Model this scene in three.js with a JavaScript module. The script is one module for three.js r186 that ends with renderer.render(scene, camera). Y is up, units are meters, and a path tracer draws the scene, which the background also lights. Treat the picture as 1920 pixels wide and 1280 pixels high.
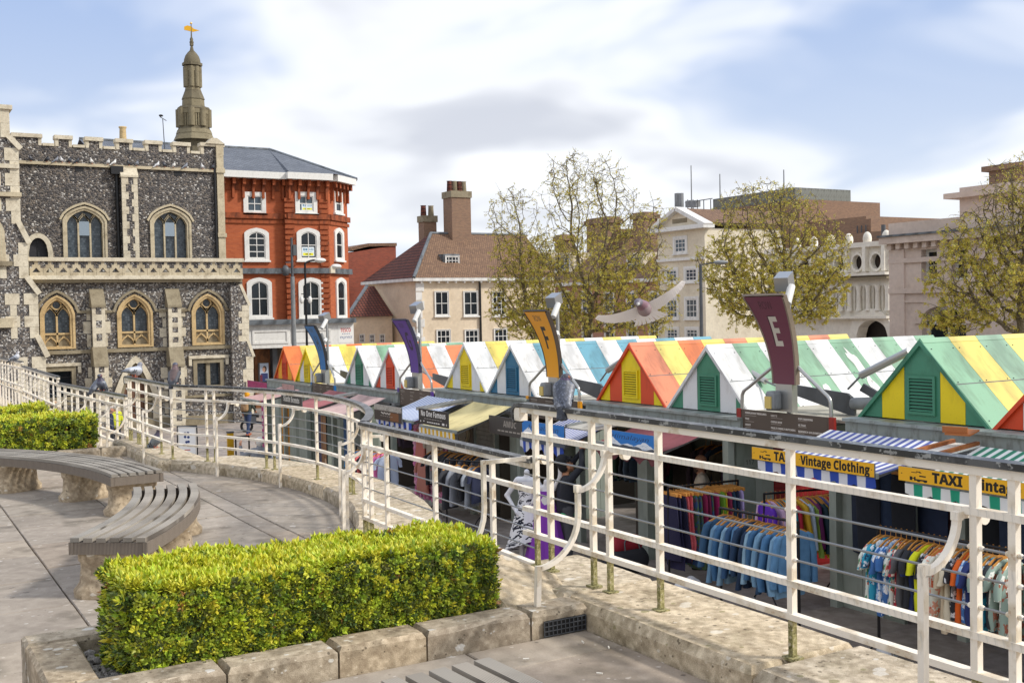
import * as THREE from 'three';
import { mergeGeometries, toCreasedNormals } from 'three/addons/utils/BufferGeometryUtils.js';
import { MarchingCubes } from 'three/addons/objects/MarchingCubes.js';

// ---------------------------------------------------------------- seeded noise
function rng(seed) { let s = seed >>> 0; return () => { s = (s + 0x6D2B79F5) >>> 0; let t = s; t = Math.imul(t ^ (t >>> 15), t | 1); t ^= t + Math.imul(t ^ (t >>> 7), t | 61); return ((t ^ (t >>> 14)) >>> 0) / 4294967296; }; }
const TAB = new Float32Array(65536); { const r = rng(77); for (let i = 0; i < 65536; i++) TAB[i] = r(); }
const hsh = (x, y) => TAB[((x * 73 + y * 311 + ((x * y) & 255) * 17) & 65535)];
const mod = (a, n) => ((a % n) + n) % n;
function vn(x, y, p = 0) {            // value noise, tileable with period p
  let xi = Math.floor(x), yi = Math.floor(y); const fx = x - xi, fy = y - yi;
  const u = fx * fx * (3 - 2 * fx), v = fy * fy * (3 - 2 * fy);
  let x1 = xi + 1, y1 = yi + 1;
  if (p) { xi = mod(xi, p); x1 = mod(x1, p); yi = mod(yi, p); y1 = mod(y1, p); }
  const a = hsh(xi, yi), b = hsh(x1, yi), c = hsh(xi, y1), d = hsh(x1, y1);
  return a + (b - a) * u + (c - a) * v + (a - b - c + d) * u * v;
}
function fbm(x, y, o = 4, p = 0) { let s = 0, a = .5, n = 0; for (let i = 0; i < o; i++) { s += a * vn(x + i * 17.3 * (p ? 0 : 1), y, p); n += a; a *= .5; x *= 2; y *= 2; p *= 2; } return s / n; }
const clamp = (v, a = 0, b = 1) => Math.min(b, Math.max(a, v));
const sst = (a, b, v) => { const t = clamp((v - a) / (b - a)); return t * t * (3 - 2 * t); };
const lerp = (a, b, t) => a + (b - a) * t;

// ---------------------------------------------------------------- camera, sky, sun, exposure
// world: x = east (towards the market), -z = north (along the terrace), y = 0 on the near terrace
const scene = new THREE.Scene();
const EYE = 1.715, F = 2080, ROLL = .02, PITCH = Math.atan(60 / 2080), YAW = 30.25 * Math.PI / 180;
const camera = new THREE.PerspectiveCamera(2 * Math.atan(640 / F) * 180 / Math.PI, 1024 / 682, .05, 3000);
camera.position.set(0, EYE, 0); camera.rotation.order = 'YXZ'; camera.rotation.set(-PITCH, -YAW, -ROLL); camera.updateMatrixWorld(true);
scene.add(camera);
const renderer = new THREE.WebGLRenderer({ antialias: true });
renderer.setSize(1024, 682);
renderer.toneMapping = THREE.LinearToneMapping; renderer.toneMappingExposure = 1.24;
renderer.shadowMap.enabled = true;
const sunDir = new THREE.Vector3(.74, .80, .62).normalize();      // from the south-east, fairly high
const sun = new THREE.DirectionalLight(new THREE.Color(1, .955, .885), 2.55);
sun.position.copy(sunDir).multiplyScalar(120); sun.position.z -= 25; sun.target.position.set(0, 0, -25);
sun.castShadow = true; sun.shadow.radius = 13; sun.shadow.mapSize.set(4096, 4096);
Object.assign(sun.shadow.camera, { left: -70, right: 70, top: 70, bottom: -70, near: 1, far: 320 });
sun.name = 'sun'; scene.add(sun, sun.target); sun.target.name = 'sun_target';
{ // broken spring cloud over a pale blue sky
  const W = 2048, H = 1024, d = new Float32Array(W * H * 4);
  for (let j = 0; j < H; j++) { const th = ((j + .5) / H - .5) * Math.PI, cy = Math.cos(th), y = Math.sin(th);
    for (let i = 0; i < W; i++) { const ph = ((i + .5) / W - .5) * 2 * Math.PI, x = Math.cos(ph) * cy, z = Math.sin(ph) * cy, k = (j * W + i) * 4;
      let r, g, b;
      if (y < -.02) { r = .30; g = .29; b = .28; }
      else {
        const h = Math.max(0, y), el = 1 / (h + .20), px = x * el, pz = z * el;
        const t = Math.pow(1 - h, 4.5);
        r = lerp(.19, .58, t); g = lerp(.32, .68, t); b = lerp(.63, .80, t);
        const wx = fbm(px * 1.3 + 3, pz * 1.3 + 9, 3) - .5, wz = fbm(px * 1.3 + 41, pz * 1.3 + 5, 3) - .5;
        const big = fbm(px * .62 + 37.3 + wx * .5, pz * .62 + 33.9 + wz * .5, 2);
        const c = fbm(px * 1.7 + wx * 1.1 + 31.5, pz * 1.7 + wz * 1.1 + 2.2, 5);
        const m = sst(.38, .58, c * .62 + big * .42), dense = sst(.50, .70, c * .6 + big * .45);
        const sh = fbm(px * 2.3 + 60, pz * 2.3 + 13, 4);
        const lit = lerp(1.0, .55, dense * sst(.36, .62, sh));
        r = lerp(r, .93 * lit - .03 * (1 - lit), m * .94); g = lerp(g, .935 * lit + .008, m * .94); b = lerp(b, .95 * lit + .02 + .12 * (1 - lit), m * .94);
        const hz = Math.pow(1 - h, 6) * .8; r = lerp(r, .75, hz); g = lerp(g, .78, hz); b = lerp(b, .815, hz);
      }
      d[k] = r; d[k + 1] = g; d[k + 2] = b; d[k + 3] = 1; } }
  const t = new THREE.DataTexture(d, W, H, THREE.RGBAFormat, THREE.FloatType);
  t.mapping = THREE.EquirectangularReflectionMapping; t.magFilter = t.minFilter = THREE.LinearFilter; t.wrapS = THREE.RepeatWrapping; t.needsUpdate = true;
  scene.background = t; scene.environment = t;
}

// ---------------------------------------------------------------- survey: picture ray -> point on a real plane
const V = (x, y, z) => new THREE.Vector3(x, y, z);
function ray(px, py) { return V((px - 960) / F, (640 - py) / F, -1).applyQuaternion(camera.quaternion); }
function onY(px, py, y) { const d = ray(px, py), t = (y - EYE) / d.y; return V(d.x * t, y, d.z * t); }
function onE(px, py, E) { const d = ray(px, py), t = E / d.x; return V(E, EYE + d.y * t, d.z * t); }
function onN(px, py, N) { const d = ray(px, py), t = -N / d.z; return V(d.x * t, EYE + d.y * t, -N); }
const streetY = n => -2.005 - .0275 * clamp(n, -60, 75);

// ---------------------------------------------------------------- object helpers
const ord = i => ['first', 'second', 'third', 'fourth', 'fifth', 'sixth', 'seventh', 'eighth', 'ninth', 'tenth', 'eleventh', 'twelfth', 'thirteenth', 'fourteenth', 'fifteenth', 'sixteenth', 'seventeenth', 'eighteenth', 'nineteenth', 'twentieth', 'twenty first', 'twenty second', 'twenty third', 'twenty fourth'][i];
const used = {};
function numbered(n) { used[n] = (used[n] ?? -1) + 1; return used[n] ? n + '_' + String(used[n]).padStart(3, '0') : n; }
function tag(o, label, category, group, kind) { if (label) o.userData.label = label; if (category) o.userData.category = category; if (group) o.userData.group = group; if (kind) o.userData.kind = kind; return o; }
function thing(name, label, category, pos = [0, 0, 0], turn = 0, group) {
  const o = new THREE.Group(); o.name = numbered(name); o.position.set(...pos); o.rotation.y = turn; scene.add(o); o.updateMatrixWorld(true);
  return tag(o, label, category, group);
}
function struct(name, pos = [0, 0, 0]) { const o = new THREE.Group(); o.name = numbered(name); o.position.set(...pos); o.userData.kind = 'structure'; scene.add(o); o.updateMatrixWorld(true); return o; }
function copyOf(o, pos, turn, label, group) { const c = o.clone(); c.userData = { ...o.userData }; c.name = numbered(o.name.replace(/_\d{3}$/, '')); c.position.set(...pos); if (turn !== undefined) c.rotation.y = turn; scene.add(c); if (label) c.userData.label = label; if (group) c.userData.group = group; return c; }

// box-projected uv in metres
function uvBox(g) {
  const p = g.attributes.position, n = g.attributes.normal, uv = new Float32Array(p.count * 2);
  for (let i = 0; i < p.count; i += 3) {
    const k = Math.min(i + 2, p.count - 1); let nx = 0, ny = 0, nz = 0;
    for (let q = i; q <= k; q++) { nx += n.getX(q); ny += n.getY(q); nz += n.getZ(q); }
    nx = Math.abs(nx); ny = Math.abs(ny); nz = Math.abs(nz);
    for (let q = i; q <= k; q++) {
      const x = p.getX(q), y = p.getY(q), z = p.getZ(q);
      if (ny >= nx && ny >= nz) { uv[q * 2] = x; uv[q * 2 + 1] = -z; } else if (nx >= nz) { uv[q * 2] = -z; uv[q * 2 + 1] = y; } else { uv[q * 2] = x; uv[q * 2 + 1] = y; }
    }
  }
  g.setAttribute('uv', new THREE.BufferAttribute(uv, 2)); return g;
}
const clean = g => { g = g.index ? g.toNonIndexed() : g; for (const k of Object.keys(g.attributes)) if (!['position', 'normal', 'uv', 'color'].includes(k)) g.deleteAttribute(k); return g; };
class MB {
  constructor() { this.g = []; this.keepUV = false; }
  add(g) { g = clean(g); if (!g.attributes.normal) g.computeVertexNormals(); if (!g.attributes.uv) g.setAttribute('uv', new THREE.BufferAttribute(new Float32Array(g.attributes.position.count * 2), 2)); this.g.push(g); return this; }
  tris(a) { const g = new THREE.BufferGeometry(); g.setAttribute('position', new THREE.BufferAttribute(new Float32Array(a), 3)); g.computeVertexNormals(); return this.add(g); }
  quad(a, b, c, d) { return this.tris([...a, ...b, ...c, ...a, ...c, ...d]); }
  box(x0, x1, y0, y1, z0, z1) { if (x0 > x1) [x0, x1] = [x1, x0]; if (y0 > y1) [y0, y1] = [y1, y0]; if (z0 > z1) [z0, z1] = [z1, z0]; const g = new THREE.BoxGeometry(x1 - x0, y1 - y0, z1 - z0); g.translate((x0 + x1) / 2, (y0 + y1) / 2, (z0 + z1) / 2); return this.add(g); }
  bx(c, s, rx = 0, ry = 0, rz = 0) { const g = new THREE.BoxGeometry(...s); g.applyMatrix4(new THREE.Matrix4().compose(V(...c), new THREE.Quaternion().setFromEuler(new THREE.Euler(rx, ry, rz, 'YXZ')), V(1, 1, 1))); return this.add(g); }
  bar(a, b, w, h) { a = V(...a); b = V(...b); const L = a.distanceTo(b), g = new THREE.BoxGeometry(w, h, L), m = new THREE.Matrix4().lookAt(a, b, Math.abs(b.y - a.y) > .99 * L ? V(1, 0, 0) : V(0, 1, 0)); m.setPosition(a.clone().add(b).multiplyScalar(.5)); g.applyMatrix4(m); return this.add(g); }
  cyl(a, b, r0, r1 = r0, seg = 10, open = false) { a = V(...a); b = V(...b); const g = new THREE.CylinderGeometry(r1, r0, a.distanceTo(b), seg, 1, open); g.applyQuaternion(new THREE.Quaternion().setFromUnitVectors(V(0, 1, 0), b.clone().sub(a).normalize())); g.translate((a.x + b.x) / 2, (a.y + b.y) / 2, (a.z + b.z) / 2); return this.add(g); }
  tube(pts, r, seg = 8, n = 0) { const c = new THREE.CatmullRomCurve3(pts.map(p => V(...p))); return this.add(new THREE.TubeGeometry(c, n || pts.length * 5, r, seg, false)); }
  sph(c, r, sx = 1, sy = 1, sz = 1, a = 12, b = 8) { const g = new THREE.SphereGeometry(r, a, b); g.scale(sx, sy, sz); g.translate(...c); return this.add(g); }
  lathe(c, prof, seg = 16, rotY = 0) { const g = new THREE.LatheGeometry(prof.map(p => new THREE.Vector2(p[0], p[1])), seg); g.rotateY(rotY); g.translate(...c); return this.add(g); }
  // ring of rectangles swept along a path (mitred); w across, h upwards, section offset up by dy
  sweep(pts, w, h, dy = 0, normalIn) {
    const n = pts.length, L = []; for (let i = 0; i < n; i++) {
      const p = pts[i], a = pts[Math.max(0, i - 1)], b = pts[Math.min(n - 1, i + 1)]; const d = V(b[0] - a[0], b[1] - a[1], b[2] - a[2]).normalize();
      let s = normalIn ? V(...normalIn) : V(-d.z, 0, d.x).normalize(); const up = V().crossVectors(s, d).normalize(); if (!normalIn && up.y < 0) up.negate();
      const q = (u, v) => [p[0] + s.x * u + up.x * (v + dy), p[1] + s.y * u + up.y * (v + dy), p[2] + s.z * u + up.z * (v + dy)];
      L.push([q(-w / 2, -h / 2), q(w / 2, -h / 2), q(w / 2, h / 2), q(-w / 2, h / 2)]); }
    const t = []; const Q = (a, b, c, d) => t.push(...a, ...b, ...c, ...a, ...c, ...d);
    for (let i = 0; i < n - 1; i++) for (let k = 0; k < 4; k++) Q(L[i][k], L[i + 1][k], L[i + 1][(k + 1) % 4], L[i][(k + 1) % 4]);
    Q(L[0][3], L[0][0], L[0][1], L[0][2]); Q(L[n - 1][0], L[n - 1][3], L[n - 1][2], L[n - 1][1]);
    const g = new THREE.BufferGeometry(); g.setAttribute('position', new THREE.BufferAttribute(new Float32Array(t), 3)); g.computeVertexNormals(); return this.add(fixOut(g));
  }
  // plan polygon [x,z] raised from y0 to y1 with a chamfered top edge; jit wears the top corners
  prism(poly, y0, y1, bev = .012, jit = 0, R = Math.random) {
    const n = poly.length; let ar = 0; for (let i = 0; i < n; i++) { const a = poly[i], b = poly[(i + 1) % n]; ar += a[0] * b[1] - b[0] * a[1]; } if (ar > 0) poly = poly.slice().reverse();
    const ins = poly.map((p, i) => { const a = poly[(i + n - 1) % n], b = poly[(i + 1) % n]; const d1 = norm2(p[0] - a[0], p[1] - a[1]), d2 = norm2(b[0] - p[0], b[1] - p[1]); let nx = d1[1] + d2[1], nz = -d1[0] - d2[0]; const l = Math.hypot(nx, nz) || 1; nx /= l; nz /= l; const c = Math.max(.4, d1[1] * nx - d1[0] * nz); return [p[0] + nx * bev / c, p[1] + nz * bev / c]; });
    const t = [], b3 = poly.map(p => [p[0], y0, p[1]]), m3 = poly.map(p => [p[0], y1 - bev * (.8 + jit * R()), p[1]]), t3 = ins.map(p => [p[0], y1, p[1]]);
    const Q = (a, b, c, d) => t.push(...a, ...b, ...c, ...a, ...c, ...d);
    for (let i = 0; i < n; i++) { const j = (i + 1) % n; Q(b3[i], b3[j], m3[j], m3[i]); Q(m3[i], m3[j], t3[j], t3[i]); }
    const tri = THREE.ShapeUtils.triangulateShape(ins.map(p => new THREE.Vector2(p[0], p[1])), []);
    for (const f of tri) { const [a, b, c] = f.map(k => t3[k]); const s = (b[0] - a[0]) * (c[2] - a[2]) - (b[2] - a[2]) * (c[0] - a[0]); if (s < 0) t.push(...a, ...b, ...c); else t.push(...a, ...c, ...b); }
    return this.tris(t);
  }
  // vertical shape [x,y] (with holes) between z0 and z1
  ext(pts, z0, z1, holes = [], bev = 0) {
    const s = pts instanceof THREE.Shape ? pts : new THREE.Shape(pts.map(p => new THREE.Vector2(p[0], p[1])));
    for (const h of holes) s.holes.push(new THREE.Path(h.map(p => new THREE.Vector2(p[0], p[1]))));
    const g = new THREE.ExtrudeGeometry(s, { depth: Math.abs(z1 - z0) - 2 * bev, bevelEnabled: bev > 0, bevelSize: bev, bevelThickness: bev, bevelOffset: -bev, bevelSegments: 1, curveSegments: 8 }); g.translate(0, 0, Math.min(z0, z1) + bev); return this.add(g);
  }
  // the same shape in the y-z plane (profile [z,y]) between x0 and x1
  extX(pts, x0, x1, bev = 0) { const m = new MB(); m.ext(pts.map(p => [-p[0], p[1]]), 0, Math.abs(x1 - x0), [], bev); const g = m.g[0]; g.rotateY(Math.PI / 2); g.translate(Math.min(x0, x1), 0, 0); return this.add(g); }
  merged() { let gs = this.g; const col = gs.some(g => g.attributes.color); gs = gs.map(g => { if (col && !g.attributes.color) g.setAttribute('color', new THREE.BufferAttribute(new Float32Array(g.attributes.position.count * 3).fill(1), 3)); return g; }); const g = gs.length > 1 ? mergeGeometries(gs, false) : gs[0]; return this.keepUV ? g : uvBox(g); }
  build(name, mat, parent, local) {
    const g = this.merged(); const m = new THREE.Mesh(g, mat); m.name = name; m.castShadow = m.receiveShadow = true;
    if (parent) { if (!local) { parent.updateMatrixWorld(true); g.applyMatrix4(parent.matrixWorld.clone().invert()); } parent.add(m); } else { scene.add(m); m.name = numbered(name); }
    return m;
  }
}
const norm2 = (x, y) => { const l = Math.hypot(x, y) || 1; return [x / l, y / l]; };
function fixOut(g) { // make a closed strip face outwards
  const p = g.attributes.position; let v = 0; const a = V(), b = V(), c = V(); for (let i = 0; i < p.count; i += 3) { a.fromBufferAttribute(p, i); b.fromBufferAttribute(p, i + 1); c.fromBufferAttribute(p, i + 2); v += a.dot(b.cross(c)); }
  if (v < 0) { const q = p.array; for (let i = 0; i < q.length; i += 9) for (let k = 0; k < 3; k++) { const t = q[i + 3 + k]; q[i + 3 + k] = q[i + 6 + k]; q[i + 6 + k] = t; } g.computeVertexNormals(); } return g;
}
// ---------------------------------------------------------------- procedural materials
const hex = h => [(h >> 16) & 255, (h >> 8) & 255, h & 255];
function tex(size, fn, { rep = 1, srgb = true } = {}) {
  const d = new Uint8Array(size * size * 4);
  for (let y = 0; y < size; y++) for (let x = 0; x < size; x++) { const c = fn(x / size, y / size, x, y), k = (y * size + x) * 4; d[k] = clamp(c[0], 0, 255); d[k + 1] = clamp(c[1], 0, 255); d[k + 2] = clamp(c[2], 0, 255); d[k + 3] = 255; }
  const t = new THREE.DataTexture(d, size, size, THREE.RGBAFormat); t.wrapS = t.wrapT = THREE.RepeatWrapping; t.magFilter = THREE.LinearFilter; t.minFilter = THREE.LinearMipmapLinearFilter; t.generateMipmaps = true; t.repeat.set(rep, rep); if (srgb) t.colorSpace = THREE.SRGBColorSpace; t.needsUpdate = true; return t;
}
const mix3 = (a, b, t) => [lerp(a[0], b[0], t), lerp(a[1], b[1], t), lerp(a[2], b[2], t)];
// weathered mineral surface: two tones, fine grain, stains and light/dark specks. m = metres per tile
function stone(c1, c2, { m = 1.5, grain = 16, seed = 0, specks = [], size = 512, bump = .004, rough = .9, stain = .35, stainC = 0x4a4438 } = {}) {
  c1 = hex(c1); c2 = hex(c2); stainC = hex(stainC); const R = rng(seed + 5), sp = [];
  const sm = new Map(); for (const s of specks) for (let i = 0; i < s.n; i++) { const q = { x: R(), y: R(), r: s.r * (.35 + R() * R() * 1.6), c: hex(s.c), k: R() * 6, a: s.a ?? 1, e: .5 + R() * .5 }; sp.push(q); }
  const cell = 32; for (const q of sp) { const x0 = Math.floor((q.x - q.r * 1.3) * cell), x1 = Math.floor((q.x + q.r * 1.3) * cell), y0 = Math.floor((q.y - q.r * 1.3) * cell), y1 = Math.floor((q.y + q.r * 1.3) * cell); for (let a = x0; a <= x1; a++) for (let b = y0; b <= y1; b++) { const k = mod(a, cell) * 64 + mod(b, cell); if (!sm.has(k)) sm.set(k, []); sm.get(k).push(q); } }
  const H = new Float32Array(size * size);
  const map = tex(size, (u, v, x, y) => {
    const n1 = fbm(u * 4 + 0, v * 4, 4, 4 * 1), n2 = fbm(u * 9 + 3 * seed, v * 9, 4, 9), g = TAB[(x * 131 + y * 7919 + seed * 31) & 65535], f = fbm(u * 40, v * 40, 2, 40);
    let c = mix3(c1, c2, clamp((n1 - .3) * 1.6)); c = mix3(c, stainC, sst(.52, .78, n2) * stain); const gg = (g - .5) * grain + (f - .5) * grain * 2.2; c = [c[0] + gg, c[1] + gg, c[2] + gg * .95]; let h = .5 + (f - .5) * .5 + (g - .5) * .25 + (n2 - .5) * .4;
    const L = sm.get(Math.floor(u * cell) * 64 + Math.floor(v * cell)); if (L) for (const q of L) { let dx = u - q.x, dy = v - q.y; dx -= Math.round(dx); dy -= Math.round(dy); const w = q.r * (.75 + .5 * vn(u * 90 + q.k * 9, v * 90)); if (Math.hypot(dx, dy / q.e) < w) { c = mix3(c, q.c, q.a * (.75 + .25 * g)); h += .1; } }
    H[y * size + x] = h; return c;
  }, { rep: 1 / m });
  const bt = size <= 256 ? null : tex(size, (u, v, x, y) => { const h = H[y * size + x] * 200; return [h, h, h]; }, { rep: 1 / m, srgb: false });
  return new THREE.MeshStandardMaterial(bt ? { map, bumpMap: bt, bumpScale: bump, roughness: rough } : { map, roughness: rough });
}
const tints = (mat, list) => list.map(c => { const k = mat.clone(); k.color.setRGB(...c); return k; });
const mat = (c, rough = .7, o = {}) => new THREE.MeshStandardMaterial({ color: c, roughness: rough, ...o });
const grainBump = tex(256, (u, v, x, y) => { const h = 90 + fbm(u * 24, v * 24, 4, 24) * 100 + TAB[(x * 71 + y * 331) & 65535] * 30; return [h, h, h]; }, { rep: 2, srgb: false });
// painted surface: flat colour with faint weather marks
const paintCache = {};
function paint(c, rough = .55, wear = .12, m = 1.2) { const key = c + '_' + rough + '_' + wear + '_' + m; if (paintCache[key]) return paintCache[key]; const k = mat(c, rough); k.map = wearMap(wear, m); return paintCache[key] = k; }
const wearCache = {};
function wearMap(wear, m) { wear = wear < .11 ? .07 : wear < .2 ? .14 : .26; m = 1.6; const key = wear + '_' + m; if (wearCache[key]) return wearCache[key]; return wearCache[key] = tex(256, (u, v, x, y) => { const a = fbm(u * 6, v * 3, 5, 3), b = fbm(u * 30, v * 12, 3, 6), g = TAB[(x * 37 + y * 613) & 65535]; let k = 255 * (1 - wear * sst(.45, .8, a) * 1.2 - wear * .5 * sst(.55, .8, b)) - g * 6; const spot = g > .9985 ? 40 : 0; return [k - spot, k - spot * 1.1 - wear * 12 * sst(.5, .8, b), k - spot * 1.3 - wear * 30 * sst(.5, .8, b)]; }, { rep: 1 / m }); }

const M = {};
M.paving = stone(0xa59a8c, 0x93897c, { m: 2.6, seed: 1, grain: 12, specks: [{ n: 260, r: .0035, c: 0xcfcac2, a: .75 }, { n: 40, r: .007, c: 0xd8d4cc, a: .7 }, { n: 120, r: .004, c: 0x4d453e, a: .6 }], stain: .38, bump: .003, rough: .82 });
M.pavings = tints(M.paving, [[1, 1, 1], [.9, .89, .89], [1.06, 1.03, .99], [.97, .92, .88], [1.03, 1.03, 1.04]]);
M.coping = stone(0xc2b39a, 0xac9e86, { m: 1.3, seed: 2, grain: 34, specks: [{ n: 420, r: .005, c: 0xd2c8b4, a: .7 }, { n: 260, r: .005, c: 0x4f4636, a: .7 }, { n: 26, r: .022, c: 0xd9d5cb, a: .75 }, { n: 30, r: .012, c: 0x6c6a3c, a: .5 }], stain: .3, stainC: 0x6c6248, bump: .007 });
M.copings = tints(M.coping, [[1, 1, 1], [.93, .93, .95], [1.05, 1.02, .97]]);
M.kerb = stone(0xb0a18a, 0x9b8d78, { m: 1.1, seed: 3, grain: 30, specks: [{ n: 320, r: .004, c: 0x4a4234, a: .7 }, { n: 46, r: .016, c: 0xd6d4cc, a: .85 }, { n: 250, r: .004, c: 0xcfc5b0, a: .6 }], stain: .25, bump: .006 });
M.kerbs = tints(M.kerb, [[1, 1, 1], [.9, .9, .92], [1.04, 1.0, .94]]);
M.benchstone = M.kerbs[0].clone(); M.benchstone.color.setRGB(1.0, .95, .88);
M.street = stone(0x9a9088, 0x857c75, { m: 4, seed: 6, grain: 14, specks: [{ n: 120, r: .004, c: 0xa9a49e, a: .6 }], stain: .35, bump: .004 });
M.streets = tints(M.street, [[1, 1, 1], [1.09, 1.06, 1.02], [.92, .92, .94]]);
M.soil = stone(0x4a4038, 0x2f2822, { m: .5, seed: 7, grain: 50, size: 256 });
M.gravel = stone(0x8f8a84, 0x6a6560, { m: .3, seed: 8, grain: 40, size: 256 });
// weathered teak: grain runs along v
function wood(c1, c2, seed, along = 1.4, across = .12) {
  c1 = hex(c1); c2 = hex(c2); const f = (u, v) => { const w = fbm(u * 5, v * 2, 3, 1) * .8; const a = fbm((u + w * .02) * 26, v * 2, 4, 2), b = fbm(u * 70, v * 5, 2, 5); return [a, b, fbm(u * 6, v * 2, 3, 2)]; };
  const map = tex(256, (u, v, x, y) => { const [a, b, k] = f(u, v); let c = mix3(c1, c2, sst(.3, .7, a)); c = mix3(c, [40, 34, 30], sst(.58, .75, b) * .55); c = mix3(c, [176, 164, 148], sst(.55, .8, k) * .3); return c; });
  const bump = tex(256, (u, v) => { const [a, b] = f(u, v); const h = 120 + a * 90 - sst(.58, .75, b) * 90; return [h, h, h]; }, { srgb: false });
  map.repeat.set(1 / across, 1 / along); bump.repeat.set(1 / across, 1 / along);
  return new THREE.MeshStandardMaterial({ map, bumpMap: bump, bumpScale: .003, roughness: .85 });
}
M.slat = wood(0x8e877c, 0xaca69b, 3); M.slats = tints(M.slat, [[1, 1, 1], [.88, .86, .84], [1.08, 1.06, 1.04], [.95, .96, .97]]);
M.slatDark = M.slat.clone(); M.slatDark.color.setRGB(.70, .63, .58);
M.door = M.slat.clone(); M.door.color.setRGB(.62, .36, .26);
M.timber = mat(0xb06a38, .7); M.timber.map = wearMap(.3, .6);
// railing paint: cream, chalky, with rust blooms
{ const t = tex(512, (u, v, x, y) => { const a = fbm(u * 7, v * 7, 4, 7), b = fbm(u * 26, v * 26, 3, 26), g = TAB[(x * 91 + y * 57) & 65535]; let c = [241, 231, 214]; c = mix3(c, [204, 188, 160], sst(.48, .72, a) * .75); c = mix3(c, [150, 112, 78], sst(.70, .8, fbm(u * 48, v * 48, 3, 48)) * sst(.5, .7, a) * .35); c = mix3(c, [176, 140, 104], sst(.64, .8, b) * sst(.5, .75, a) * .45); c = mix3(c, [168, 166, 158], sst(.6, .8, fbm(u * 60, v * 9, 3, 3)) * .35); return [c[0] + g * 8 - 4, c[1] + g * 8 - 4, c[2] + g * 8 - 4]; }, { rep: 1 / .7 });
  M.rail = new THREE.MeshStandardMaterial({ map: t, roughness: .55, bumpMap: grainBump, bumpScale: .0012 }); }
// the capping: black, its top scuffed and streaked with droppings
{ const t = tex(512, (u, v, x, y) => { const a = fbm(u * 8, v * 8, 4, 8), b = fbm(u * 40, v * 40, 3, 40), g = TAB[(x * 51 + y * 757) & 65535]; let c = [46, 47, 48]; c = mix3(c, [128, 130, 128], sst(.46, .7, a) * .55); c = mix3(c, [205, 205, 198], sst(.66, .76, b) * .6); return [c[0] + g * 14 - 7, c[1] + g * 14 - 7, c[2] + g * 14 - 7]; }, { rep: 1 / .8 });
  M.cap = new THREE.MeshStandardMaterial({ map: t, roughness: .34 }); }
M.moss = stone(0xa0986a, 0x6e6a38, { m: .25, seed: 12, grain: 40, size: 256, specks: [{ n: 90, r: .03, c: 0xb9ad95, a: .8 }], bump: .004 });
M.wire = mat(0x8f9090, .35, { metalness: .7 });
M.steel = mat(0xb9b9b6, .32, { metalness: .75, bumpMap: grainBump, bumpScale: .0006 });
M.grey = paint(0x8a8d8e, .5, .15); M.darkGrey = paint(0x55585c, .5, .15); M.black = mat(0x141416, .5); M.blackMetal = mat(0x1b1c1f, .4, { metalness: .3 });
M.white = paint(0xe8e6e0, .5, .08); M.glassDark = mat(0x1b2329, .08, { metalness: 0 }); M.glassDark.envMapIntensity = 1;
M.glassSky = mat(0x46545e, .06);
M.fascia = paint(0x99a19c, .5, .22); M.sage = paint(0xa7b0a5, .6, .1); M.sageDark = paint(0x8a9488, .6, .1);
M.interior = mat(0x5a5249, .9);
// flint: rounded nodules of very different tone in pale mortar
function flint(seed, m, n, dark, white, mortarC, squared) {
  const size = 512, pts = [], R = rng(seed), N = n, J = squared ? .3 : .9; for (let j = 0; j < N; j++) for (let i = 0; i < N; i++) { const w = R(), k = R(); pts.push({ x: (i + .5 + (R() - .5) * J + (squared && j % 2 ? .5 : 0)) / N, y: (j + .5 + (R() - .5) * J * (squared ? .4 : 1)) / N, c: w < white ? mix3([146, 142, 137], [210, 206, 198], k) : w < white + dark ? mix3([50, 48, 50], [92, 88, 87], k) : mix3([92, 86, 82], [138, 126, 112], k), s: .8 + R() * .4 }); }
  const mort = hex(mortarC), H = new Float32Array(size * size);
  const map = tex(size, (u, v, x, y) => { const wu = u + (fbm(u * 20, v * 20, 2, 20) - .5) * .02, wv = v + (fbm(u * 20 + 5, v * 20, 2, 20) - .5) * .02; const ci = Math.floor(wu * N), cj = Math.floor(wv * N); let d1 = 9, d2 = 9, q = null; for (let b = -1; b <= 1; b++) for (let a = -2; a <= 2; a++) { const p = pts[mod(cj + b, N) * N + mod(ci + a, N)]; let dx = wu - p.x, dy = wv - p.y; dx -= Math.round(dx); dy -= Math.round(dy); const d = (squared ? Math.max(Math.abs(dx) * .95, Math.abs(dy)) : Math.hypot(dx, dy * 1.25)) * N / p.s; if (d < d1) { d2 = d1; d1 = d; q = p; } else if (d < d2) d2 = d; }
    const e = d2 - d1, g = TAB[(x * 17 + y * 931) & 65535]; const inside = sst(.03, .16, e) * sst(.72, .5, d1); H[y * size + x] = inside * (1 - d1 * .5); let c = mix3(mort, q.c, inside); const k = (g - .5) * 16; return [c[0] + k, c[1] + k, c[2] + k]; }, { rep: 1 / m });
  const bt = tex(size, (u, v, x, y) => { const h = H[y * size + x] * 220; return [h, h, h]; }, { rep: 1 / m, srgb: false });
  return new THREE.MeshStandardMaterial({ map, bumpMap: bt, bumpScale: .05, roughness: .7 });
}
M.flintDark = flint(3, 3.8, 44, .50, .13, 0x746d66, false);
M.flintLight = flint(8, 3.2, 46, .26, .28, 0x9d9790, true);
M.lime = stone(0xe2dccd, 0xcfc7b6, { m: 2, seed: 15, grain: 14, specks: [{ n: 80, r: .01, c: 0x8b7b62, a: .4 }], stain: .3, stainC: 0x8a8070, size: 256 });
const tintHex = (b, h) => { const k = b.clone(); k.color.set(h); return k; };
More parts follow.
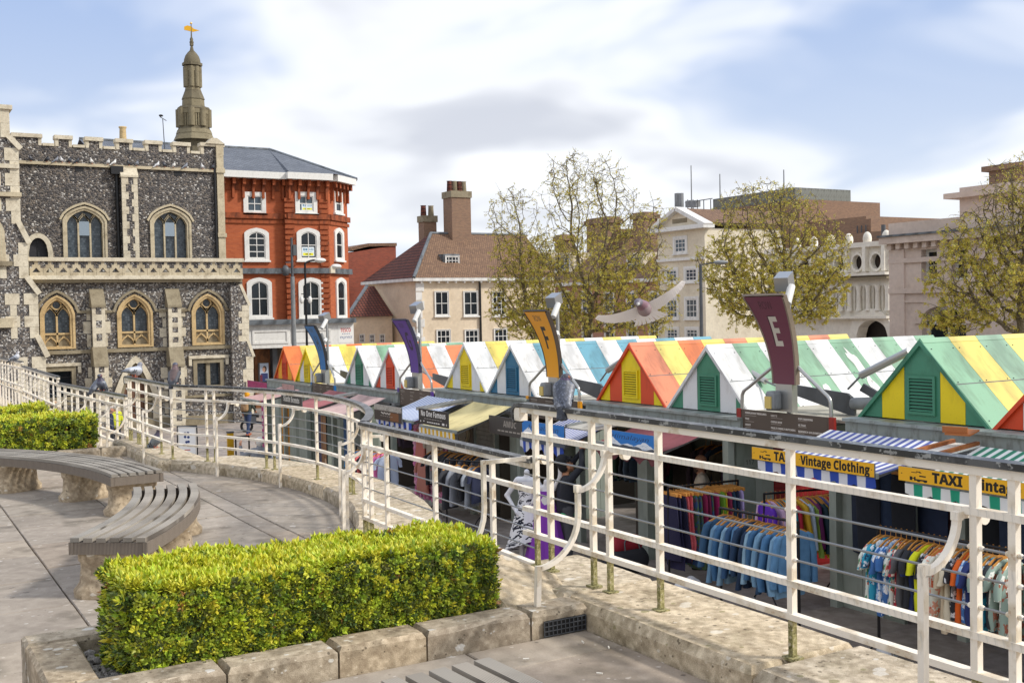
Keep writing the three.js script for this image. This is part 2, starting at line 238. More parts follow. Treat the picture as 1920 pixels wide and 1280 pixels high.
M.limePale = tintHex(M.lime, 0xf2ede2); M.limeGold = tintHex(M.lime, 0xe2caa0); M.limeGrey = tintHex(M.lime, 0xa8a08f); M.lime = tintHex(M.lime, 0xded5c2); M.spire = tintHex(M.limeGrey, 0x9a937f); M.spireDark = tintHex(M.limeGrey, 0x7f7969);
// coursed units too small to pick apart at their distance (bricks, roof tiles, slates)
function courses(c1, c2, joint, bw, bh, m, seed, bump = .01, bond = .5, jw = .1) {
  c1 = hex(c1); c2 = hex(c2); joint = hex(joint); const nx = Math.round(m / bw), ny = Math.round(m / bh), size = 512, H = new Float32Array(size * size);
  const map = tex(size, (u, v, x, y) => { const r = Math.floor(v * ny), fx = u * nx + (r % 2) * bond, i = mod(Math.floor(fx), nx), ax = fx - Math.floor(fx), ay = v * ny - r, t = hsh(i + seed * 7, r * 3 + seed), st = fbm(u * 5, v * 5, 4, 5), g = TAB[(x * 57 + y * 311) & 65535]; let c = mix3(c1, c2, t * .7 + st * .5 - .1); const e = Math.min(ax * bw / bh, (1 - ax) * bw / bh, ay, 1 - ay); const k = sst(jw * .4, jw, e); H[y * size + x] = k * (.7 + t * .3); c = mix3(joint, c, k); return [c[0] + g * 12 - 6, c[1] + g * 10 - 5, c[2] + g * 10 - 5]; }, { rep: 1 / m });
  const bt = bump < .01 ? null : tex(size, (u, v, x, y) => { const h = H[y * size + x] * 230; return [h, h, h]; }, { rep: 1 / m, srgb: false });
  return new THREE.MeshStandardMaterial(bt ? { map, bumpMap: bt, bumpScale: bump, roughness: .85 } : { map, roughness: .85 });
}
M.brickOrange = courses(0xbc6438, 0xa4502c, 0xa4644a, .225, .075, 3.6, 2, .006);
M.brickRed = courses(0x9c4c36, 0x7e3d2e, 0x8d6a58, .225, .075, 3.6, 3, .006);
M.brickTrim = paint(0xa05028, .8, .25, 1.5);
M.brickBrown = courses(0x96755c, 0x7c6150, 0x92826f, .225, .075, 3.6, 5, .006);
M.brickPink = courses(0xb98870, 0xa87660, 0xb09c8c, .225, .075, 3.6, 6, .006);
M.slate = courses(0x767b84, 0x5d626b, 0x43474e, .3, .2, 4.8, 7, .02, .5, .08);
M.tileBrown = courses(0x96765a, 0x755a48, 0x4c3a30, .18, .13, 3.9, 8, .03, .5, .12);
M.tileRed = courses(0x7c4434, 0x5e3229, 0x36201b, .25, .28, 4, 9, .05, 0, .14);
M.plaster = stone(0xf0ece6, 0xe2ddd6, { m: 5, seed: 23, grain: 8, stain: .14, stainC: 0xa09080, size: 256 });
M.render = tintHex(M.plaster, 0xefe0c8); M.cream = tintHex(M.plaster, 0xf4ecd8); M.pinkStone = tintHex(M.plaster, 0xe0d0c6); M.ivory = tintHex(M.plaster, 0xfdfaf0);
M.lead = paint(0x6d7378, .5, .25, 2);
// canvas print
function canvasTex(w, h, draw) { const c = document.createElement('canvas'); c.width = w; c.height = h; const x = c.getContext('2d'); draw(x, w, h); const t = new THREE.CanvasTexture(c); t.colorSpace = THREE.SRGBColorSpace; t.magFilter = THREE.LinearFilter; t.anisotropy = 4; return t; }
const printMat = (w, h, draw, rough = .55) => new THREE.MeshStandardMaterial({ map: canvasTex(w, h, draw), roughness: rough });
// a thin board whose front (+z local) carries the print over 0..1 uv
function panelGeo(w, h, t) { const g = new THREE.BoxGeometry(w, h, t); return g; }
// ---------------------------------------------------------------- street, terrace, walls
const L1 = -.34, STEP = .34, CT = .135;              // terrace levels; coping stands CT above its own floor
const BC = { x: -1.78, n: 11.9, r: 6.26 };           // bay circle (railing line)
const arcE = (n, r) => BC.x + Math.sqrt(Math.max(0, r * r - (n - BC.n) ** 2));
{ // street: one sheet, falling gently to the north, out to the horizon
  const ns = [-900, -60, 75, 900], xs = [-900, -40, 0, 40, 120, 900], b = new MB();
  for (let i = 0; i < ns.length - 1; i++) for (let j = 0; j < xs.length - 1; j++) { const a = ns[i], c = ns[i + 1], p = xs[j], q = xs[j + 1]; b.quad([p, streetY(a), -a], [q, streetY(a), -a], [q, streetY(c), -c], [p, streetY(c), -c]); }
  const g = struct('street'); b.build('street_surface', M.street, g);
  const R = rng(31); // flagstones in the open square and the lane along the stalls
  const lay = (e0, e1, n0, n1, w, d) => { let r = 0; for (let n = n0; n < n1; n += d, r++) for (let e = e0 - (r % 2) * w * .5; e < e1; e += w) { const x0 = Math.max(e0, e), x1 = Math.min(e1, e + w); if (x1 - x0 < .3) continue; const y = streetY(n + d / 2) + .012 + R() * .003; const m = new MB(); m.prism([[x0 + .006, -n - .006], [x1 - .006, -n - .006], [x1 - .006, -n - d + .006], [x0 + .006, -n - d + .006]], y - .05, y, .006); const s = m.build('flagstone', M.streets[Math.floor(R() * 3)], g); s.rotation.x = 0; } };
  lay(7.0, 16.6, 35.2, 51.8, 1.6, 1.2); lay(4.9, 11, 5.2, 22.2, 1.5, 1.3);
}
function pave(name, y, cells, seed) { const g = struct(name, [0, y, 0]), R = rng(seed); for (const c of cells) { const m = new MB(), h = y + (R() - .5) * .006; m.prism(c, h - .07, h, .006, .5, R); m.build('paving_slab', M.pavings[Math.floor(R() * 5)], g); } return g; }
function gridCells(cols, n0, n1, seed, inside, dmin = .75, dmax = 1.15) { const R = rng(seed), out = []; for (let i = 0; i < cols.length - 1; i++) { let n = n0 - R() * .5; const a = cols[i] + .006, b = cols[i + 1] - .006; while (n < n1) { const d = dmin + R() * (dmax - dmin), s = Math.max(n, n0) + .007, e = Math.min(n + d, n1) - .007; if (e - s > .1 && (!inside || inside(a, b, s, e))) out.push([[a, -s], [b, -s], [b, -e], [a, -e]]); n += d; } } return out; }
{ // near terrace floor and the lower terrace floor with the bay
  const b = new MB(); b.box(-7, 3.4, -.4, -.03, 6, -3.3).box(.7, 3.4, -.4, -.03, -3.3, -4.95); const g0 = pave('near_terrace_paving', 0, [...gridCells([-7, -5.8, -4.7, -3.5, -2.3, -1.1, .05, .72], -4, 3.3, 3), ...gridCells([.72, 1.75, 2.55, 3.28], -4, 4.9, 4, null, .8, 1.2)], 8); b.build('bedding', M.street, g0);
  const c = [...gridCells([-7, -5.9, -4.8, -3.7, -2.6, -1.6, -.62, .3, 1.23, 2.2, 3.2], 3.32, 17.05, 12, (a, q, s, e) => !(q > .7 && s < 6.1)), ...gridCells([3.2, 3.42], 6.1, 17.05, 13, null, 1.0, 1.6)];
  { const R = rng(5); for (let n = 9.0; n < 15; n += .95) { const e = Math.min(n + .942, 14.95), x = k => Math.max(3.43, arcE(k, BC.r - .16)); const pts = [[3.428, -n]]; pts.push([x(n), -n], [x((n + e) / 2), -(n + e) / 2], [x(e), -e], [3.428, -e]); if (x(n) > 3.45 || x(e) > 3.45) c.push(pts); } }
  const d = new MB(); d.box(-7, 3.4, -2, L1 - .03, -3.32, -17.1); d.prism([[3.4, -8.9], [4.1, -10], [4.3, -11.9], [4.1, -13.8], [3.4, -14.9]], -2, L1 - .03, .01); const g1 = pave('lower_terrace_paving', L1, c, 9); d.build('bedding', M.street, g1);
  const g2 = struct('third_terrace_paving', [0, 2 * L1, 0]); new MB().box(-7, 3.6, -3, 2 * L1, -17.3, -30).build('paving_surface', M.paving, g2);
  const g3 = struct('fourth_terrace_paving', [0, 3 * L1, 0]); new MB().box(-7, 3.6, -4, 3 * L1, -30, -44).build('paving_surface', M.paving, g3);
}
{ // retaining walls with their coping stones
  const R = rng(44);
  const stoneRun = (g, n0, n1, len, ei, eo, top) => { let n = n0, k = 0; while (n < n1 - .05) { const e = (n1 - n < len * 1.5) ? n1 : n + len * (.85 + R() * .3); const pts = [], S = 5; for (let i = 0; i <= S; i++) { const q = n + .005 + (e - n - .01) * i / S; pts.push([ei(q) + (R() - .5) * .012, -q]); } for (let i = S; i >= 0; i--) { const q = n + .005 + (e - n - .01) * i / S; pts.push([eo(q) + (R() - .5) * .014, -q]); } const m = new MB(); m.prism(pts, top - .17, top + (R() - .5) * .008, .028, 1.2, R); m.build('coping_stone', M.copings[k++ % 3], g); n = e; } };
  const w0 = thing('retaining_wall', 'stone retaining wall with broad speckled coping under the nearest railing', 'wall', [3.6, streetY(3), -2]);
  new MB().box(3.36, 3.88, streetY(5), -.02, 5, -5.95).build('wall_face', M.kerbs[1], w0); stoneRun(w0, -4, 5.96, 1.55, () => 3.28, () => 3.94, CT);
  const w1 = thing('retaining_wall', 'curved stone retaining wall and coping round the lower terrace bay', 'wall', [3.6, streetY(12), -12]);
  { const b = new MB(); b.box(3.36, 3.86, streetY(18), L1 - .02, -5.97, -8.9).box(3.36, 3.86, streetY(18), L1 - .02, -14.9, -18.2); const ps = []; for (let i = 0; i <= 14; i++) { const n = 8.85 + i * 6.1 / 14; ps.push([arcE(n, BC.r + .5), -n]); } ps.push([3.38, -14.95], [3.38, -8.85]); b.prism(ps, streetY(18), L1 - .02, .01); b.build('wall_face', M.kerbs[1], w1); }
  const t1 = L1 + CT; stoneRun(w1, 5.97, 8.75, 1.4, () => 3.3, () => 3.94, t1); stoneRun(w1, 8.76, 15.05, 1.5, n => Math.max(3.3, arcE(n, BC.r - .15)), n => arcE(n, BC.r + .62), t1); stoneRun(w1, 15.06, 18.2, 1.5, () => 3.3, () => 3.94, t1);
  const w2 = thing('retaining_wall', 'far stretch of stone retaining wall below the stepped railings', 'wall', [3.6, streetY(28), -28]);
  new MB().box(3.36, 3.86, streetY(30), 2 * L1 - .02, -18.22, -30).box(3.36, 3.86, streetY(44), 3 * L1 - .02, -30.02, -44).build('wall_face', M.kerbs[1], w2); stoneRun(w2, 18.22, 30, 1.6, () => 3.3, () => 3.94, 2 * L1 + CT); stoneRun(w2, 30.02, 44, 1.6, () => 3.3, () => 3.94, 3 * L1 + CT);
}
// ---------------------------------------------------------------- planters and box hedges
function planter(n0, y, e0, e1, label, seed) { // n0: south face; kerb top at y + CT
  const g = thing('planter', label, 'planter', [(e0 + e1) / 2, y, -n0 - .5], 0, 'stone hedge planters'), R = rng(seed), top = y + CT, n1 = n0 + 1.12, w = .2; let e = e1, k = 0; const st = [];
  const cuts = [e1, e1 - .36, e1 - .96, e1 - 1.42, e1 - 1.95, e0 + .0]; for (let i = 0; i < cuts.length - 1; i++) st.push([cuts[i + 1], cuts[i], n0, n0 + w]);
  st.push([e0, e0 + .24, n0 + w + .01, n1 - w - .01], [e0, e0 + 1.2, n1 - w, n1], [e0 + 1.21, e1 - .4, n1 - w, n1]);
  for (const [a, b, p, q] of st) { const m = new MB(), pts = []; const S = 4, J = () => (R() - .5) * .008; for (let i = 0; i <= S; i++) pts.push([a + .003 + (b - a - .01) * i / S, -p + J()]); for (let i = 1; i < 3; i++) pts.push([b - .005, -p - (q - p) * i / 3 + J()]); for (let i = S; i >= 0; i--) pts.push([a + .005 + (b - a - .01) * i / S, -q + J()]); for (let i = 2; i >= 1; i--) pts.push([a + .005, -p - (q - p) * i / 3]); m.prism(pts, y - STEP, top + (R() - .5) * .008, .017, 1.2, R); m.build('kerb_stone', M.kerbs[k++ % 3], g); }
  new MB().box(e0 + .1, e1 - .05, y - STEP, top - .1, -n0 - .1, -n1 + .1).build('soil', M.soil, g);
  const gv = new MB(); for (let i = 0; i < 260; i++) { const s = .012 + R() * .022, x = e0 + .26 + R() * .3, z = -n0 - .25 - R() * .62; const q = new THREE.IcosahedronGeometry(s, 0); q.scale(1, .7, .8 + R() * .4); q.rotateY(R() * 6); q.translate(x, top - .095 + R() * .02, z); gv.add(q); } const gm = gv.build('gravel', M.gravel, g); gm.userData.kind = 'stuff';
  return g;
}
planter(4.9, 0, .62, 3.3, 'nearest stone planter, its lichen spotted kerb beside the bench slats', 3);
planter(17.1, L1, .62, 3.3, 'farther stone planter behind the long curved bench', 4);
const leafMat = new THREE.MeshPhysicalMaterial({ color: 0xffffff, roughness: .55, side: THREE.DoubleSide, transmission: .18, thickness: 0 });
function sprigGeo(seed, L, n) { // upright shoot with paired oval leaves
  const R = rng(seed), m = new MB(); for (let i = 0; i < n; i++) { const t = i / n, a = i * 2.4 + R(), tilt = lerp(1.25, .35, t) + (R() - .5) * .3, l = L * lerp(1.0, .7, t) * (.85 + R() * .3), w = l * .30; const g = new THREE.BufferGeometry(); const P = [[0, 0, 0], [w, l * .45, .1 * l], [0, l, .02 * l], [-w, l * .45, .1 * l], [0, l * .5, -.03 * l]]; g.setAttribute('position', new THREE.BufferAttribute(new Float32Array([...P[0], ...P[1], ...P[4], ...P[4], ...P[1], ...P[2], ...P[0], ...P[4], ...P[3], ...P[4], ...P[2], ...P[3]]), 3)); g.rotateX(tilt); g.rotateY(a); g.translate(0, t * L * 1.1, 0); g.computeVertexNormals(); m.add(g); } return m.merged();
}
function hedge(x0, x1, y0, y1, n0, n1, label, count, L, seed, stems) {
  const g = thing('box_hedge', label, 'hedge', [(x0 + x1) / 2, y0, -(n0 + n1) / 2], 0, 'clipped box hedges'), R = rng(seed);
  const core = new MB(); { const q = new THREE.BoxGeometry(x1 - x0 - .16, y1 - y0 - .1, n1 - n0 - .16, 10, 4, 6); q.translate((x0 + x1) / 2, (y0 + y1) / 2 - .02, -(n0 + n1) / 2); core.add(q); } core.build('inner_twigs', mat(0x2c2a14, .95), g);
  const geos = [sprigGeo(seed + 1, L, 9), sprigGeo(seed + 2, L * .9, 7)], per = Math.floor(count / 2), D = new THREE.Object3D(), C = new THREE.Color();
  geos.forEach((geo, gi) => { const im = new THREE.InstancedMesh(geo, leafMat, per); im.name = 'foliage'; im.userData.kind = 'stuff'; im.castShadow = im.receiveShadow = true;
    const W = x1 - x0, Hh = y1 - y0, Dp = n1 - n0, aT = W * Dp * 1.15, aF = W * Hh, aS = Dp * Hh, tot = aT + 1.3 * aF + .7 * aF + 2 * aS;
    for (let i = 0; i < per; i++) { let x, y, n, nx = 0, ny = 0, nn = 0; const r = R() * tot, dep = R() * R() * .12;
      if (r < aT) { x = x0 + R() * W; n = n0 + R() * Dp; y = y1 - dep; ny = 1; } else if (r < aT + 1.3 * aF) { x = x0 + R() * W; y = y0 + R() * Hh; n = n0 + dep; nn = -1; } else if (r < aT + 2 * aF) { x = x0 + R() * W; y = y0 + R() * Hh; n = n1 - dep; nn = 1; } else if (r < aT + 2 * aF + aS) { x = x0 + dep; y = y0 + R() * Hh; n = n0 + R() * Dp; nx = -1; } else { x = x1 - dep; y = y0 + R() * Hh; n = n0 + R() * Dp; nx = 1; }
      const bul = (fbm(x * 4 + 3, n * 4 + y * 5, 3) - .5) * .11; x += nx * bul; y += ny * bul; n += nn * bul; if (y < y0 + .1 && R() < .55) y += .12;
      D.position.set(x - g.position.x, y - g.position.y, -n - g.position.z); const dir = V(nx + (R() - .5) * 1.3, ny + .55 + (R() - .5) * .6, -nn + (R() - .5) * 1.3).normalize(); D.quaternion.setFromUnitVectors(V(0, 1, 0), dir); D.rotateY(R() * 6.28); const gap = fbm(x * 9 + 40, n * 9 + y * 11, 3); const s = (.5 + R() * .85) * (ny ? 1 : sst(.30, .46, gap) * .6 + .4) * (R() > .99 ? 1.25 : 1); D.scale.set(s, s * (R() > .975 ? 1.5 : 1), s); D.updateMatrix(); im.setMatrixAt(i, D.matrix);
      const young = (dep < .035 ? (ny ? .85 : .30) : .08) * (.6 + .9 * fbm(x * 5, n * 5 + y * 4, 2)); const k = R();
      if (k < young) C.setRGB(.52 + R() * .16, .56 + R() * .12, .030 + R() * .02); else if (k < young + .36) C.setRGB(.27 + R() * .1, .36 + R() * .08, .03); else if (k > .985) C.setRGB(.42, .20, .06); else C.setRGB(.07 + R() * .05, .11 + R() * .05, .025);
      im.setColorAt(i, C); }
    im.instanceMatrix.needsUpdate = true; g.add(im); });
  if (stems) for (let i = 0; i < stems; i++) { const x = x0 + .1 + R() * (x1 - x0 - .2), b = new MB(), z = -n0 - .05 - R() * .1; b.tube([[x, y0 - .02, z], [x + (R() - .5) * .08, y0 + .16, z + .03], [x + (R() - .5) * .18, y0 + .34, z + .01]], .006 + R() * .004, 5, 6); b.build('stem', mat(0x6b5340, .9), g); }
  return g;
}
hedge(1.0, 2.84, .05, .455, 5.13, 5.80, 'large clipped box hedge in the nearest stone planter', 38000, .033, 21, 14);
hedge(.2, 2.9, L1 + .05, L1 + .56, 17.32, 18.05, 'box hedge behind the long curved bench', 9000, .055, 22, 0);
hedge(.2, 3.0, 2 * L1 + .1, 2 * L1 + .62, 23.2, 23.9, 'low box hedge showing just behind the hedge by the bench', 3500, .07, 23, 0);
hedge(.9, 2.2, 2 * L1 + .5, 2 * L1 + 1.15, 25.2, 25.8, 'topmost sliver of box hedge at the left edge below the railing', 1200, .08, 24, 0);
{ const R = rng(71), gm = mat(0x5f7a2e, .8, { side: THREE.DoubleSide }); const gt = thing('grass_tuft', 'thin grass blades growing along the foot of the near hedge', 'grass', [1.9, .03, -5.16]); gt.userData.kind = 'stuff'; const b = new MB(); for (let i = 0; i < 120; i++) { const x = 1.0 + R() * 1.9, h = .05 + R() * .11, d = (R() - .5) * .1, z = -5.12 - R() * .06; b.tris([x - .003, .035, z, x + .003, .035, z, x + d, .035 + h, z + .05]); } b.build('blades', gm, gt); }
{ // slabs lifted out of place beside the hedge
  const R = rng(9); const A = (l, pts, y0, y1, rx, rz, p) => { const g = thing('broken_slab', l, 'stone slab', p, 0); const m = new MB(); m.prism(pts, y0, y1, .02, 1, R); const q = m.build('slab', M.copings[Math.floor(R() * 3)], g, true); q.rotation.set(rx, 0, rz); };
  A('large broken stone slab tilted against the end of the near hedge', [[-.24, .30], [.26, .34], [.36, -.10], [.10, -.36], [-.2, -.22]], -.06, .06, .30, -.16, [3.10, .13, -5.36]);
  A('small wedge of broken stone beneath the tilted slab', [[-.2, .1], [.16, .12], [.2, -.1], [-.12, -.12]], -.05, .04, -.05, .1, [2.98, .04, -5.20]);
}
{ // drain grille in the kerb
  const g = thing('drain_grille', 'small dark mesh grille set low in the kerb corner', 'grille', [3.12, 0, -4.88]); new MB().box(3.01, 3.27, .0, .085, -4.893, -4.888).build('backing', M.black, g); const m = new MB(); for (let i = 0; i <= 10; i++) m.bar([3.01 + i * .026, .002, -4.884], [3.01 + i * .026, .084, -4.884], .004, .004); for (let i = 0; i < 4; i++) m.bar([3.01, .006 + i * .025, -4.884], [3.27, .006 + i * .025, -4.884], .004, .004); m.build('mesh', M.darkGrey, g);
  const R = rng(8); [[2.72, 4.62], [3.12, 4.7], [2.9, 4.25], [3.18, 4.55], [2.55, 4.1]].forEach(([x, n], i) => { const b = new MB(), a = R() * 3; b.cyl([x, .012, -n], [x + .03 * Math.cos(a), .012, -n + .03 * Math.sin(a)], .004, .004, 6); const q = b.build('cigarette_end', mat(0xe6e0d2, .9)); tag(q, ['white cigarette end lying on the paving near the kerb corner', 'white cigarette end just below the drain grille', 'white cigarette end alone on the bare slab', 'white cigarette end close to the coping stone', 'white cigarette end nearest the bottom edge'][i], 'litter', 'cigarette ends on the paving'); });
}
// ---------------------------------------------------------------- railings
// path: [e, n] points; top: cap height; posts: [e, n]; foot: plinth height under each post
function railing(label, path, top, posts, foot, opt = {}) {
  const mid = path[Math.floor(path.length / 2)], g = thing('railing', label, 'railing', [mid[0], foot, -mid[1]], 0, 'cream terrace railings');
  const P = dy => path.map(([e, n]) => [e, top + dy, -n]), sw = (name, w, h, dy, m) => { const b = new MB(); b.sweep(P(dy), w, h); return b.build(name, m, g); };
  { const b = new MB(); b.sweep(P(-.014), .074, .026); if (opt.curl) { const [e, n, d] = opt.curl; b.sweep([[e, top - .014, -n], [e, top - .02, -n - .05 * d], [e, top - .05, -n - .085 * d], [e, top - .10, -n - .085 * d], [e, top - .125, -n - .06 * d]], .074, .02, 0, [1, 0, 0]); } b.build('handrail_cap', M.cap, g); }
  sw('handrail', .045, .036, -.044, M.rail); sw('upper_rail', .04, .028, -.20, M.rail); sw('middle_rail', .044, .028, -.66, M.rail); sw('bottom_rail', .044, .028, -.81, M.rail);
  if (opt.curl) { const [e, n, d] = opt.curl; new MB().box(e - .03, e + .03, top - .115, top - .032, -n, -n - .065 * d).build('scroll_end', M.rail, g); }
  for (const dy of [-.335, -.445, -.555]) { const b = new MB(); b.tube(P(dy - .0), .0055, 6, path.length > 3 ? path.length * 3 : 4); b.build('wire', M.wire, g); }
  for (const [e, n] of posts) { const b = new MB(), w = .0155; b.box(e - w, e + w, top - .805, top - .06, -n - w, -n + w); for (const dy of [-.335, -.445, -.555]) { b.sph([e, top + dy, -n - .024], .011, 1, 1, 1.2, 8, 6); b.sph([e, top + dy, -n + .024], .011, 1, 1, 1.2, 8, 6); } b.build('post', M.rail, g); new MB().box(e - .034, e + .034, foot - .004, foot + .009, -n - .034, -n + .034).build('base_plate', M.moss, g); new MB().box(e - w + .002, e + w - .002, foot + .0095, top - .826, -n - w + .002, -n + w - .002).build('post_foot', M.moss, g); }
  for (const s of opt.stays || []) stay(g, ...s);
  return g;
}
// S-shaped stay on the terrace side. (e, n) at the post, dx/dz unit vector towards the terrace
function stay(g, e, n, top, bottom, type, dx = -1, dz = 0) {
  const at = (d, y) => [e + dx * d, y, -n + dz * d], nrm = [-dz, 0, dx], b = new MB(), A = (cd, cy, r, a0, a1, k = 8) => { const o = []; for (let i = 0; i <= k; i++) { const a = lerp(a0, a1, i / k); o.push(at(cd + r * Math.cos(a), cy + r * Math.sin(a))); } return o; };
  const y = top - .22, H = Math.PI / 2; b.sweep([at(-.12, y), at(.02, y)], .026, .024, 0, nrm);
  if (type === 2) { b.sweep([at(.0, y), at(.30, y)], .026, .024, 0, nrm); b.sweep([at(.30, y + .013), ...A(.62, y - .28, .32, 2 * H, 3.3 * H, 10)], .028, .024, 0, nrm); }
  else { b.sweep([at(.012, y + .013), ...A(.2, y, .19, 2 * H, 3 * H)], .028, .024, 0, nrm); const yb = y - .18; if (type === 1) { b.sweep([at(.19, yb + .015), at(.19, yb - .08), ...A(.46, yb - .13, .27, 2 * H, 2.95 * H, 9)], .028, .024, 0, nrm); b.sweep([at(.45, yb - .385), at(.46, bottom)], .028, .028, 0, nrm); } else b.sweep([at(.2, yb + .015), at(.205, bottom)], .028, .028, 0, nrm); }
  if (type < 2) { const k = at(.192, y - .178); b.bx(k, [.032, .04, .032], 0, Math.atan2(dx, dz)); } { const k = at(.01, y); b.bx(k, [.032, .032, .034], 0, Math.atan2(dx, dz)); }
  const q = at(-.13, y - .02); b.cyl([q[0] - nrm[0] * .018, q[1], q[2] - nrm[2] * .018], [q[0] + nrm[0] * .018, q[1], q[2] + nrm[2] * .018], .028, .028, 14);
  b.build('scroll_stay', M.rail, g);
}
const RT = 1.135;
railing('nearest cream railing with black cap, in front of the yellow signs', [[3.53, -3], [3.53, 2.0], [3.53, 4], [3.53, 5.93]], RT, [5.79, 5.63, 5.18, 5.02, 4.57, 3.62, 2.67, 2.51, 1.5, .6, -.4, -1.4, -2.4].map(n => [3.53, n]), CT, { curl: [3.53, 5.93, 1], stays: [[3.5, 5.0, RT, CT, 1], [3.5, 2.72, RT, 0, 0]] });
railing('straight cream railing behind the near hedge, lower than its neighbour', [[3.6, 8.72], [3.58, 7.2], [3.53, 5.82]], RT - STEP, [[3.6, 8.7], [3.6, 8.55], [3.59, 8.2], [3.58, 7.3], [3.55, 6.38]], L1 + CT, { stays: [[3.5, 5.86, RT - .12, L1, 2], [3.58, 8.62, RT - STEP, L1, 0]] });
{ const path = [], posts = []; for (let i = 0; i <= 20; i++) { const n = 8.78 + i * (15.05 - 8.78) / 20; path.push([arcE(n, BC.r), n]); } path.push([3.56, 15.3], [3.53, 16.5], [3.53, 18.1]);
  for (const n of [8.95, 9.1, 9.75, 9.9, 10.95, 11.1, 12.2, 13.3, 13.48, 14.5, 14.64]) posts.push([arcE(n, BC.r), n]); for (const n of [15.2, 15.85, 16.75, 17.25, 17.4, 17.85, 18.0]) posts.push([3.53, n]);
  const st = []; for (const n of [9.45, 10.5, 12.75, 14.2]) { const a = Math.atan2(n - BC.n, arcE(n, BC.r) - BC.x); st.push([arcE(n, BC.r) - .02, n, RT - STEP, L1, 0, -Math.cos(a), Math.sin(a)]); } st.push([3.5, 15.9, RT - STEP, L1, 0], [3.5, 17.2, RT - STEP, L1 + CT, 1]);
  railing('long curved cream railing sweeping round the terrace bay', path, RT - STEP, posts, L1 + CT, { curl: [3.53, 18.1, 1], stays: st }); }
{ // stepped sections going away to the left
  const sec = (label, n0, n1, y0, y1, foot) => { const g = thing('railing', label, 'railing', [3.53, foot, -(n0 + n1) / 2], 0, 'cream terrace railings'), at = (n, dy) => [3.53, lerp(y0, y1, (n - n0) / (n1 - n0)) + dy, -n]; const sw = (nm, w, h, dy, m) => new MB().sweep([at(n0, dy), at(n1, dy)], w, h).build(nm, m, g); sw('handrail_cap', .085, .028, -.014, M.cap); sw('handrail', .06, .04, -.05, M.rail); sw('upper_rail', .05, .034, -.185, M.rail); sw('middle_rail', .055, .034, -.66, M.rail); sw('bottom_rail', .055, .034, -.81, M.rail); for (const d of [-.335, -.445, -.555]) new MB().cyl(at(n0, d), at(n1, d), .0055, .0055, 6).build('wire', M.wire, g); const k = Math.round((n1 - n0) / .8); for (let i = 0; i <= k; i++) for (const o of i % 2 ? [0] : [0, .15]) { const n = Math.min(n1 - .03, n0 + .05 + o + i * (n1 - n0 - .1) / k), t = at(n, 0)[1]; new MB().box(3.514, 3.546, foot, t - .07, -n - .016, -n + .016).build('post', M.rail, g); }
    for (const f of [.18, .5, .85]) { const n = lerp(n0, n1, f); stay(g, 3.5, n, at(n, 0)[1], foot - .13, f === .5 ? 1 : 0); } };
  sec('stepped cream railing carrying two pigeons, left of the church door', 18.16, 25.2, RT - 2 * STEP + .03, RT - 2 * STEP - .1, 2 * L1 + CT);
  sec('short stepped cream railing between the pigeons and the far left one', 25.3, 31.5, RT - 2 * STEP + .03, RT - 2 * STEP + .05, 2 * L1 + CT);
  sec('farthest cream railing at the left edge of the terrace', 31.6, 43, RT - 2 * STEP + .16, RT - 2 * STEP + .05, 3 * L1 + CT);
}
// ---------------------------------------------------------------- benches
function bench(label, cx, cn, r0, r1, a0, a1, y, sup, seed, nSlat = 6) { // arc bench; angles from due east, positive to the north
  const am = (a0 + a1) / 2, g = thing('bench', label, 'bench', [cx + (r0 + r1) / 2 * Math.cos(am), y, -(cn + (r0 + r1) / 2 * Math.sin(am))], 0, 'curved slatted benches'), R = rng(seed); const P = (r, a, h) => [cx + r * Math.cos(a), y + h, -(cn + r * Math.sin(a))]; const w = (r1 - r0) / nSlat;
  for (let i = 0; i < nSlat; i++) { const r = r0 + (i + .5) * w, pts = []; const j = (R() - .5) * .004; for (let k = 0; k <= 16; k++) pts.push(P(r, lerp(a0, a1, k / 16), .435 + j)); const b = new MB(); const ww = w * .70; b.sweep(pts, ww, .032); let gg = b.g[0]; { // uv along the slat
      const p = gg.attributes.position, uv = new Float32Array(p.count * 2); for (let q = 0; q < p.count; q++) { const x = p.getX(q) - cx, z = -p.getZ(q) - cn; uv[q * 2] = Math.hypot(x, z) + i * .31; uv[q * 2 + 1] = Math.atan2(z, x) * r; } gg.setAttribute('uv', new THREE.BufferAttribute(uv, 2)); b.keepUV = true; } b.build('slat', M.slats[Math.floor(R() * 4)], g); }
  for (const r of [r0 + .02, r1 - .02]) { const b = new MB(), pts = []; for (let k = 0; k <= 16; k++) pts.push(P(r, lerp(a0, a1, k / 16), .372)); b.sweep(pts, .035, .09); b.build('edge_beam', M.slatDark, g); }
  for (const a of [a0 + .004, a1 - .004]) new MB().sweep([P(r0 + .04, a, .372), P(r1 - .04, a, .372)], .035, .088).build('end_beam', M.slatDark, g);
  for (const f of sup) { const a = lerp(a0, a1, f), c = P((r0 + r1) / 2, a, 0), b = new MB(), prof = [[.17, 0], [.175, .05], [.15, .08], [.13, .11], [.12, .2], [.12, .25], [.135, .27], [.14, .33]]; const q = new THREE.LatheGeometry(prof.map(p => new THREE.Vector2(p[0], p[1])), 20); // waisted stone leg, stretched across the bench
    const pp = q.attributes.position, st = (r1 - r0) * .5 - .15; for (let i = 0; i < pp.count; i++) { const x = pp.getX(i); pp.setX(i, x + Math.sign(x) * Math.max(0, st) * Math.min(1, Math.abs(x) / .05)); } q.computeVertexNormals(); q.rotateY(a); q.translate(...c); b.add(q); b.build('stone_leg', M.benchstone, g); }
  return g;
}
bench('near curved bench with pale worn slats, beside the big hedge', -3, 11.6, 5.18, 5.78, -.615, -.15, L1, [.06, .5, .94], 5);
bench('long curved bench with dark slats in front of the far hedge', -3, 11.6, 5.12, 5.66, .045, .72, L1, [.06, .42, .78], 6);
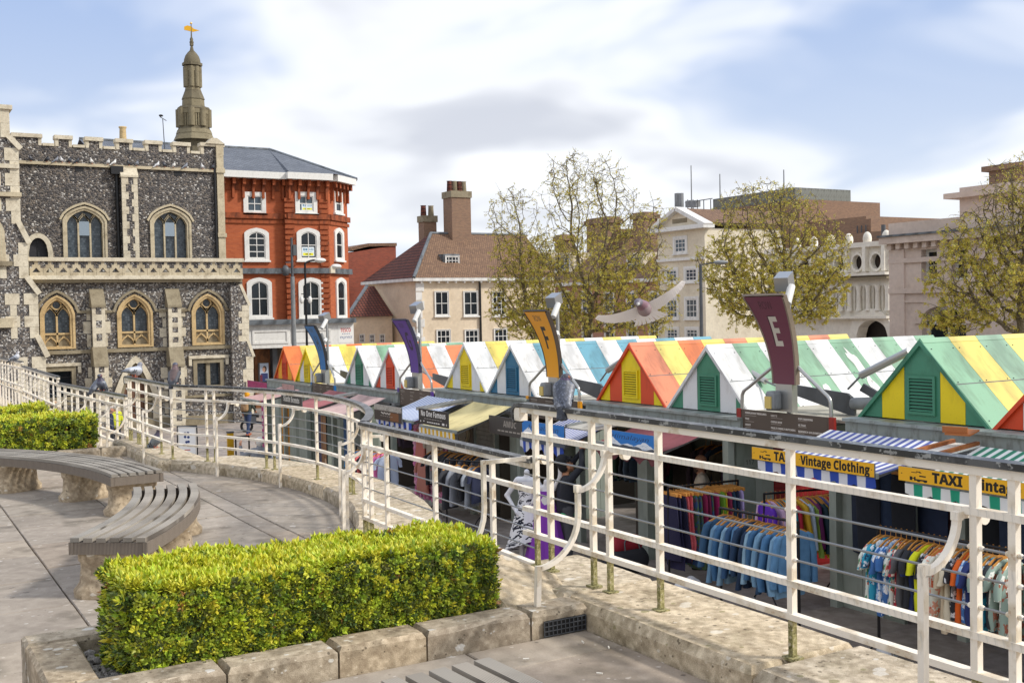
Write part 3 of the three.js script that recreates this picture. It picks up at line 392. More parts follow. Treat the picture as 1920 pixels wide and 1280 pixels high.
bench('bench whose slat ends poke into the bottom edge', -30, 1.6, 31.44, 32.0, -.05, .0600, 0, [.1, .9], 7);
// ---------------------------------------------------------------- market stalls
const COL = { red: 0xdb4a1e, orange: 0xe5793a, yellow: 0xf0d40c, paleYellow: 0xead35c, white: 0xe2e2e0, green: 0x45886a, paleGreen: 0x7fb08c, blue: 0x2d6f90, sky: 0x5fa2b6, amber: 0xf2a81a };
// sheets of one colour have weathered a little differently
const fade = (c, k) => { const q = new THREE.Color(c), h = {}; q.getHSL(h); q.setHSL(h.h, h.s * [1, .9, .82, .95][k], Math.min(.93, h.l * [1, 1.03, .97, .94][k])); return paint(q.getHex(), .5, .14); };
const GE = 11.2;                                     // line of the gable fronts
const WR = Math.PI / -2;                             // frame turned so local z points west (towards the terrace)
const pairY = { 8.4: .24, 14.4: .09, 20.4: 0, 26.4: -.19, 32.4: -.31 };
function stall(n, yb, c, label) { // n: centre of the gable; c: centre, side, corner, edge, roof A, roof B
  const sy = streetY(n), g = thing('market_stall', label, 'market stall', [GE, sy, -n], WR, 'gabled market stalls'), b0 = yb - sy, H = .97, at = s => b0 + H * (1 - Math.abs(s)); // local: x south, z west
  const strip = (s0, s1, col, nm) => { const pts = [[s0, b0 + .004], [s1, b0 + .004]]; if (s0 < 0 && s1 > 0) pts.push([s1, at(s1) - .03], [0, at(0) - .03], [s0, at(s0) - .03]); else pts.push([s1, Math.max(b0 + .006, at(s1) - .03)], [s0, Math.max(b0 + .006, at(s0) - .03)]); const m = new MB(); m.ext(pts, -.03, 0); m.build(nm, paint(col, .5, .06), g, true); };
  strip(-.265, .265, c[0], 'centre_board'); strip(-.62, -.27, c[1], 'side_board'); strip(.27, .62, c[1], 'side_board'); strip(-.985, -.625, c[2], 'corner_board'); strip(.625, .985, c[2], 'corner_board');
  const lou = new MB(); lou.ext([[-.21, b0 + .08], [.21, b0 + .08], [.21, b0 + .56], [-.21, b0 + .56]], .001, .028, [[[-.175, b0 + .115], [-.175, b0 + .525], [.175, b0 + .525], [.175, b0 + .115]]]); const lf = lou.build('louvre', paint(c[0], .5, .06), g, true); new MB().box(-.175, .175, b0 + .115, b0 + .525, .001, .004).build('louvre_back', M.black, lf, true);
  for (let i = 0; i < 10; i++) new MB().bx([0, b0 + .135 + i * .041, .014], [.35, .006, .036], .75).build('slat', paint(c[0], .5, .06), lf, true);
  for (const s of [-1, 1]) { const m = new MB(); m.ext([[s * 1.03, b0 - .05], [s * .97, b0 - .05], [0, b0 + H - .035], [0, b0 + H + .04]], -.02, .045); m.build('barge_board', paint(c[3], .5, .12), g, true); }
  const n0 = 10, w = .52; for (let i = 0; i < n0; i++) { const z1 = .03 - i * w, z0 = z1 - w + .006, t = .028, m = new MB(); m.ext([[-1.05, b0 - .06], [-1.05 + t, b0 - .06 - t], [0, b0 + H + .012 - t], [1.05 - t, b0 - .06 - t], [1.05, b0 - .06], [0, b0 + H + .04]], z0, z1, [], 0); m.add(new MB().ext([[-.05, b0 + H - .005], [0, b0 + H + .055], [.05, b0 + H - .005]], z0 - .0, z1).g[0]); m.build('roof_panel', fade(i % 2 ? c[5] : c[4], (i * 7 + Math.round(n * 3)) % 4), g, true); }
  for (const sd of [-1, 1]) { const m = new MB(); m.box(sd * .52 - .006, sd * .52 + .006, b0 + .462, b0 + .486, -5.14, .02); m.build('lap_joint', M.grey, g, true); const q = new MB(); for (let i = 0; i < n0; i++) for (const x of [.12, .5, .92]) for (const e of [.06, .46]) q.sph([sd * x, b0 + 1.012 - 1.019 * x, .03 - i * w - e], .011, 1, .7, 1, 6, 4); const f = q.build('fixings', M.darkGrey, g, true); f.userData.kind = 'stuff'; }
  // trusses under the sheets, closing gable at the far end
  { const m = new MB(); m.ext([[-.98, b0], [.98, b0], [0, b0 + H - .03]], -5.16, -5.13); m.build('rear_gable', paint(c[0], .5, .1), g, true); }
  // gutter ledge and fascia in front of the gable
  new MB().box(-1, 1, b0 - .05, b0 - .012, -.05, .32).build('gutter_ledge', M.fascia, g, true); new MB().box(-1, 1, b0 - .27, b0 - .052, .20, .26).build('fascia', M.fascia, g, true); new MB().box(-1, 1, b0 - .34, b0 - .275, .1, .36).build('awning_cassette', M.grey, g, true);
  new MB().box(-1.18, -.9, b0 - .1, b0 - .065, -5.2, -.06).build('side_gutter', M.fascia, g, true); new MB().box(.9, 1.18, b0 - .1, b0 - .068, -5.2, -.06).build('side_gutter', M.fascia, g, true);
  return [g, b0];
}
const stalls = {};
const S = (k, n, cols, label) => { const c = Math.round((n - 8.4) / 6) * 6 + 8.4; stalls[k] = stall(n - .18, pairY[+c.toFixed(1)], cols.map(x => COL[x]), label); };
S(10, 7.4, ['red', 'white', 'red', 'red', 'white', 'orange'], 'market stall at the right edge, only its red gable edge showing');
S(9, 9.4, ['green', 'yellow', 'green', 'green', 'paleGreen', 'paleYellow'], 'nearest market stall with green gable, yellow boards and green and yellow roof');
S(8, 13.4, ['green', 'white', 'green', 'white', 'white', 'paleGreen'], 'market stall with green louvre, white boards and patched green and white roof');
S(7, 15.4, ['yellow', 'red', 'yellow', 'red', 'orange', 'paleYellow'], 'market stall with red and yellow gable and orange and yellow roof');
S(6, 19.4, ['blue', 'white', 'blue', 'white', 'white', 'sky'], 'market stall with dark blue louvre and blue and white roof');
S(5, 21.4, ['yellow', 'white', 'yellow', 'white', 'white', 'paleYellow'], 'market stall with yellow louvre and white gable behind the amber sign');
S(4, 25.4, ['red', 'white', 'red', 'white', 'white', 'orange'], 'market stall with red louvre, white gable and orange and white roof');
S(3, 27.4, ['green', 'white', 'green', 'white', 'white', 'paleGreen'], 'far market stall with green louvre and white gable beside the purple sign');
S(2, 31.4, ['yellow', 'white', 'yellow', 'yellow', 'paleYellow', 'white'], 'far market stall with yellow gable behind the blue sign');
S(1, 33.4, ['red', 'amber', 'red', 'orange', 'orange', 'paleYellow'], 'farthest market stall with red louvre and all orange gable');
{ // bare white patches where the green paint of one roof has peeled
  const [g, b0] = stalls[8], P = (x, z) => [x, b0 + 1.01 - 1.019 * x + .006, z]; const patch = (pts) => { const sh = new THREE.Shape(pts.map(p => new THREE.Vector2(p[0], p[1]))); const q = new THREE.ShapeGeometry(sh), p = q.attributes.position; for (let i = 0; i < p.count; i++) { const [x, y, z] = P(p.getX(i), p.getY(i)); p.setXYZ(i, x, y, z); } q.computeVertexNormals(); const m = new MB(); m.add(q); const pm = M.white.clone(); pm.side = THREE.DoubleSide; m.build('peeled_patch', pm, g, true); };
  const R = rng(6), ring = (cx, cz, rx, rz, k) => { const o = []; for (let i = 0; i < k; i++) { const a = i / k * 6.283, r = .72 + R() * .5; o.push([cx + Math.cos(a) * rx * r, cz + Math.sin(a) * rz * r]); } return o; };
  patch(ring(.40, -2.83, .25, .10, 22)); patch(ring(.76, -2.86, .14, .10, 16)); patch(ring(.74, -1.8, .1, .07, 12)); }
// ---- stall bodies below the roofs: walls, posts, shutters and openings
function wallSeg(g, kind, a, b, y0, y1, fixed, axis) { // axis 'w': plane x = fixed, a..b run along north; axis 's': plane z = -fixed, a..b run along east
  const bx = (p, q, u, v, d0, d1) => { const m = new MB(); if (axis === 'w') m.box(fixed + d0, fixed + d1, u, v, -p, -q); else m.box(p, q, u, v, -fixed - d0, -fixed - d1); return m; };
  if (kind === 'boards') { const k = Math.max(1, Math.round(Math.abs(b - a) / .3)); for (let i = 0; i < k; i++) bx(lerp(a, b, i / k) + .004, lerp(a, b, (i + 1) / k) - .004, y0, y1, 0, .05).build('wall_board', i % 3 ? M.sage : M.sageDark, g); }
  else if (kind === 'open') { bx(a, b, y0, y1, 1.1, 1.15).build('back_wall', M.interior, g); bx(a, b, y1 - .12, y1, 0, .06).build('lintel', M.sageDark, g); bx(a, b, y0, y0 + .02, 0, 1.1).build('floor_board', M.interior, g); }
  else { const mt = kind, k = Math.floor((y1 - y0 - .2) / .09); bx(a, b, y1 - .2, y1, -.04, .05).build('shutter_box', M.sageDark, g); for (let i = 0; i < k; i++) bx(a, b, y0 + i * .09 + .003, y0 + (i + 1) * .09 - .003, (i % 2) * .004, .04).build('shutter_slat', mt, g); }
}
function body(c, label, west, south) {
  const sy = streetY(c), yt = pairY[c] - .28, g = thing('stall_body', label, 'stall', [13.5, sy, -c], 0, 'boarded stall bodies'), y0 = sy - .1;
  new MB().box(12.3, 16.1, y0, yt, -c + .75, -c - 1.9).build('core_wall', M.sageDark, g); new MB().box(10.95, 16.2, yt, yt + .06, -c + 2, -c - 2).build('ceiling', M.grey, g);
  for (const [k, a, b] of west) wallSeg(g, k, a, b, y0, yt - .002, 10.95, 'w'); for (const [k, a, b] of south) wallSeg(g, k, a, b, y0, yt - .003, c - 2, 's');
  for (const [x, n] of [[10.9, c - 1.96], [10.9, c], [10.9, c + 1.96], [16.1, c - 1.96]]) new MB().box(x - .06, x + .06, y0, yt - .004, -n - .06, -n + .06).build('corner_post', M.sage, g);
  return g;
}
const redSh = paint(0xa01a1c, .5, .15), creamSh = paint(0xc9c6b4, .5, .12), greySh = paint(0x9a9d9c, .5, .1), blueDoor = paint(0x155a92, .5, .1), amberDoor = paint(0xdc9210, .5, .1);
body(8.4, 'boarded stall below the green and yellow roof, dark inside', [['open', 6.5, 9.3], ['boards', 9.3, 10.3]], [['boards', 11, 16]]);
body(14.4, 'boarded stall with a red roller shutter facing the nearest alley', [['open', 12.55, 14.2], ['boards', 14.2, 14.75], ['open', 14.75, 16.3]], [['boards', 11.02, 11.75], [redSh, 11.76, 13.3], ['boards', 13.31, 16]]);
body(20.4, 'boarded stall with cream shutter below the cream awning', [['boards', 18.45, 18.95], ['open', 18.95, 19.6], [creamSh, 19.61, 20.5], [greySh, 20.52, 21.5], ['boards', 21.5, 22.3]], [['open', 11.05, 12.2], ['boards', 12.2, 13], ['open', 13, 14.4], ['boards', 14.4, 16]]);
body(26.4, 'boarded stall below the faded pink awnings', [['open', 24.5, 26.2], ['boards', 26.2, 27.2], [blueDoor, 27.21, 27.8], ['boards', 27.8, 28.3]], [['open', 11.05, 13], ['boards', 13, 16]]);
body(32.4, 'farthest boarded stall with an amber door', [['boards', 30.5, 32.2], [amberDoor, 32.21, 32.9], ['boards', 32.9, 34.3]], [['boards', 11, 16]]);
// ---- awnings
function stripeTex(a, b, k) { return printMat(256, 16, (x, w, h) => { x.fillStyle = a; x.fillRect(0, 0, w, h); x.fillStyle = b; for (let i = 0; i < k; i++) x.fillRect((i + .5) * w / k, 0, w / k / 2, h); }, .8); }
function awning(label, n0, n1, y, cloth, valMat, o = {}) { // y: cassette height at E 10.75; front at E ef
  const ef = o.ef ?? 9.53, yf = y - (o.drop ?? .26), g = thing('awning', label, 'awning', [10.7, y, -(n0 + n1) / 2], 0, 'stall awnings'), NU = 10, NV = 8; const P = [], U = [], I = [];
  for (let j = 0; j <= NV; j++) for (let i = 0; i <= NU; i++) { const u = i / NU, v = j / NV; P.push(lerp(10.75, ef, v), lerp(y, yf, v) - Math.sin(v * 3.14) * .035 - Math.sin(u * 3.14) * .01, -lerp(n1, n0, u)); U.push(u, v); }
  for (let j = 0; j < NV; j++) for (let i = 0; i < NU; i++) { const a = j * (NU + 1) + i; I.push(a, a + NU + 1, a + 1, a + 1, a + NU + 1, a + NU + 2); }
  const mk = (nm, mt, P, U, I) => { const q = new THREE.BufferGeometry(); q.setAttribute('position', new THREE.BufferAttribute(new Float32Array(P), 3)); q.setAttribute('uv', new THREE.BufferAttribute(new Float32Array(U), 2)); q.setIndex(I); q.computeVertexNormals(); const m = new MB(); m.keepUV = true; m.add(q); mt.side = THREE.DoubleSide; return m.build(nm, mt, g); };
  mk('cloth', cloth, P, U, I);
  new MB().bar([ef, yf - .012, -n0], [ef, yf - .012, -n1], .05, .06).build('front_bar', M.fascia, g);
  for (const n of [n0 + .15, n1 - .15]) new MB().bar([10.75, y - .10, -n], [ef + .05, yf - .07, -n], .03, .035).build('folding_arm', M.grey, g);
  if (valMat) { const K = 40, w = Math.abs(n1 - n0), sc = Math.max(2, Math.round(w / .3)), p = [], u = [], x = []; for (let i = 0; i <= K; i++) { const t = i / K, n = lerp(n1, n0, t), d = .15 + .045 * Math.cos(t * sc * 6.283 + 3.14), wv = .012 * Math.sin(t * 40); p.push(ef - .035, yf - .03, -n, ef - .03 + wv, yf - .03 - d, -n); u.push(t, 1, t, 0); if (i < K) { const a = i * 2; x.push(a, a + 1, a + 2, a + 2, a + 1, a + 3); } } mk('valance', valMat, p, u, x); }
  return g;
}
const yA = c => pairY[c] - .16;
const blueW = stripeTex('#e4e4e4', '#5c66a8', 16), greenW = stripeTex('#e2e4e0', '#2f7f63', 14), blueW2 = blueW, blueV = stripeTex('#dcdee4', '#2f4fae', 7), greenV = stripeTex('#e4e6e4', '#1f9a78', 7), yelV = stripeTex('#e8e6da', '#e0b020', 9), cloth = (c, w = .14) => { const k = mat(c, .85); k.map = wearMap(w, .8); return k; };
awning('blue and white striped awning over the word Clothing', 8.45, 10.3, yA(8.4), blueW, blueV); awning('green and white striped awning at the right edge', 6.45, 8.05, yA(8.4), greenW, greenV);
awning('plain maroon awning with a brown valance', 12.5, 14.1, yA(14.4) + .02, cloth(0x8a4a4e), cloth(0x6e3a3e), { ef: 9.7, drop: .3 }); awning('blue and white striped awning beside the maroon one', 14.85, 16.2, yA(14.4), blueW2, blueV, { ef: 9.6, drop: .40 });
awning('cream yellow awning over the black and white sign', 18.5, 20.05, yA(20.4), cloth(0xe6d69a), yelV, { drop: .4 }); awning('pale blue pinstriped awning beside the cream one', 20.4, 22.2, yA(20.4), stripeTex('#dfe3ea', '#7f92bd', 14), blueV, { drop: .36 });
awning('pale pink faded awning', 24.5, 26.2, yA(26.4), cloth(0xcfb0aa), null, { drop: .36 }); awning('rose red faded awning', 26.5, 28.2, yA(26.4), cloth(0xb06a6c), null, { drop: .36 });
awning('small faded pink awning at the far end of the stalls', 30.6, 32.3, yA(32.4), cloth(0xc9a29c), null);
{ // flat weathered sheets between awnings
  const sheet = (l, n0, n1, c, ef, m) => { const g = thing('canopy_sheet', l, 'canopy', [10.3, yA(c), -(n0 + n1) / 2]); new MB().bx([(10.75 + ef) / 2, yA(c) - .055, -(n0 + n1) / 2], [10.75 - ef, .02, n1 - n0], 0, 0, .1).build('sheet', m, g); for (const n of [n0 + .03, n1 - .03]) new MB().bx([(10.75 + ef) / 2, yA(c) - .03, -n], [10.75 - ef, .05, .05], 0, 0, .1).build('edge_batten', m === M.white ? M.timber : M.grey, g); };
  sheet('translucent white sheet in an orange timber frame between the striped awnings', 8.06, 8.44, 8.4, 9.6, M.white); sheet('grey weathered sheet between striped and maroon awnings', 14.12, 14.84, 14.4, 9.6, paint(0xb4b0a6, .8, .3)); sheet('grey weathered plank between cream and pinstriped awnings', 20.06, 20.39, 20.4, 9.6, paint(0xaaa294, .8, .35)); sheet('narrow grey sheet between the pink awnings', 26.22, 26.48, 26.4, 9.7, paint(0xa9a49a, .8, .3));
  const g = thing('gutter_scoop', 'rusty timber trough lying on the gutter above the yellow signs', 'trough', [10.6, .24, -8.2]); new MB().bx([10.62, .235, -8.2], [.3, .02, .28], 0, .3, .1).build('base', M.timber, g); new MB().bx([10.5, .27, -8.2], [.02, .07, .28], 0, .3, .1).build('side', M.timber, g);
}
// ---- printed boards
function board(name, label, cat, n0, n1, y0, y1, E, m, group) { const w = Math.abs(n1 - n0), h = y1 - y0, g = thing(name, label, cat, [E, y0, -(n0 + n1) / 2], WR, group); const q = new MB(); q.keepUV = true; const pl = new THREE.PlaneGeometry(w, h); pl.translate(0, h / 2, .0125); q.add(pl); q.build('printed_face', m, g, true); new MB().box(-w / 2, w / 2, 0, h, -.01, .012).build('backing_board', M.darkGrey, g, true); return g; }
const taxi = (withAll) => printMat(1024, 128, (x, w, h) => { x.fillStyle = '#f0b41a'; x.fillRect(0, 0, w, h); x.fillStyle = '#17130c'; x.font = 'bold 92px sans-serif'; x.textBaseline = 'middle'; x.save(); x.translate(205, 66); x.scale(.86, 1.3); x.fillText('TAXI', 0, 0); x.strokeStyle = '#17130c'; x.lineWidth = 5; x.strokeText('TAXI', 0, 0); x.restore(); x.save(); x.translate(440, 66); x.scale(.75, 1.28); x.lineWidth = 5; x.strokeText('Vintage Clothing', 0, 0); x.fillText('Vintage Clothing', 0, 0); x.restore(); // little car mark
  x.fillRect(70, 78, 16, 34); x.fillRect(84, 88, 12, 8); x.fillRect(96, 78, 10, 34); x.fillRect(106, 96, 70, 14); x.fillRect(128, 60, 40, 12); x.beginPath(); x.ellipse(124, 110, 11, 9, 0, 0, 7); x.ellipse(164, 110, 11, 9, 0, 0, 7); x.fill(); x.fillRect(80, 36, 34, 6); x.fillRect(110, 26, 26, 8); x.fillRect(128, 34, 14, 5); for (const p of [20, 430, 742, 1004]) { x.beginPath(); x.arc(p, 60, 4, 0, 7); x.fill(); } }, .45);
const TAXI = taxi(); board('shop_sign', 'yellow sign with black lettering on the blue striped awning', 'sign', 8.43, 10.36, -.195, -.045, 9.47, TAXI); board('shop_sign', 'yellow sign with black lettering on the green striped awning', 'sign', 5.95, 8.1, -.18, -.03, 9.47, TAXI);
const mountain = (t) => printMat(512, 256, (x, w, h) => { x.fillStyle = '#1d78c8'; x.fillRect(0, 0, w, h); const R = rng(t); x.fillStyle = '#e6ecf2'; const peak = (cx, b, hh, ww) => { x.beginPath(); x.moveTo(cx - ww, b); for (let i = 0; i <= 8; i++) x.lineTo(cx - ww + ww * i / 8, b - hh * i / 8 - (R() - .3) * 14 * (i && i < 8)); for (let i = 1; i <= 8; i++) x.lineTo(cx + ww * i / 8, b - hh * (8 - i) / 8 - (R() - .3) * 14 * (i < 8)); x.fill(); }; peak(80, 190, 120, 110); peak(400, 190, 90, 130); peak(240, 200, 60, 120); x.fillStyle = '#47505c'; x.beginPath(); x.moveTo(0, 256); for (let i = 0; i <= 16; i++) x.lineTo(i * 32, 196 - R() * 34); x.lineTo(512, 256); x.fill(); x.fillStyle = '#86a6c8'; for (let i = 0; i < 30; i++) x.fillRect(R() * 500, 130 + R() * 60, 8 + R() * 18, 3); x.fillStyle = '#12335c'; x.font = 'italic 78px sans-serif'; x.fillText('Himalayan', 70, 92); }, .5);
const MOUNT = mountain(3); board('shop_sign', 'blue mountain banner at the maroon awning, right one of two', 'sign', 12.5, 13.78, -.42, -.12, 9.63, MOUNT, 'blue mountain banners'); board('shop_sign', 'blue mountain banner by the start of the near railing, left one of two', 'sign', 14.72, 16.02, -.50, -.15, 9.52, MOUNT, 'blue mountain banners');
board('shop_sign', 'black sign with bold white name on the cream awning', 'sign', 18.6, 19.88, -.5, -.2, 9.43, printMat(512, 128, (x, w, h) => { x.fillStyle = '#2b2623'; x.fillRect(0, 0, w, h); x.fillStyle = '#efece6'; x.textAlign = 'center'; x.save(); x.translate(w / 2, 58); x.scale(.86, 1); x.font = 'bold 66px sans-serif'; x.fillText('No One Famous', 0, 0); x.restore(); x.fillStyle = '#8f8a84'; for (let i = 0; i < 7; i++) x.fillRect(96 + i * 46, 74, 36, 7); x.fillStyle = '#e6e2dc'; x.fillRect(30, 96, 12, 16); x.fillRect(86, 94, 16, 12); for (let i = 0; i < 6; i++) x.fillRect(150 + i * 38, 100, 30, 9); x.fillRect(410, 94, 40, 18); x.fillRect(478, 96, 12, 16); }));
board('shop_sign', 'brown photographic sign with pale script on the pinstriped awning', 'sign', 20.7, 22.1, -.58, -.25, 9.43, printMat(256, 96, (x, w, h) => { const R = rng(4); x.fillStyle = '#a9a49a'; x.fillRect(0, 0, w, h); x.fillStyle = '#3a2e28'; x.fillRect(0, 34, w, h); x.fillStyle = '#7a4a1e'; x.fillRect(150, 40, 80, 50); x.fillStyle = '#e4ded2'; for (let i = 0; i < 10; i++) { x.beginPath(); x.arc(70 + i * 9, 46 + (i % 3) * 3, 4, 0, 7); x.fill(); } x.fillStyle = '#998f84'; for (let i = 0; i < 6; i++) x.fillRect(60 + i * 20, 64, 14, 4); for (let i = 0; i < 40; i++) { x.fillStyle = i % 2 ? '#5b5148' : '#c9c4ba'; x.fillRect(R() * w, R() * 34, 5, 5); } }));
board('shop_sign', 'dark grey sign with spiky white lettering near the far end', 'sign', 26.9, 28.5, -.68, -.33, 9.5, printMat(256, 96, (x, w, h) => { x.fillStyle = '#35332f'; x.fillRect(0, 0, w, h); x.fillStyle = '#e8e4da'; x.textAlign = 'center'; x.save(); x.translate(w / 2, 66); x.scale(.7, 1.15); x.font = 'bold 46px serif'; x.fillText('Sixth Scents', 0, 0); x.restore(); }));
board('shop_sign', 'magenta sign board at the far left end of the stalls', 'sign', 29.7, 31.5, -.45, -.17, 9.5, paint(0xa82a66, .6, .3)); board('shop_sign', 'blank pale pink board lying above the far awnings', 'sign', 28.6, 29.6, -.42, -.2, 9.9, paint(0xc49a94, .7, .3));
board('shop_sign', 'dim brown sign under the cream awning with pale capitals', 'sign', 17.0, 18.4, -.62, -.28, 10.2, printMat(256, 64, (x, w, h) => { x.fillStyle = '#4a4540'; x.fillRect(0, 0, w, h); x.fillStyle = '#a8a094'; x.font = 'bold 30px sans-serif'; x.fillText('AMUC', 100, 34); for (let i = 0; i < 6; i++) x.fillRect(60 + i * 26, 46, 20, 5); }));
{ const g = thing('number_plate', 'stall number 117 on the sage boards beside the red shutter', 'number', [11.4, -.62, -12.385]); const q = new MB(); q.keepUV = true; const pl = new THREE.PlaneGeometry(.5, .16); q.add(pl); q.build('printed_face', printMat(128, 40, (x, w, h) => { x.fillStyle = '#8b948a'; x.fillRect(0, 0, w, h); x.fillStyle = '#23262a'; x.font = '26px sans-serif'; x.fillText('117', 8, 28); x.fillText('117', 74, 28); }), g, true); }
// ---------------------------------------------------------------- row signs in the alleys
function rowSign(n, letter, c, dark, yb, boardText, label, edge) {
  const g = thing('row_sign', label, 'sign', [GE - .15, yb, -n], WR, 'curved row signs'); // local x south, y up from gutter level, z west
  const prof = t => [lerp(0, .38, t * t), lerp(.38, 1.66, t) - .06 * t * t], half = t => lerp(.205, .37, Math.pow(t, 1.7)), K = 16, P = [], U = [], I = [], B = [], BI = [];
  for (let i = 0; i <= K; i++) { const t = i / K, [z, y] = prof(t), h = half(t); P.push(-h, y, z + .035, h, y, z + .035); U.push(.5 - h / .74, t, .5 + h / .74, t); if (i < K) { const a = i * 2; I.push(a, a + 1, a + 2, a + 1, a + 3, a + 2); } }
  const q = new THREE.BufferGeometry(); q.setAttribute('position', new THREE.BufferAttribute(new Float32Array(P), 3)); q.setAttribute('uv', new THREE.BufferAttribute(new Float32Array(U), 2)); q.setIndex(I); q.computeVertexNormals(); const m = new MB(); m.keepUV = true; m.add(q);
  m.build('letter_face', printMat(256, 330, (x, w, h) => { x.fillStyle = c; x.fillRect(0, 0, w, h); x.fillStyle = letter === 'E' ? '#3a1c28' : dark; x.textAlign = 'center'; x.font = '40px sans-serif'; x.fillText('ROW', w * .46, 48); if (letter === 'E') { x.save(); x.translate(w * .5 - 7, 187); x.scale(.95, 1.2); x.font = 'bold 132px sans-serif'; x.fillText(letter, 0, 0); x.restore(); } x.fillStyle = dark; x.save(); x.translate(w * .5, 190); x.scale(.95, 1.2); x.font = 'bold 132px sans-serif'; x.fillText(letter, 0, 0); x.restore(); }, .4), g, true);
  { const s = new MB(), D = .075; for (const sd of [-1, 1]) { const pts = []; for (let i = 0; i <= K; i++) { const t = i / K, [z, y] = prof(t); pts.push([sd * (half(t) + .012), y, z]); } s.sweep(pts, .03, D, 0, [1, 0, 0]); } const [z1, y1] = prof(1), h1 = half(1); s.bx([0, y1 + .012, z1], [2 * h1 + .05, .03, .09], -.4); s.build('edge_frame', paint(edge, .45, .1), g, true); const bk = new MB(); const bq = q.clone(); bq.translate(0, 0, -.05); bk.keepUV = true; bk.add(bq); const bm = M.darkGrey.clone(); bm.side = THREE.DoubleSide; bk.build('back_panel', bm, g, true); }
  new MB().box(-.16, .16, 0, .38, -.06, .04).build('pedestal', M.steel, g, true);
  { const b = new MB(); b.lathe([-.12, .02, .12], [[0, 0], [.1, 0], [.11, .04], [.11, .22], [.09, .26], [0, .27]], 14); b.build('lamp_housing', M.grey, g, true); new MB().bx([-.12, .13, .225], [.12, .17, .02]).build('lamp_lens', mat(0xd9c070, .25), g, true); }
  for (const s of [-1, 1]) new MB().tube([[s * .86, -.35, .03], [s * .86, .1, .03], [s * .84, .22, .03], [s * .7, .32, .02], [s * .3, .58, 0], [s * .17, .66, -.02]], .026, 8, 26).build('hoop', M.steel, g, true);
  // directory board
  { const bd = new MB(); bd.box(-.9, .9, -.42, -.02, .03, .06); const bm = bd.build('directory_board', paint(0x5a4d42, .5, .06), g, true); const f = new MB(); f.keepUV = true; const pl = new THREE.PlaneGeometry(1.64, .38); pl.translate(0, -.22, .0625); f.add(pl); f.build('lettering', printMat(512, 128, (x, w, h) => { x.fillStyle = '#5a4d42'; x.fillRect(0, 0, w, h); boardText.forEach((col, i) => col.forEach((t, j) => { x.fillStyle = '#ece6dc'; x.font = 'bold 12px sans-serif'; x.fillText(t, 16 + i * 165, 16 + j * 29 + i * 2); x.fillStyle = '#a0968a'; const L = 30 + ((t.length * 37) % 60); x.fillRect(16 + i * 165, 23 + j * 29, L, 2.5); })); }), bm, true); for (const s of [-1, 1]) new MB().box(s * .9 - .045, s * .9 + .045, -.425, -.015, .025, .068).build('end_strip', paint(edge === 0x8a7a6a ? 0x9c2a20 : new THREE.Color(c).getHex(), .45, .05), bm, true); }
  return g;
}
const tE = [['HIMALAYAN TREASURES', 'TAXI', 'BERRY', 'THE MUSHY PEA STALL'], ["LUCY'S", 'CHINA WOK', "PAUL'S FAMILY BUTCHERS", "DAFFERN'S"], ['POP FASHIONS', 'HI THAI', 'NORWICH GOLDSMITHS', "PICKERING'S"]];
// the farther boards are only legible as short strokes
const strokes = s => { const R = rng(s), o = []; for (let i = 0; i < 3; i++) { const c = []; for (let j = 0; j < 4; j++) c.push('\u2014'.repeat(2 + Math.floor(R() * 6))); o.push(c); } return o; };
rowSign(11.4, 'E', '#6f3a4a', '#c9c2b2', .22, tE, 'curved maroon row sign between the two nearest stalls', 0x8a7a6a);
rowSign(17.4, 'F', '#f0a416', '#2e2822', .06, strokes(2), 'curved amber row sign behind the pigeon on the rail', 0x4a4038);
rowSign(23.4, 'G', '#5b3a96', '#241a3c', -.09, strokes(3), 'curved purple row sign in front of the beige house', 0x33304a);
rowSign(29.4, 'H', '#1f74b4', '#15344e', -.24, strokes(4), 'curved blue row sign in front of the red brick building', 0x2c2c2e);
// slim masts with a floodlight box and camera tubes behind each sign
function mast(n, yb, h, label, extra) { const g = thing('camera_mast', label, 'camera mast', [GE - .02, yb, -n - .04], WR, 'camera masts'); new MB().cyl([0, -.3, 0], [0, h, 0], .045, .032, 10).build('pole', M.steel, g, true); new MB().bx([-.02, h + .09, .06], [.2, .2, .28], .35, .5).build('floodlight', M.steel, g, true); new MB().cyl([.12, h + .02, .06], [.22, h - .22, .24], .055, .055, 12).build('camera_tube', M.white, g, true); new MB().bx([.06, h - .02, .06], [.14, .03, .05]).build('bracket', M.grey, g, true); if (extra) { new MB().bx([-.14, h * .72, .12], [.16, .26, .06], .1, .6, .3).build('aerial_panel', M.white, g, true); new MB().cyl([.08, h * .7, .08], [.3, h * .66, .2], .05, .05, 10).build('camera_tube', M.white, g, true); for (const y of [.45, .55]) new MB().bx([-.08, h * y, .03], [.2, .025, .03]).build('bracket', M.grey, g, true); } return g; }
mast(11.42, .22, 1.72, 'steel camera mast with boxy floodlight beside the maroon sign'); mast(17.42, .06, 1.72, 'steel camera mast with white cameras beside the amber sign', true); mast(23.4, -.09, 1.8, 'steel camera mast with white cameras beside the purple sign', true); mast(29.4, -.24, 1.75, 'steel camera mast with white cameras beside the blue sign', true);
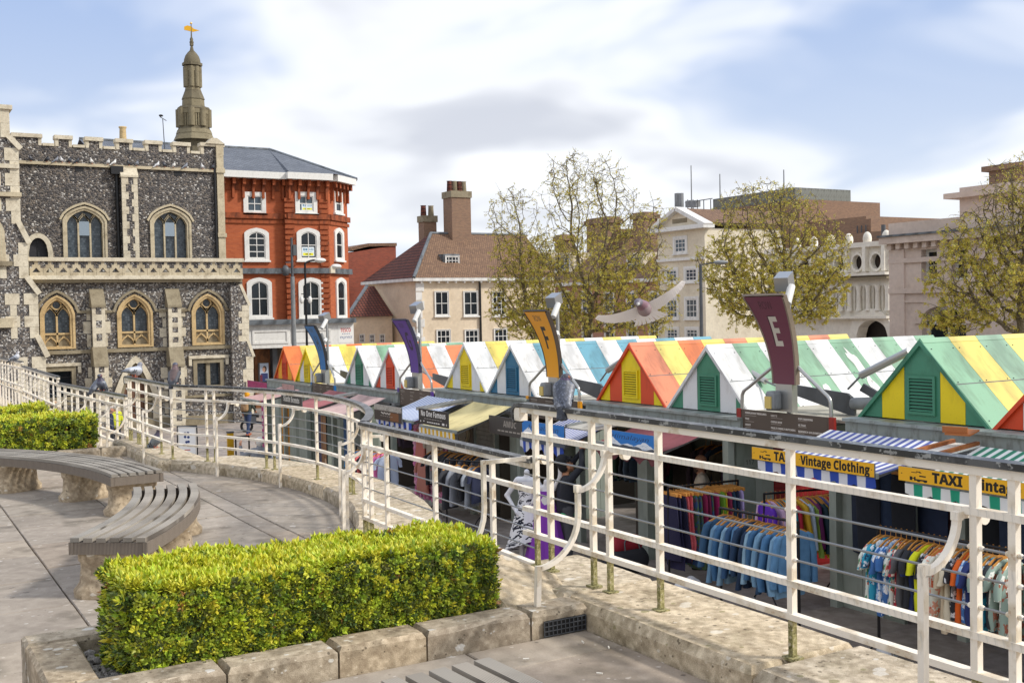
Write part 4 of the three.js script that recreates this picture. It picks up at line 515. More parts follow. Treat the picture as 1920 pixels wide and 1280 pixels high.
// hinged canopy gear in the alleys: dark plates, a tube and telescopic struts
function gear(n, yb, label) { const g = thing('canopy_gear', label, 'strut', [GE + .55, yb, -n + .06], WR, 'alley canopy struts'); const P = (s, y, z) => [s, y, z]; new MB().ext([[-.6, .12], [.55, -.12], [.55, .12], [.42, .2], [-.6, .27]], -.02, .02).build('side_plate', M.darkGrey, g, true); new MB().cyl(P(.5, .06, 0), P(1.05, .1, -.1), .085, .085, 12).build('cross_tube', M.grey, g, true); new MB().ext([[.62, .34], [1.3, .06], [1.2, -.02], [.55, .24]], -.12, -.08).build('hinge_plate', M.darkGrey, g, true); new MB().cyl(P(.42, .26, 0), P(.66, .46, 0), .016, .016, 8).build('strut_rod', M.grey, g, true); new MB().cyl(P(.66, .46, 0), P(1.48, .81, 0), .055, .055, 12).build('strut_barrel', M.steel, g, true); new MB().cyl(P(-2.2, .66, 0), P(-1.2, .29, 0), .05, .05, 12).build('strut_barrel', M.steel, g, true); new MB().cyl(P(-1.2, .29, 0), P(-.6, .14, 0), .016, .016, 8).build('strut_rod', M.grey, g, true); new MB().box(-1, 1, -.14, -.1, -1.6, .6).build('alley_roof_sheet', paint(0xb7b09f, .6, .3), g, true); return g; }
gear(11.4, .26, 'dark canopy plates and steel struts right of the maroon sign'); gear(17.4, .1, 'dark canopy plates and steel struts right of the amber sign'); gear(23.4, -.05, 'dark canopy plates and steel struts right of the purple sign'); gear(29.4, -.2, 'dark canopy plates and steel struts right of the blue sign');
// ---------------------------------------------------------------- buildings. A frame is a turned group; hit() reads where a sight line meets its face
function frame(name, label, x, n, turn, cat = 'building', y = streetY(n)) {
  const g = thing(name, label, cat, [x, y, -n], turn), inv = g.matrixWorld.clone().invert(), o = V(0, EYE, 0).applyMatrix4(inv);
  const hit = (px, py, d = 0) => { const r = ray(px, py).transformDirection(inv), t = (d - o.z) / r.z; return [o.x + r.x * t, o.y + r.y * t]; };
  return { g, hit, X: (px, py, d) => hit(px, py, d)[0], Y: (px, py, d) => hit(px, py, d)[1] };
}
const rect = (x0, x1, y0, y1) => [[x0, y0], [x1, y0], [x1, y1], [x0, y1]];
// arched outline, counter-clockwise from bottom left. k: 0 flat, <1 segmental, 'p' pointed, 't' four-centred
function arch(x0, x1, y0, ys, yt, kind = 'r') { const c = (x0 + x1) / 2, w = (x1 - x0) / 2, p = [[x0, y0], [x1, y0], [x1, ys]]; const K = 7; for (let i = 1; i < 2 * K; i++) { const t = i / K - 1, s = -t; let h; if (kind === 'r') h = Math.sqrt(1 - t * t); else if (kind === 'p') h = 1 - Math.pow(Math.abs(t), 1.55); else h = .66 * Math.pow(1 - Math.pow(Math.abs(t), 2.3), .62) + .34 * (1 - Math.abs(t)); p.push([c + w * s, ys + (yt - ys) * h]); } p.push([x0, ys]); return p; }
const inset = (p, d, d2 = d) => { const xs = p.map(q => q[0]), ys = p.map(q => q[1]), x0 = Math.min(...xs), x1 = Math.max(...xs), y0 = Math.min(...ys), y1 = Math.max(...ys), cx = (x0 + x1) / 2, sx = (x1 - x0 - 2 * d) / (x1 - x0), sy = (y1 - y0 - d - d2) / (y1 - y0); return p.map(q => [cx + (q[0] - cx) * sx, y0 + d2 + (q[1] - y0) * sy]); };
const rev = p => p.slice().reverse();
const lattice = (kind) => { const m = printMat(256, 256, (x, w, h) => { x.fillStyle = '#39434a'; x.fillRect(0, 0, w, h); const R = rng(kind + 2), k = 8, s = w / k; for (let j = -1; j <= k; j++) for (let i = -1; i <= k; i++) { const v = 40 + R() * 50; x.fillStyle = `rgb(${v},${v + 9},${v + 16})`; x.beginPath(); const cx = i * s + (kind && j % 2 ? s / 2 : 0) + s / 2, cy = j * s + s / 2; if (kind) { x.rect(cx - s * .42, cy - s * .4, s * .84, s * .8); } else { x.moveTo(cx, cy - s * .46); x.lineTo(cx + s * .46, cy); x.lineTo(cx, cy + s * .46); x.lineTo(cx - s * .46, cy); } x.fill(); } }, .2); m.map.wrapS = m.map.wrapT = THREE.RepeatWrapping; m.map.repeat.set(1.1, 1.1); return m; };
const LAT = lattice(0), HEXL = lattice(1);
// sash window: white surround, frame, bars, dark glass — all in one named part tree
function sash(g, x0, x1, y0, y1, d, o = {}) {
  const { sur = .0, rise = 0, cols = 2, rows = 2, fr = .07, surM = M.white, glass = M.glassDark, sill = true } = o; const ys = y1 - rise, out = rise ? arch(x0, x1, y0, ys, y1, 't') : rect(x0, x1, y0, y1);
  let w; const inn = inset(out, sur || .03, sur ? sur * .5 : .03); { const m = new MB(); m.ext(out, d, d + .09, [rev(inn)]); w = m.build('window', surM, g, true); }
  const ib = [Math.min(...inn.map(p => p[0])), Math.max(...inn.map(p => p[0])), Math.min(...inn.map(p => p[1])), Math.max(...inn.map(p => p[1]))];
  new MB().ext(inn, d - .02, d + .005).build('pane', glass, w, true);
  { const m = new MB(); m.ext(inn, d + .006, d + .05, [rev(inset(inn, fr))]); m.build('sash_frame', M.white, w, true); }
  for (let i = 1; i < cols; i++) { const x = lerp(ib[0], ib[1], i / cols); new MB().box(x - .022, x + .022, ib[2] + fr, ib[3] - fr - (rise ? .02 : 0), d + .006, d + .04).build('glazing_bar', M.white, w, true); }
  for (let j = 1; j < rows; j++) { const y = lerp(ib[2], ib[3], j / rows); new MB().box(ib[0] + fr, ib[1] - fr, y - .025, y + .025, d + .006, d + .043).build('glazing_bar', M.white, w, true); }
  if (sill) new MB().box(x0 - .06, x1 + .06, y0 - .1, y0 - .002, d, d + .16).build('sill', surM, w, true);
  return w;
}
// ======================================================== flint guildhall
{
  const NL = 53, NU = 55.4, f = frame('flint_guildhall', 'flint walled medieval guildhall with battlements and golden stone windows', 8, NL, 0), { g, X, Y } = f, U = NL - NU; // local z: towards us; upper wall plane z = U
  const B = (nm, m, x0, x1, y0, y1, z0, z1) => new MB().box(x0, x1, y0, y1, z0, z1).build(nm, m, g, true);
  const base = -.5, yBal = Y(250, 486), yCor = Y(250, 515), yB0 = Y(250, 523), yStr = Y(220, 312, U), yPar = Y(220, 280, U), yMer = Y(220, 262, U), xl = X(56, 600), xr = X(456, 600), ul = X(24, 350, U), ur = X(408, 350, U);
  const T1 = [[73, 140, 553, 655], [218, 286, 551, 651], [358, 420, 550, 647]].map(([a, b, t, q]) => ({ x0: X(a, 600), x1: X(b, 600), y1: Y((a + b) / 2, t), y0: Y((a + b) / 2, q) }));
  const W2 = [[116, 200, 386], [280, 358, 389]].map(([a, b, t]) => ({ x0: X(a, 430, U), x1: X(b, 430, U), y1: Y((a + b) / 2, t, U), y0: Y((a + b) / 2, 486, U) - .25 }));
  const gd = { x0: X(224, 740), x1: X(285, 740), y0: base + .5, y1: Y(254, 680) }, wl = { x0: X(90, 720), x1: X(134, 720), y0: Y(110, 745), y1: Y(110, 696) }, wr = { x0: X(369, 700), x1: X(412, 700), y0: Y(390, 722), y1: Y(390, 680) };
  const o1 = w => arch(w.x0, w.x1, w.y0, lerp(w.y0, w.y1, .66), w.y1, 't'), oD = arch(gd.x0, gd.x1, gd.y0, lerp(gd.y0, gd.y1, .52), gd.y1, 'p');
  { const m = new MB(); m.ext(rect(xl - 1, xr, base, yB0), -.5, 0, [...T1.map(o1), oD, rect(wl.x0, wl.x1, wl.y0, wl.y1), rect(wr.x0, wr.x1, wr.y0, wr.y1)].map(rev)); m.build('lower_wall', M.flintLight, g, true); B('lower_core', M.interior, xl - 1, xr - .1, base, yB0 - .1, U - .3, -.52); }
  B('terrace_roof', M.lead, xl - 1, xr, yB0, yB0 + .08, U, -.3);
  const dr = { x0: X(53, 470, U), x1: X(89, 470, U), y0: yBal - .6, y1: Y(70, 446, U) };
  { const m = new MB(); m.ext(rect(ul, ur, yB0 - .2, yPar), U - .5, U, [...W2.map(w => rev(arch(w.x0, w.x1, w.y0, lerp(w.y0, w.y1, .76), w.y1, 't'))), rev(arch(dr.x0, dr.x1, dr.y0, lerp(dr.y0, dr.y1, .6), dr.y1, 'r'))]); m.build('upper_wall', M.flintDark, g, true); B('upper_core', M.interior, ul, ur, yB0, yPar - .3, U - 6, U - .55); }
  // battlements
  const mer = [[22, 77], [103, 134], [160, 191], [217, 247], [272, 302], [324, 355], [376, 418]]; mer.forEach(([a, b], i) => { const x0 = X(a, 270, U), x1 = X(b, 270, U), yt = yMer + (i === 6 ? .05 : 0); B('merlon', M.flintDark, x0 + .02, x1 - .02, yPar, yt - .12, U - .45, U - .01); B('merlon_coping', M.limePale, x0 - .04, x1 + .04, yt - .12, yt + .06, U - .5, U + .08); if (i) { const p = X(mer[i - 1][1], 275, U); B('crenel_sill', M.limePale, p + .05, x0 - .05, yPar - .01, yPar + .12, U - .48, U + .05); } B('merlon_jamb', M.limePale, x0 - .005, x0 + .14, yPar, yt - .125, U - .44, U + .012); B('merlon_jamb', M.limePale, x1 - .14, x1 + .005, yPar, yt - .125, U - .44, U + .012); });
  B('string_course', M.lime, ul, ur, yStr - .08, yStr + .06, U, U + .12); for (const a of [148, 333]) { const x = X(a, 324, U); B('vent', M.black, x - .18, x + .18, yStr - .32, yStr - .09, U + .001, U + .02); }
  // gothic windows
  const tracery = (w, lights, plane, deep, glass) => {
    const h = w.y1 - w.y0, sp = lerp(w.y0, w.y1, deep ? .66 : .76), out = arch(w.x0 + .01, w.x1 - .01, w.y0 + .01, sp, w.y1 - .01, 't'), j = .2, inn = inset(out, j, deep ? .12 : .02), m = new MB(); m.ext(out, plane - .3, plane + .03, [rev(inn)]); const q = m.build('window', deep ? M.limeGold : M.lime, g, true); const in2 = inset(out, j * .5, .06), m2 = new MB(); m2.ext(out, plane + .03, plane + .08, [rev(in2)]); m2.build('outer_moulding', deep ? M.limeGold : M.lime, q, true);
    const X0 = w.x0 + j, X1 = w.x1 - j, Y0 = w.y0 + (deep ? .12 : .02), Y1 = w.y1 - j, s2 = sp - .02, z = plane - .22; { const k = new MB(); k.ext(inset(inn, .01), z - .1, z - .06); k.build('leaded_glass', glass, q, true); }
    const bar = (pts, r = .05) => { const k = new MB(); k.sweep(pts.map(p => [p[0], p[1], z]), .12, r * 1.7, 0, [0, 0, 1]); k.build('tracery_bar', deep ? M.limeGold : M.lime, q, true); };
    const wd = (X1 - X0) / lights, yb = deep ? lerp(Y0, Y1, .27) : Y0;
    for (let i = 1; i < lights; i++) bar([[X0 + i * wd, Y0], [X0 + i * wd, s2]], .045);
    for (let i = 0; i < lights; i++) { const a = X0 + i * wd, c = a + wd / 2, b = a + wd, hh = wd * .75; const ogee = (x0, x1, y0, y1) => [[x0, y0], [lerp(x0, x1, .12), lerp(y0, y1, .3)], [lerp(x0, x1, .45), lerp(y0, y1, .6)], [lerp(x0, x1, .85), lerp(y0, y1, .82)], [x1, y1]]; const top = Math.min(Y1 - .1, s2 + hh * .8); bar(ogee(a, c, s2 - .1, top), .04); bar(ogee(b, c, s2 - .1, top), .04); if (deep) { bar(ogee(a, c, Y0 + .06, yb - .1), .035); bar(ogee(b, c, Y0 + .06, yb - .1), .035); } }
    if (deep) { bar([[X0, yb], [X1, yb]], .05); const c = (X0 + X1) / 2, r = wd * .36; const cy = lerp(s2, Y1, .62), ring = []; for (let i = 0; i <= 14; i++) ring.push([c + r * Math.cos(i / 14 * 6.283), cy + r * Math.sin(i / 14 * 6.283)]); bar(ring, .035); bar([[c, s2], [c - wd * .5, Y1 - .28]], .04); bar([[c, s2], [c + wd * .5, Y1 - .28]], .04); const pb = new MB(); pb.box(X0, X1, Y0, yb - .04, z - .05, z - .03); pb.build('blind_panel', M.limeGrey, q, true); }
    else for (let i = 0; i < lights - 1; i++) { const a = X0 + (i + 1) * wd; bar([[a, s2], [a - wd * .42, Y1 - .12 - (lights === 3 ? .1 : 0)]], .035); bar([[a, s2], [a + wd * .42, Y1 - .12]], .035); }
    return q; };
  for (const w of T1) { tracery(w, 2, 0, true, LAT); const hd = arch(w.x0 - .14, w.x1 + .14, lerp(w.y0, w.y1, .66), lerp(w.y0, w.y1, .67), w.y1 + .16, 't').slice(2).reverse(); new MB().sweep(hd.map(p => [p[0], p[1], .06]), .14, .11, 0, [0, 0, 1]).build('hood_mould', M.limeGrey, g, true); }
  for (const w of W2) { const q = tracery(w, 3, U, false, HEXL); const hd = arch(w.x0 - .1, w.x1 + .1, lerp(w.y0, w.y1, .72), lerp(w.y0, w.y1, .76), w.y1 + .12, 't').slice(2).reverse(); new MB().sweep(hd.map(p => [p[0], p[1], U + .06]), .12, .1, 0, [0, 0, 1]).build('hood_mould', M.lime, g, true); const c = (w.x0 + w.x1) / 2; new MB().box(c - .26, c + .26, lerp(w.y0, w.y1, .5), lerp(w.y0, w.y1, .74), U - .2, U - .17).build('casement', mat(0x8c9aa6, .15), q, true); }
  { const m = new MB(), o = arch(dr.x0 - .22, dr.x1 + .22, dr.y0, lerp(dr.y0, dr.y1, .6), dr.y1 + .22, 'r'); m.ext(o, U - .3, U + .06, [rev(arch(dr.x0, dr.x1, dr.y0 - .01 + .02, lerp(dr.y0, dr.y1, .6), dr.y1, 'r'))]); m.build('door_surround', M.limePale, g, true); const d = new MB(); d.ext(arch(dr.x0, dr.x1, dr.y0, lerp(dr.y0, dr.y1, .6), dr.y1, 'r'), U - .3, U - .2); const q = d.build('door', mat(0x2a292d, .6), g, true); const c = (dr.x0 + dr.x1) / 2; new MB().box(c - .02, c + .02, dr.y0, dr.y1, U - .2, U - .17).build('door_rail', M.black, q, true); }
  // lower door, small windows
  { const m = new MB(), o = arch(gd.x0 - .3, gd.x1 + .3, gd.y0, lerp(gd.y0, gd.y1, .52), gd.y1 + .32, 'p'); m.ext(o, -.1, .08, [rev(arch(gd.x0, gd.x1, gd.y0 + .01, lerp(gd.y0, gd.y1, .52), gd.y1, 'p'))]); m.build('door_arch', M.limePale, g, true); const i2 = new MB(); i2.ext(oD, -.45, -.1, [rev(inset(oD, .16, .01))]); i2.build('inner_arch', M.limeGrey, g, true); for (let i = 0; i < 6; i++) { const a = lerp(gd.x0 + .16, gd.x1 - .16, i / 6), b = lerp(gd.x0 + .16, gd.x1 - .16, (i + 1) / 6), cx = (a + b) / 2, t = Math.abs(cx - (gd.x0 + gd.x1) / 2) / ((gd.x1 - gd.x0) / 2), top = lerp(gd.y0, gd.y1 - .16, .52) + (gd.y1 - .16 - lerp(gd.y0, gd.y1 - .16, .52)) * (1 - Math.pow(t, 1.55)); B('door_plank', M.door, a + .01, b - .01, gd.y0, top, -.4, -.3); } }
  for (const w of [wl, wr]) { const m = new MB(); m.ext(rect(w.x0 - .18, w.x1 + .18, w.y0 - .15, w.y1 + .2), -.05, .06, [rev(rect(w.x0, w.x1, w.y0, w.y1))]); const q = m.build('window', M.limeGrey, g, true); new MB().box(w.x0, w.x1, w.y0, w.y1, -.35, -.3).build('leaded_glass', w === wl ? M.glassDark : LAT, q, true); const c = (w.x0 + w.x1) / 2; if (w === wr) new MB().box(c - .09, c + .09, w.y0, w.y1, -.29, -.05).build('mullion', M.limeGrey, q, true); else for (let i = 0; i < 3; i++) new MB().box(w.x0, w.x1, lerp(w.y0, w.y1, (i + 1) / 4) - .02, lerp(w.y0, w.y1, (i + 1) / 4) + .02, -.28, -.25).build('window_bar', M.black, q, true); new MB().box(w.x0 - .4, w.x1 + .4, w.y1 + .22, w.y1 + .36, 0, .14).build('label_mould', M.limePale, q, true); for (const x of [w.x0 - .33, w.x1 + .33]) new MB().box(x - .07, x + .07, w.y1 - .1, w.y1 + .2, 0, .13).build('label_stop', M.limePale, q, true); }
  // strings on the lower wall
  const yH = Y(250, 583), yS = Y(250, 655); const gaps = T1.map(w => [w.x0 - .15, w.x1 + .15]); let px = xl; for (const [a, b] of [...gaps, [xr, xr]]) { if (a - px > .1) B('hood_string', M.limeGrey, px, a, yH - .06, yH + .06, 0, .1); px = b; }
  B('lower_string', M.limeGrey, xl, xr, yS - .1, yS + .06, 0, .13); B('plinth', M.limeGrey, xl, xr, base, .45, 0, .18); B('plinth_cap', M.limeGrey, xl, xr, 1.3, 1.42, 0, .1);
  // buttresses with chequer of stone and flint
  const butt = (a, b) => { const x0 = X(a, 560), x1 = X(b, 560), w = x1 - x0, yc = Y((a + b) / 2, 541), ym = Y((a + b) / 2, 576), yo = Y((a + b) / 2, 650), yp = Y((a + b) / 2, 686); const S = (nm, m, y0, y1, d, e = 0) => B(nm, m, x0 - e, x1 + e, y0, y1, 0, d); S('buttress_shaft', M.flintLight, yo, ym, .5, -.02); new MB().extX([[-.0, ym], [.58, ym], [.58, ym + .1], [0.05, yc], [0, yc]], x0 - .04, x1 + .04).build('weathering', M.limeGrey, g, true); new MB().extX([[0, yp], [.86, yp], [.86, yp + .1], [.5, yo], [0, yo]], x0 - .05, x1 + .05).build('weathering', M.limeGrey, g, true); S('buttress_base', M.flintLight, base, yp, .8, -.02);
    const q = (y0, y1, d) => { const k = Math.round((y1 - y0) / .52); for (let i = 0; i < k; i++) { const p = lerp(y0, y1, i / k), r = lerp(y0, y1, (i + 1) / k); B('quoin_stone', M.limePale, x0 - .01, x1 + .01, p, p + (r - p) * .45, d - .1, d + .012); B('quoin_stone', M.limePale, x0 - .012, x0 + w * .27, p + (r - p) * .45, r, d - .1, d + .011); B('quoin_stone', M.limePale, x1 - w * .27, x1 + .012, p + (r - p) * .45, r, d - .1, d + .011); for (const s of [-1, 1]) { const xe = s < 0 ? x0 : x1; B('quoin_stone', M.limePale, xe + s * .01, xe + s * (i % 2 ? .32 : .18), p + .01, p + (r - p) * .92, -.02, .02); } } }; q(yo, ym, .5); q(base, yp, .8); };
  butt(168, 191); butt(310, 333);
  // balcony with pierced zigzag parapet
  { const bl = X(54, 500, .35), br = X(454, 500, .35); B('balcony_cornice', M.limePale, bl, br, yB0 - .02, yB0 + .16, -.2, .42); B('balcony_slab', M.limeGrey, bl, br, yB0 - .16, yB0 - .021, -.1, .25); const n = 17, y0 = yB0 + .16, y1 = yBal - .12, w = (br - bl) / n; B('balcony_rail', M.limePale, bl - .05, br + .05, y1, yBal + .05, .12, .46);
    for (let i = 0; i < n; i++) { const a = bl + i * w, c = a + w / 2, m = new MB(); m.ext(rect(a + .005, a + w - .005, y0, y1 - .004), .18, .38, [[[c - w * .3, y0 + .14], [c, y1 - .28], [c + w * .3, y0 + .14]]]); const q = m.build('parapet_panel', M.lime, g, true); for (const s of [-1, 1]) { const k = new MB(); const e = s < 0 ? a + .005 : a + w - .005; k.ext(s < 0 ? [[e, y1 - .02], [e, y1 - .3], [e + .1, y1 - .3], [e + .1, y1 - .15], [e + .2, y1 - .15], [e + .2, y1 - .02]] : [[e, y1 - .02], [e - .2, y1 - .02], [e - .2, y1 - .15], [e - .1, y1 - .15], [e - .1, y1 - .3], [e, y1 - .3]], .37, .386); k.build('flint_infill', M.flintDark, q, true); } } }
  // mid buttress and drainpipe of the upper wall, corner shaft
  { const x0 = X(226, 400, U), x1 = X(255, 400, U), yt = Y(240, 334, U), y0 = yB0; B('upper_buttress', M.flintDark, x0 + .02, x1 - .02, y0, yt, U, U + .4); new MB().extX([[U, yt], [U + .46, yt], [U + .46, yt + .1], [U + .1, yt + .5], [U, yt + .5]], x0 - .05, x1 + .05).build('weathering', M.limePale, g, true); const k = 14; for (let i = 0; i < k; i++) { const p = lerp(y0, yt, i / k), r = lerp(y0, yt, (i + 1) / k), w = x1 - x0; B('quoin_stone', M.limePale, x0 - .012, x0 + w * (i % 2 ? .42 : .25), p + .008, r, U + .3, U + .415); B('quoin_stone', M.limePale, x1 - w * (i % 2 ? .25 : .38), x1 + .012, p + .008, r, U + .3, U + .415); }
    const xd = X(219, 400, U); new MB().cyl([xd, y0, U + .12], [xd, yStr - .4, U + .12], .09, .09, 10).build('drainpipe', M.black, g, true); new MB().box(xd - .28, xd + .28, yStr - .4, yStr - .02, U + .02, U + .34).build('hopper', M.black, g, true); const xe = X(403, 400, U); new MB().cyl([xe, y0, U + .1], [xe, yPar - .3, U + .1], .06, .06, 8).build('drainpipe', M.black, g, true);
    const c0 = X(407, 400, U), c1 = X(420, 400, U), w = c1 - c0; B('corner_shaft', M.lime, c0, c1, y0, yMer + .1, U - .5, U + .12); B('corner_shaft_band', M.lime, c0 - .04, c1 + .05, lerp(y0, yMer, .32), lerp(y0, yMer, .32) + .2, U - .4, U + .18); B('corner_shaft_band', M.lime, c0 - .04, c1 + .05, yStr - .1, yStr + .14, U - .4, U + .18); new MB().ext([[c0 - .5, yMer + .06], [c1 + .1, yMer + .06], [c1 - .3, yMer + .35], [c0 - .2, yMer + .35]], U - .6, U + .16).build('corner_cap', M.limePale, g, true); }
  // right hand raking buttress and the big stepped one at the left
  { const P = [[452, 535], [466, 572], [466, 640], [474, 668], [475, 800]], pts = P.map(([a, b]) => [X(a, b, .4), Y(a, b, .4)]); pts[4][1] = base; const m = new MB(); m.ext([[xr - .7, base], ...rev(pts), [xr - .7, pts[0][1]]], -.6, .38); m.build('raking_buttress', M.flintLight, g, true); const cap = (p, q) => { const k = new MB(); k.sweep([[p[0] - .04, p[1] + .05, -.1], [q[0] + .05, q[1] - .02, -.1]], 1.0, .14, 0, [0, 0, 1]); k.build('weathering', M.limePale, g, true); }; cap(pts[0], pts[1]); cap(pts[2], pts[3]); const col = (p, q) => { const k = 6; for (let i = 0; i < k; i++) { const a = lerp(p[1], q[1], i / k), b = lerp(p[1], q[1], (i + 1) / k), x = lerp(p[0], q[0], i / k); B('quoin_stone', M.limePale, x - (i % 2 ? .5 : .34), x + .015, Math.min(a, b) + .01, Math.max(a, b), -.5, .395); } }; col(pts[1], pts[2]); col(pts[3], pts[4]); }
  { const zf = 1.0, P = [[16, 205], [16, 258], [34, 278], [36, 420], [50, 455], [51, 522], [69, 550], [72, 634], [85, 668], [87, 790]].map(([a, b]) => [X(a, b, zf), Y(a, b, zf)]); P[9][1] = base; const lx = P[0][0] - 6, m = new MB(); m.ext([[lx, base], ...rev(P), [lx, P[0][1]]], U, zf - .02); m.build('stair_tower', M.flintLight, g, true); B('tower_coping', M.limePale, lx, P[0][0] + .12, P[0][1], P[0][1] + .18, U, zf + .1);
    for (const [i, j] of [[1, 2], [3, 4], [5, 6], [7, 8]]) { const k = new MB(); k.sweep([[P[i][0] - .06, P[i][1] + .1, zf - .45], [P[j][0] + .08, P[j][1] - .02, zf - .45]], 1.1, .22, 0, [0, 0, 1]); k.build('weathering', M.limePale, g, true); }
    for (const [i, j] of [[0, 1], [2, 3], [4, 5], [6, 7], [8, 9]]) { const k = Math.max(2, Math.round((P[i][1] - P[j][1]) / .5)); for (let q = 0; q < k; q++) { const a = lerp(P[j][1], P[i][1], q / k), b = lerp(P[j][1], P[i][1], (q + 1) / k), x = Math.min(P[i][0], P[j][0]) + Math.abs(P[i][0] - P[j][0]) * .5, w = q % 2 ? .55 : .35; B('quoin_stone', M.limePale, x - w, x + .02, a + .01, b, zf - .6, zf + .01); B('quoin_stone', M.limePale, x - w - .75, x - .72 - (q % 2 ? 0 : .12), a + .01, b, zf - .05, zf + .008); } }
    B('tower_string', M.lime, lx, P[3][0] + .1, Y(20, 365, zf) - .08, Y(20, 365, zf) + .1, zf - .1, zf + .14); B('tower_string', M.limePale, lx, P[3][0] + .05, Y(20, 312, zf) - .08, Y(20, 312, zf) + .1, zf - .1, zf + .1); B('tower_string', M.limeGrey, lx, X(22, 494, zf), Y(10, 494, zf) - .1, Y(10, 494, zf) + .1, zf - .1, zf + .14); B('sundial_block', M.lime, lx, X(22, 600, zf), Y(10, 614, zf), Y(10, 596, zf), zf - .1, zf + .2); const wx = X(8, 450, zf), wy0 = Y(8, 492, zf), wy1 = Y(8, 395, zf); const k = new MB(); const o = arch(wx - 1.6, wx, wy0, lerp(wy0, wy1, .6), wy1, 't'); k.ext(o, zf - .05, zf + .05, [rev(inset(o, .22, .02))]); const q = k.build('window', M.lime, g, true); new MB().ext(inset(o, .2, .02), zf - .04, zf + .0).build('leaded_glass', HEXL, q, true); }
  // roof behind the battlements
  B('flat_roof', M.lead, ul, ur, yPar - .2, yPar - .1, U - 12, U - .5);
  { const m = new MB(); m.ext([[ul + .5, yPar], [ur - .5, yPar], [ur - 1.5, yPar + .42], [ul + 1.5, yPar + .42]], U - 9, U - 6); m.build('roof_hump', M.lead, g, true); }
}
{ // stone cupola with gilded vane on the guildhall roof
  const N = 58, f = frame('cupola_turret', 'tall stone cupola with gilded weather vane above the battlements', onN(364, 270, N).x, N, 0, 'turret', onN(364, 282, N).y), { g, Y, X } = f, s = N / F * .92; const y = p => Y(364, p), r = p => p * s * .5; // p: width in px
  const oct = (nm, m, w0, p0, w1, p1) => { const k = new MB(); k.lathe([0, 0, 0], [[0, y(p0)], [r(w0), y(p0)], [r(w1), y(p1)], [0, y(p1)]], 8, Math.PI / 8); k.g[0] = toCreasedNormals(k.g[0], .3); return k.build(nm, m, g, true); };
  oct('base_block', M.spireDark, 60, 300, 58, 262); oct('stepped_base', M.spire, 82, 264, 70, 252); oct('stepped_base', M.spire, 72, 252, 66, 244); oct('lower_sill', M.spireDark, 64, 244, 60, 239);
  const lantern = (nm, w, p0, p1, cnt, ow) => { for (let i = 0; i < 8; i++) { const a = i * Math.PI / 4 + Math.PI / 8, R = r(w); new MB().cyl([R * Math.cos(a), y(p0), R * Math.sin(a)], [R * Math.cos(a), y(p1), R * Math.sin(a)], ow, ow, 6).build(nm, M.spire, g, true); const b = a + Math.PI / 8, q = R * Math.cos(Math.PI / 8), h = 2 * R * Math.sin(Math.PI / 8) - ow; for (const e of cnt > 1 ? [-.17, .17] : [0]) { const cx = q * Math.cos(b) - e * h * Math.sin(b), cz = q * Math.sin(b) + e * h * Math.cos(b); new MB().cyl([cx, y(p0), cz], [cx, y(p1), cz], ow * .35, ow * .35, 6).build('mullion', M.spire, g, true); } const hd = new MB(); hd.bx([q * Math.cos(b), y(p1) - .12, q * Math.sin(b)], [.14, .26, h], 0, -b); hd.build('arch_head', M.spire, g, true); } };
  lantern('corner_pier', 58, 239, 206, 2, .17); oct('lower_cornice', M.spireDark, 66, 206, 62, 202); oct('drum', M.spire, 45, 202, 43, 187); oct('sloping_stage', M.spireDark, 46, 187, 32, 170); oct('upper_sill', M.spire, 32, 170, 29, 164); lantern('upper_pier', 27, 164, 126, 1, .13); oct('upper_cornice', M.spireDark, 40, 124, 40, 119);
  { const k = new MB(); k.lathe([0, 0, 0], [[r(33), y(119)], [r(32), y(113)], [r(27), y(106)], [r(18), y(100)], [r(8), y(95)], [r(5), y(88)], [r(4), y(84)], [r(9), y(80)], [r(6), y(77)], [r(7), y(74)], [r(3), y(70)], [.03, y(60)], [.02, y(42)]], 16); k.build('dome', M.spireDark, g, true); new MB().bx([0, y(84), 0], [r(13), .12, .12]).build('finial_arm', M.spireDark, g, true); new MB().bx([0, y(84), 0], [.12, .12, r(13)]).build('finial_arm', M.spireDark, g, true); const gold = mat(0xe0a82a, .3, { metalness: .6 }); new MB().ext([[-.36, y(58)], [.1, y(60)], [.42, y(56)], [.12, y(54)], [0, y(50)], [-.2, y(49)], [-.36, y(52)]], -.02, .02).build('gilded_vane', gold, g, true); new MB().lathe([0, 0, 0], [[0, y(46)], [.07, y(45)], [0, y(41)]], 8).build('gilded_tip', gold, g, true); }
}
{ const N = 57, p = onN(230, 265, N), g = thing('chimney_pot', 'short buff chimney pot standing above the battlements', 'chimney', [p.x, p.y, -N]); new MB().lathe([0, 0, 0], [[.0, -.4], [.26, -.4], [.2, 0], [.17, .1], [.15, .62], [.19, .66], [.19, .72], [0, .72]], 14).build('pot', M.limeGold, g, true);
  const q = onN(308, 268, N), a = thing('roof_aerial', 'thin roof aerial with a bird on it above the battlements', 'aerial', [q.x, q.y, -N]); new MB().cyl([0, -.4, 0], [-.06, 1.22, 0], .025, .02, 6).build('pole', M.darkGrey, a, true); new MB().cyl([-.2, 1.3, 0], [.12, 1.12, 0], .02, .02, 6).build('arm', M.darkGrey, a, true); new MB().sph([-.14, 1.36, 0], .07, 1.6, .8, 1).build('small_bird', M.black, a, true); }
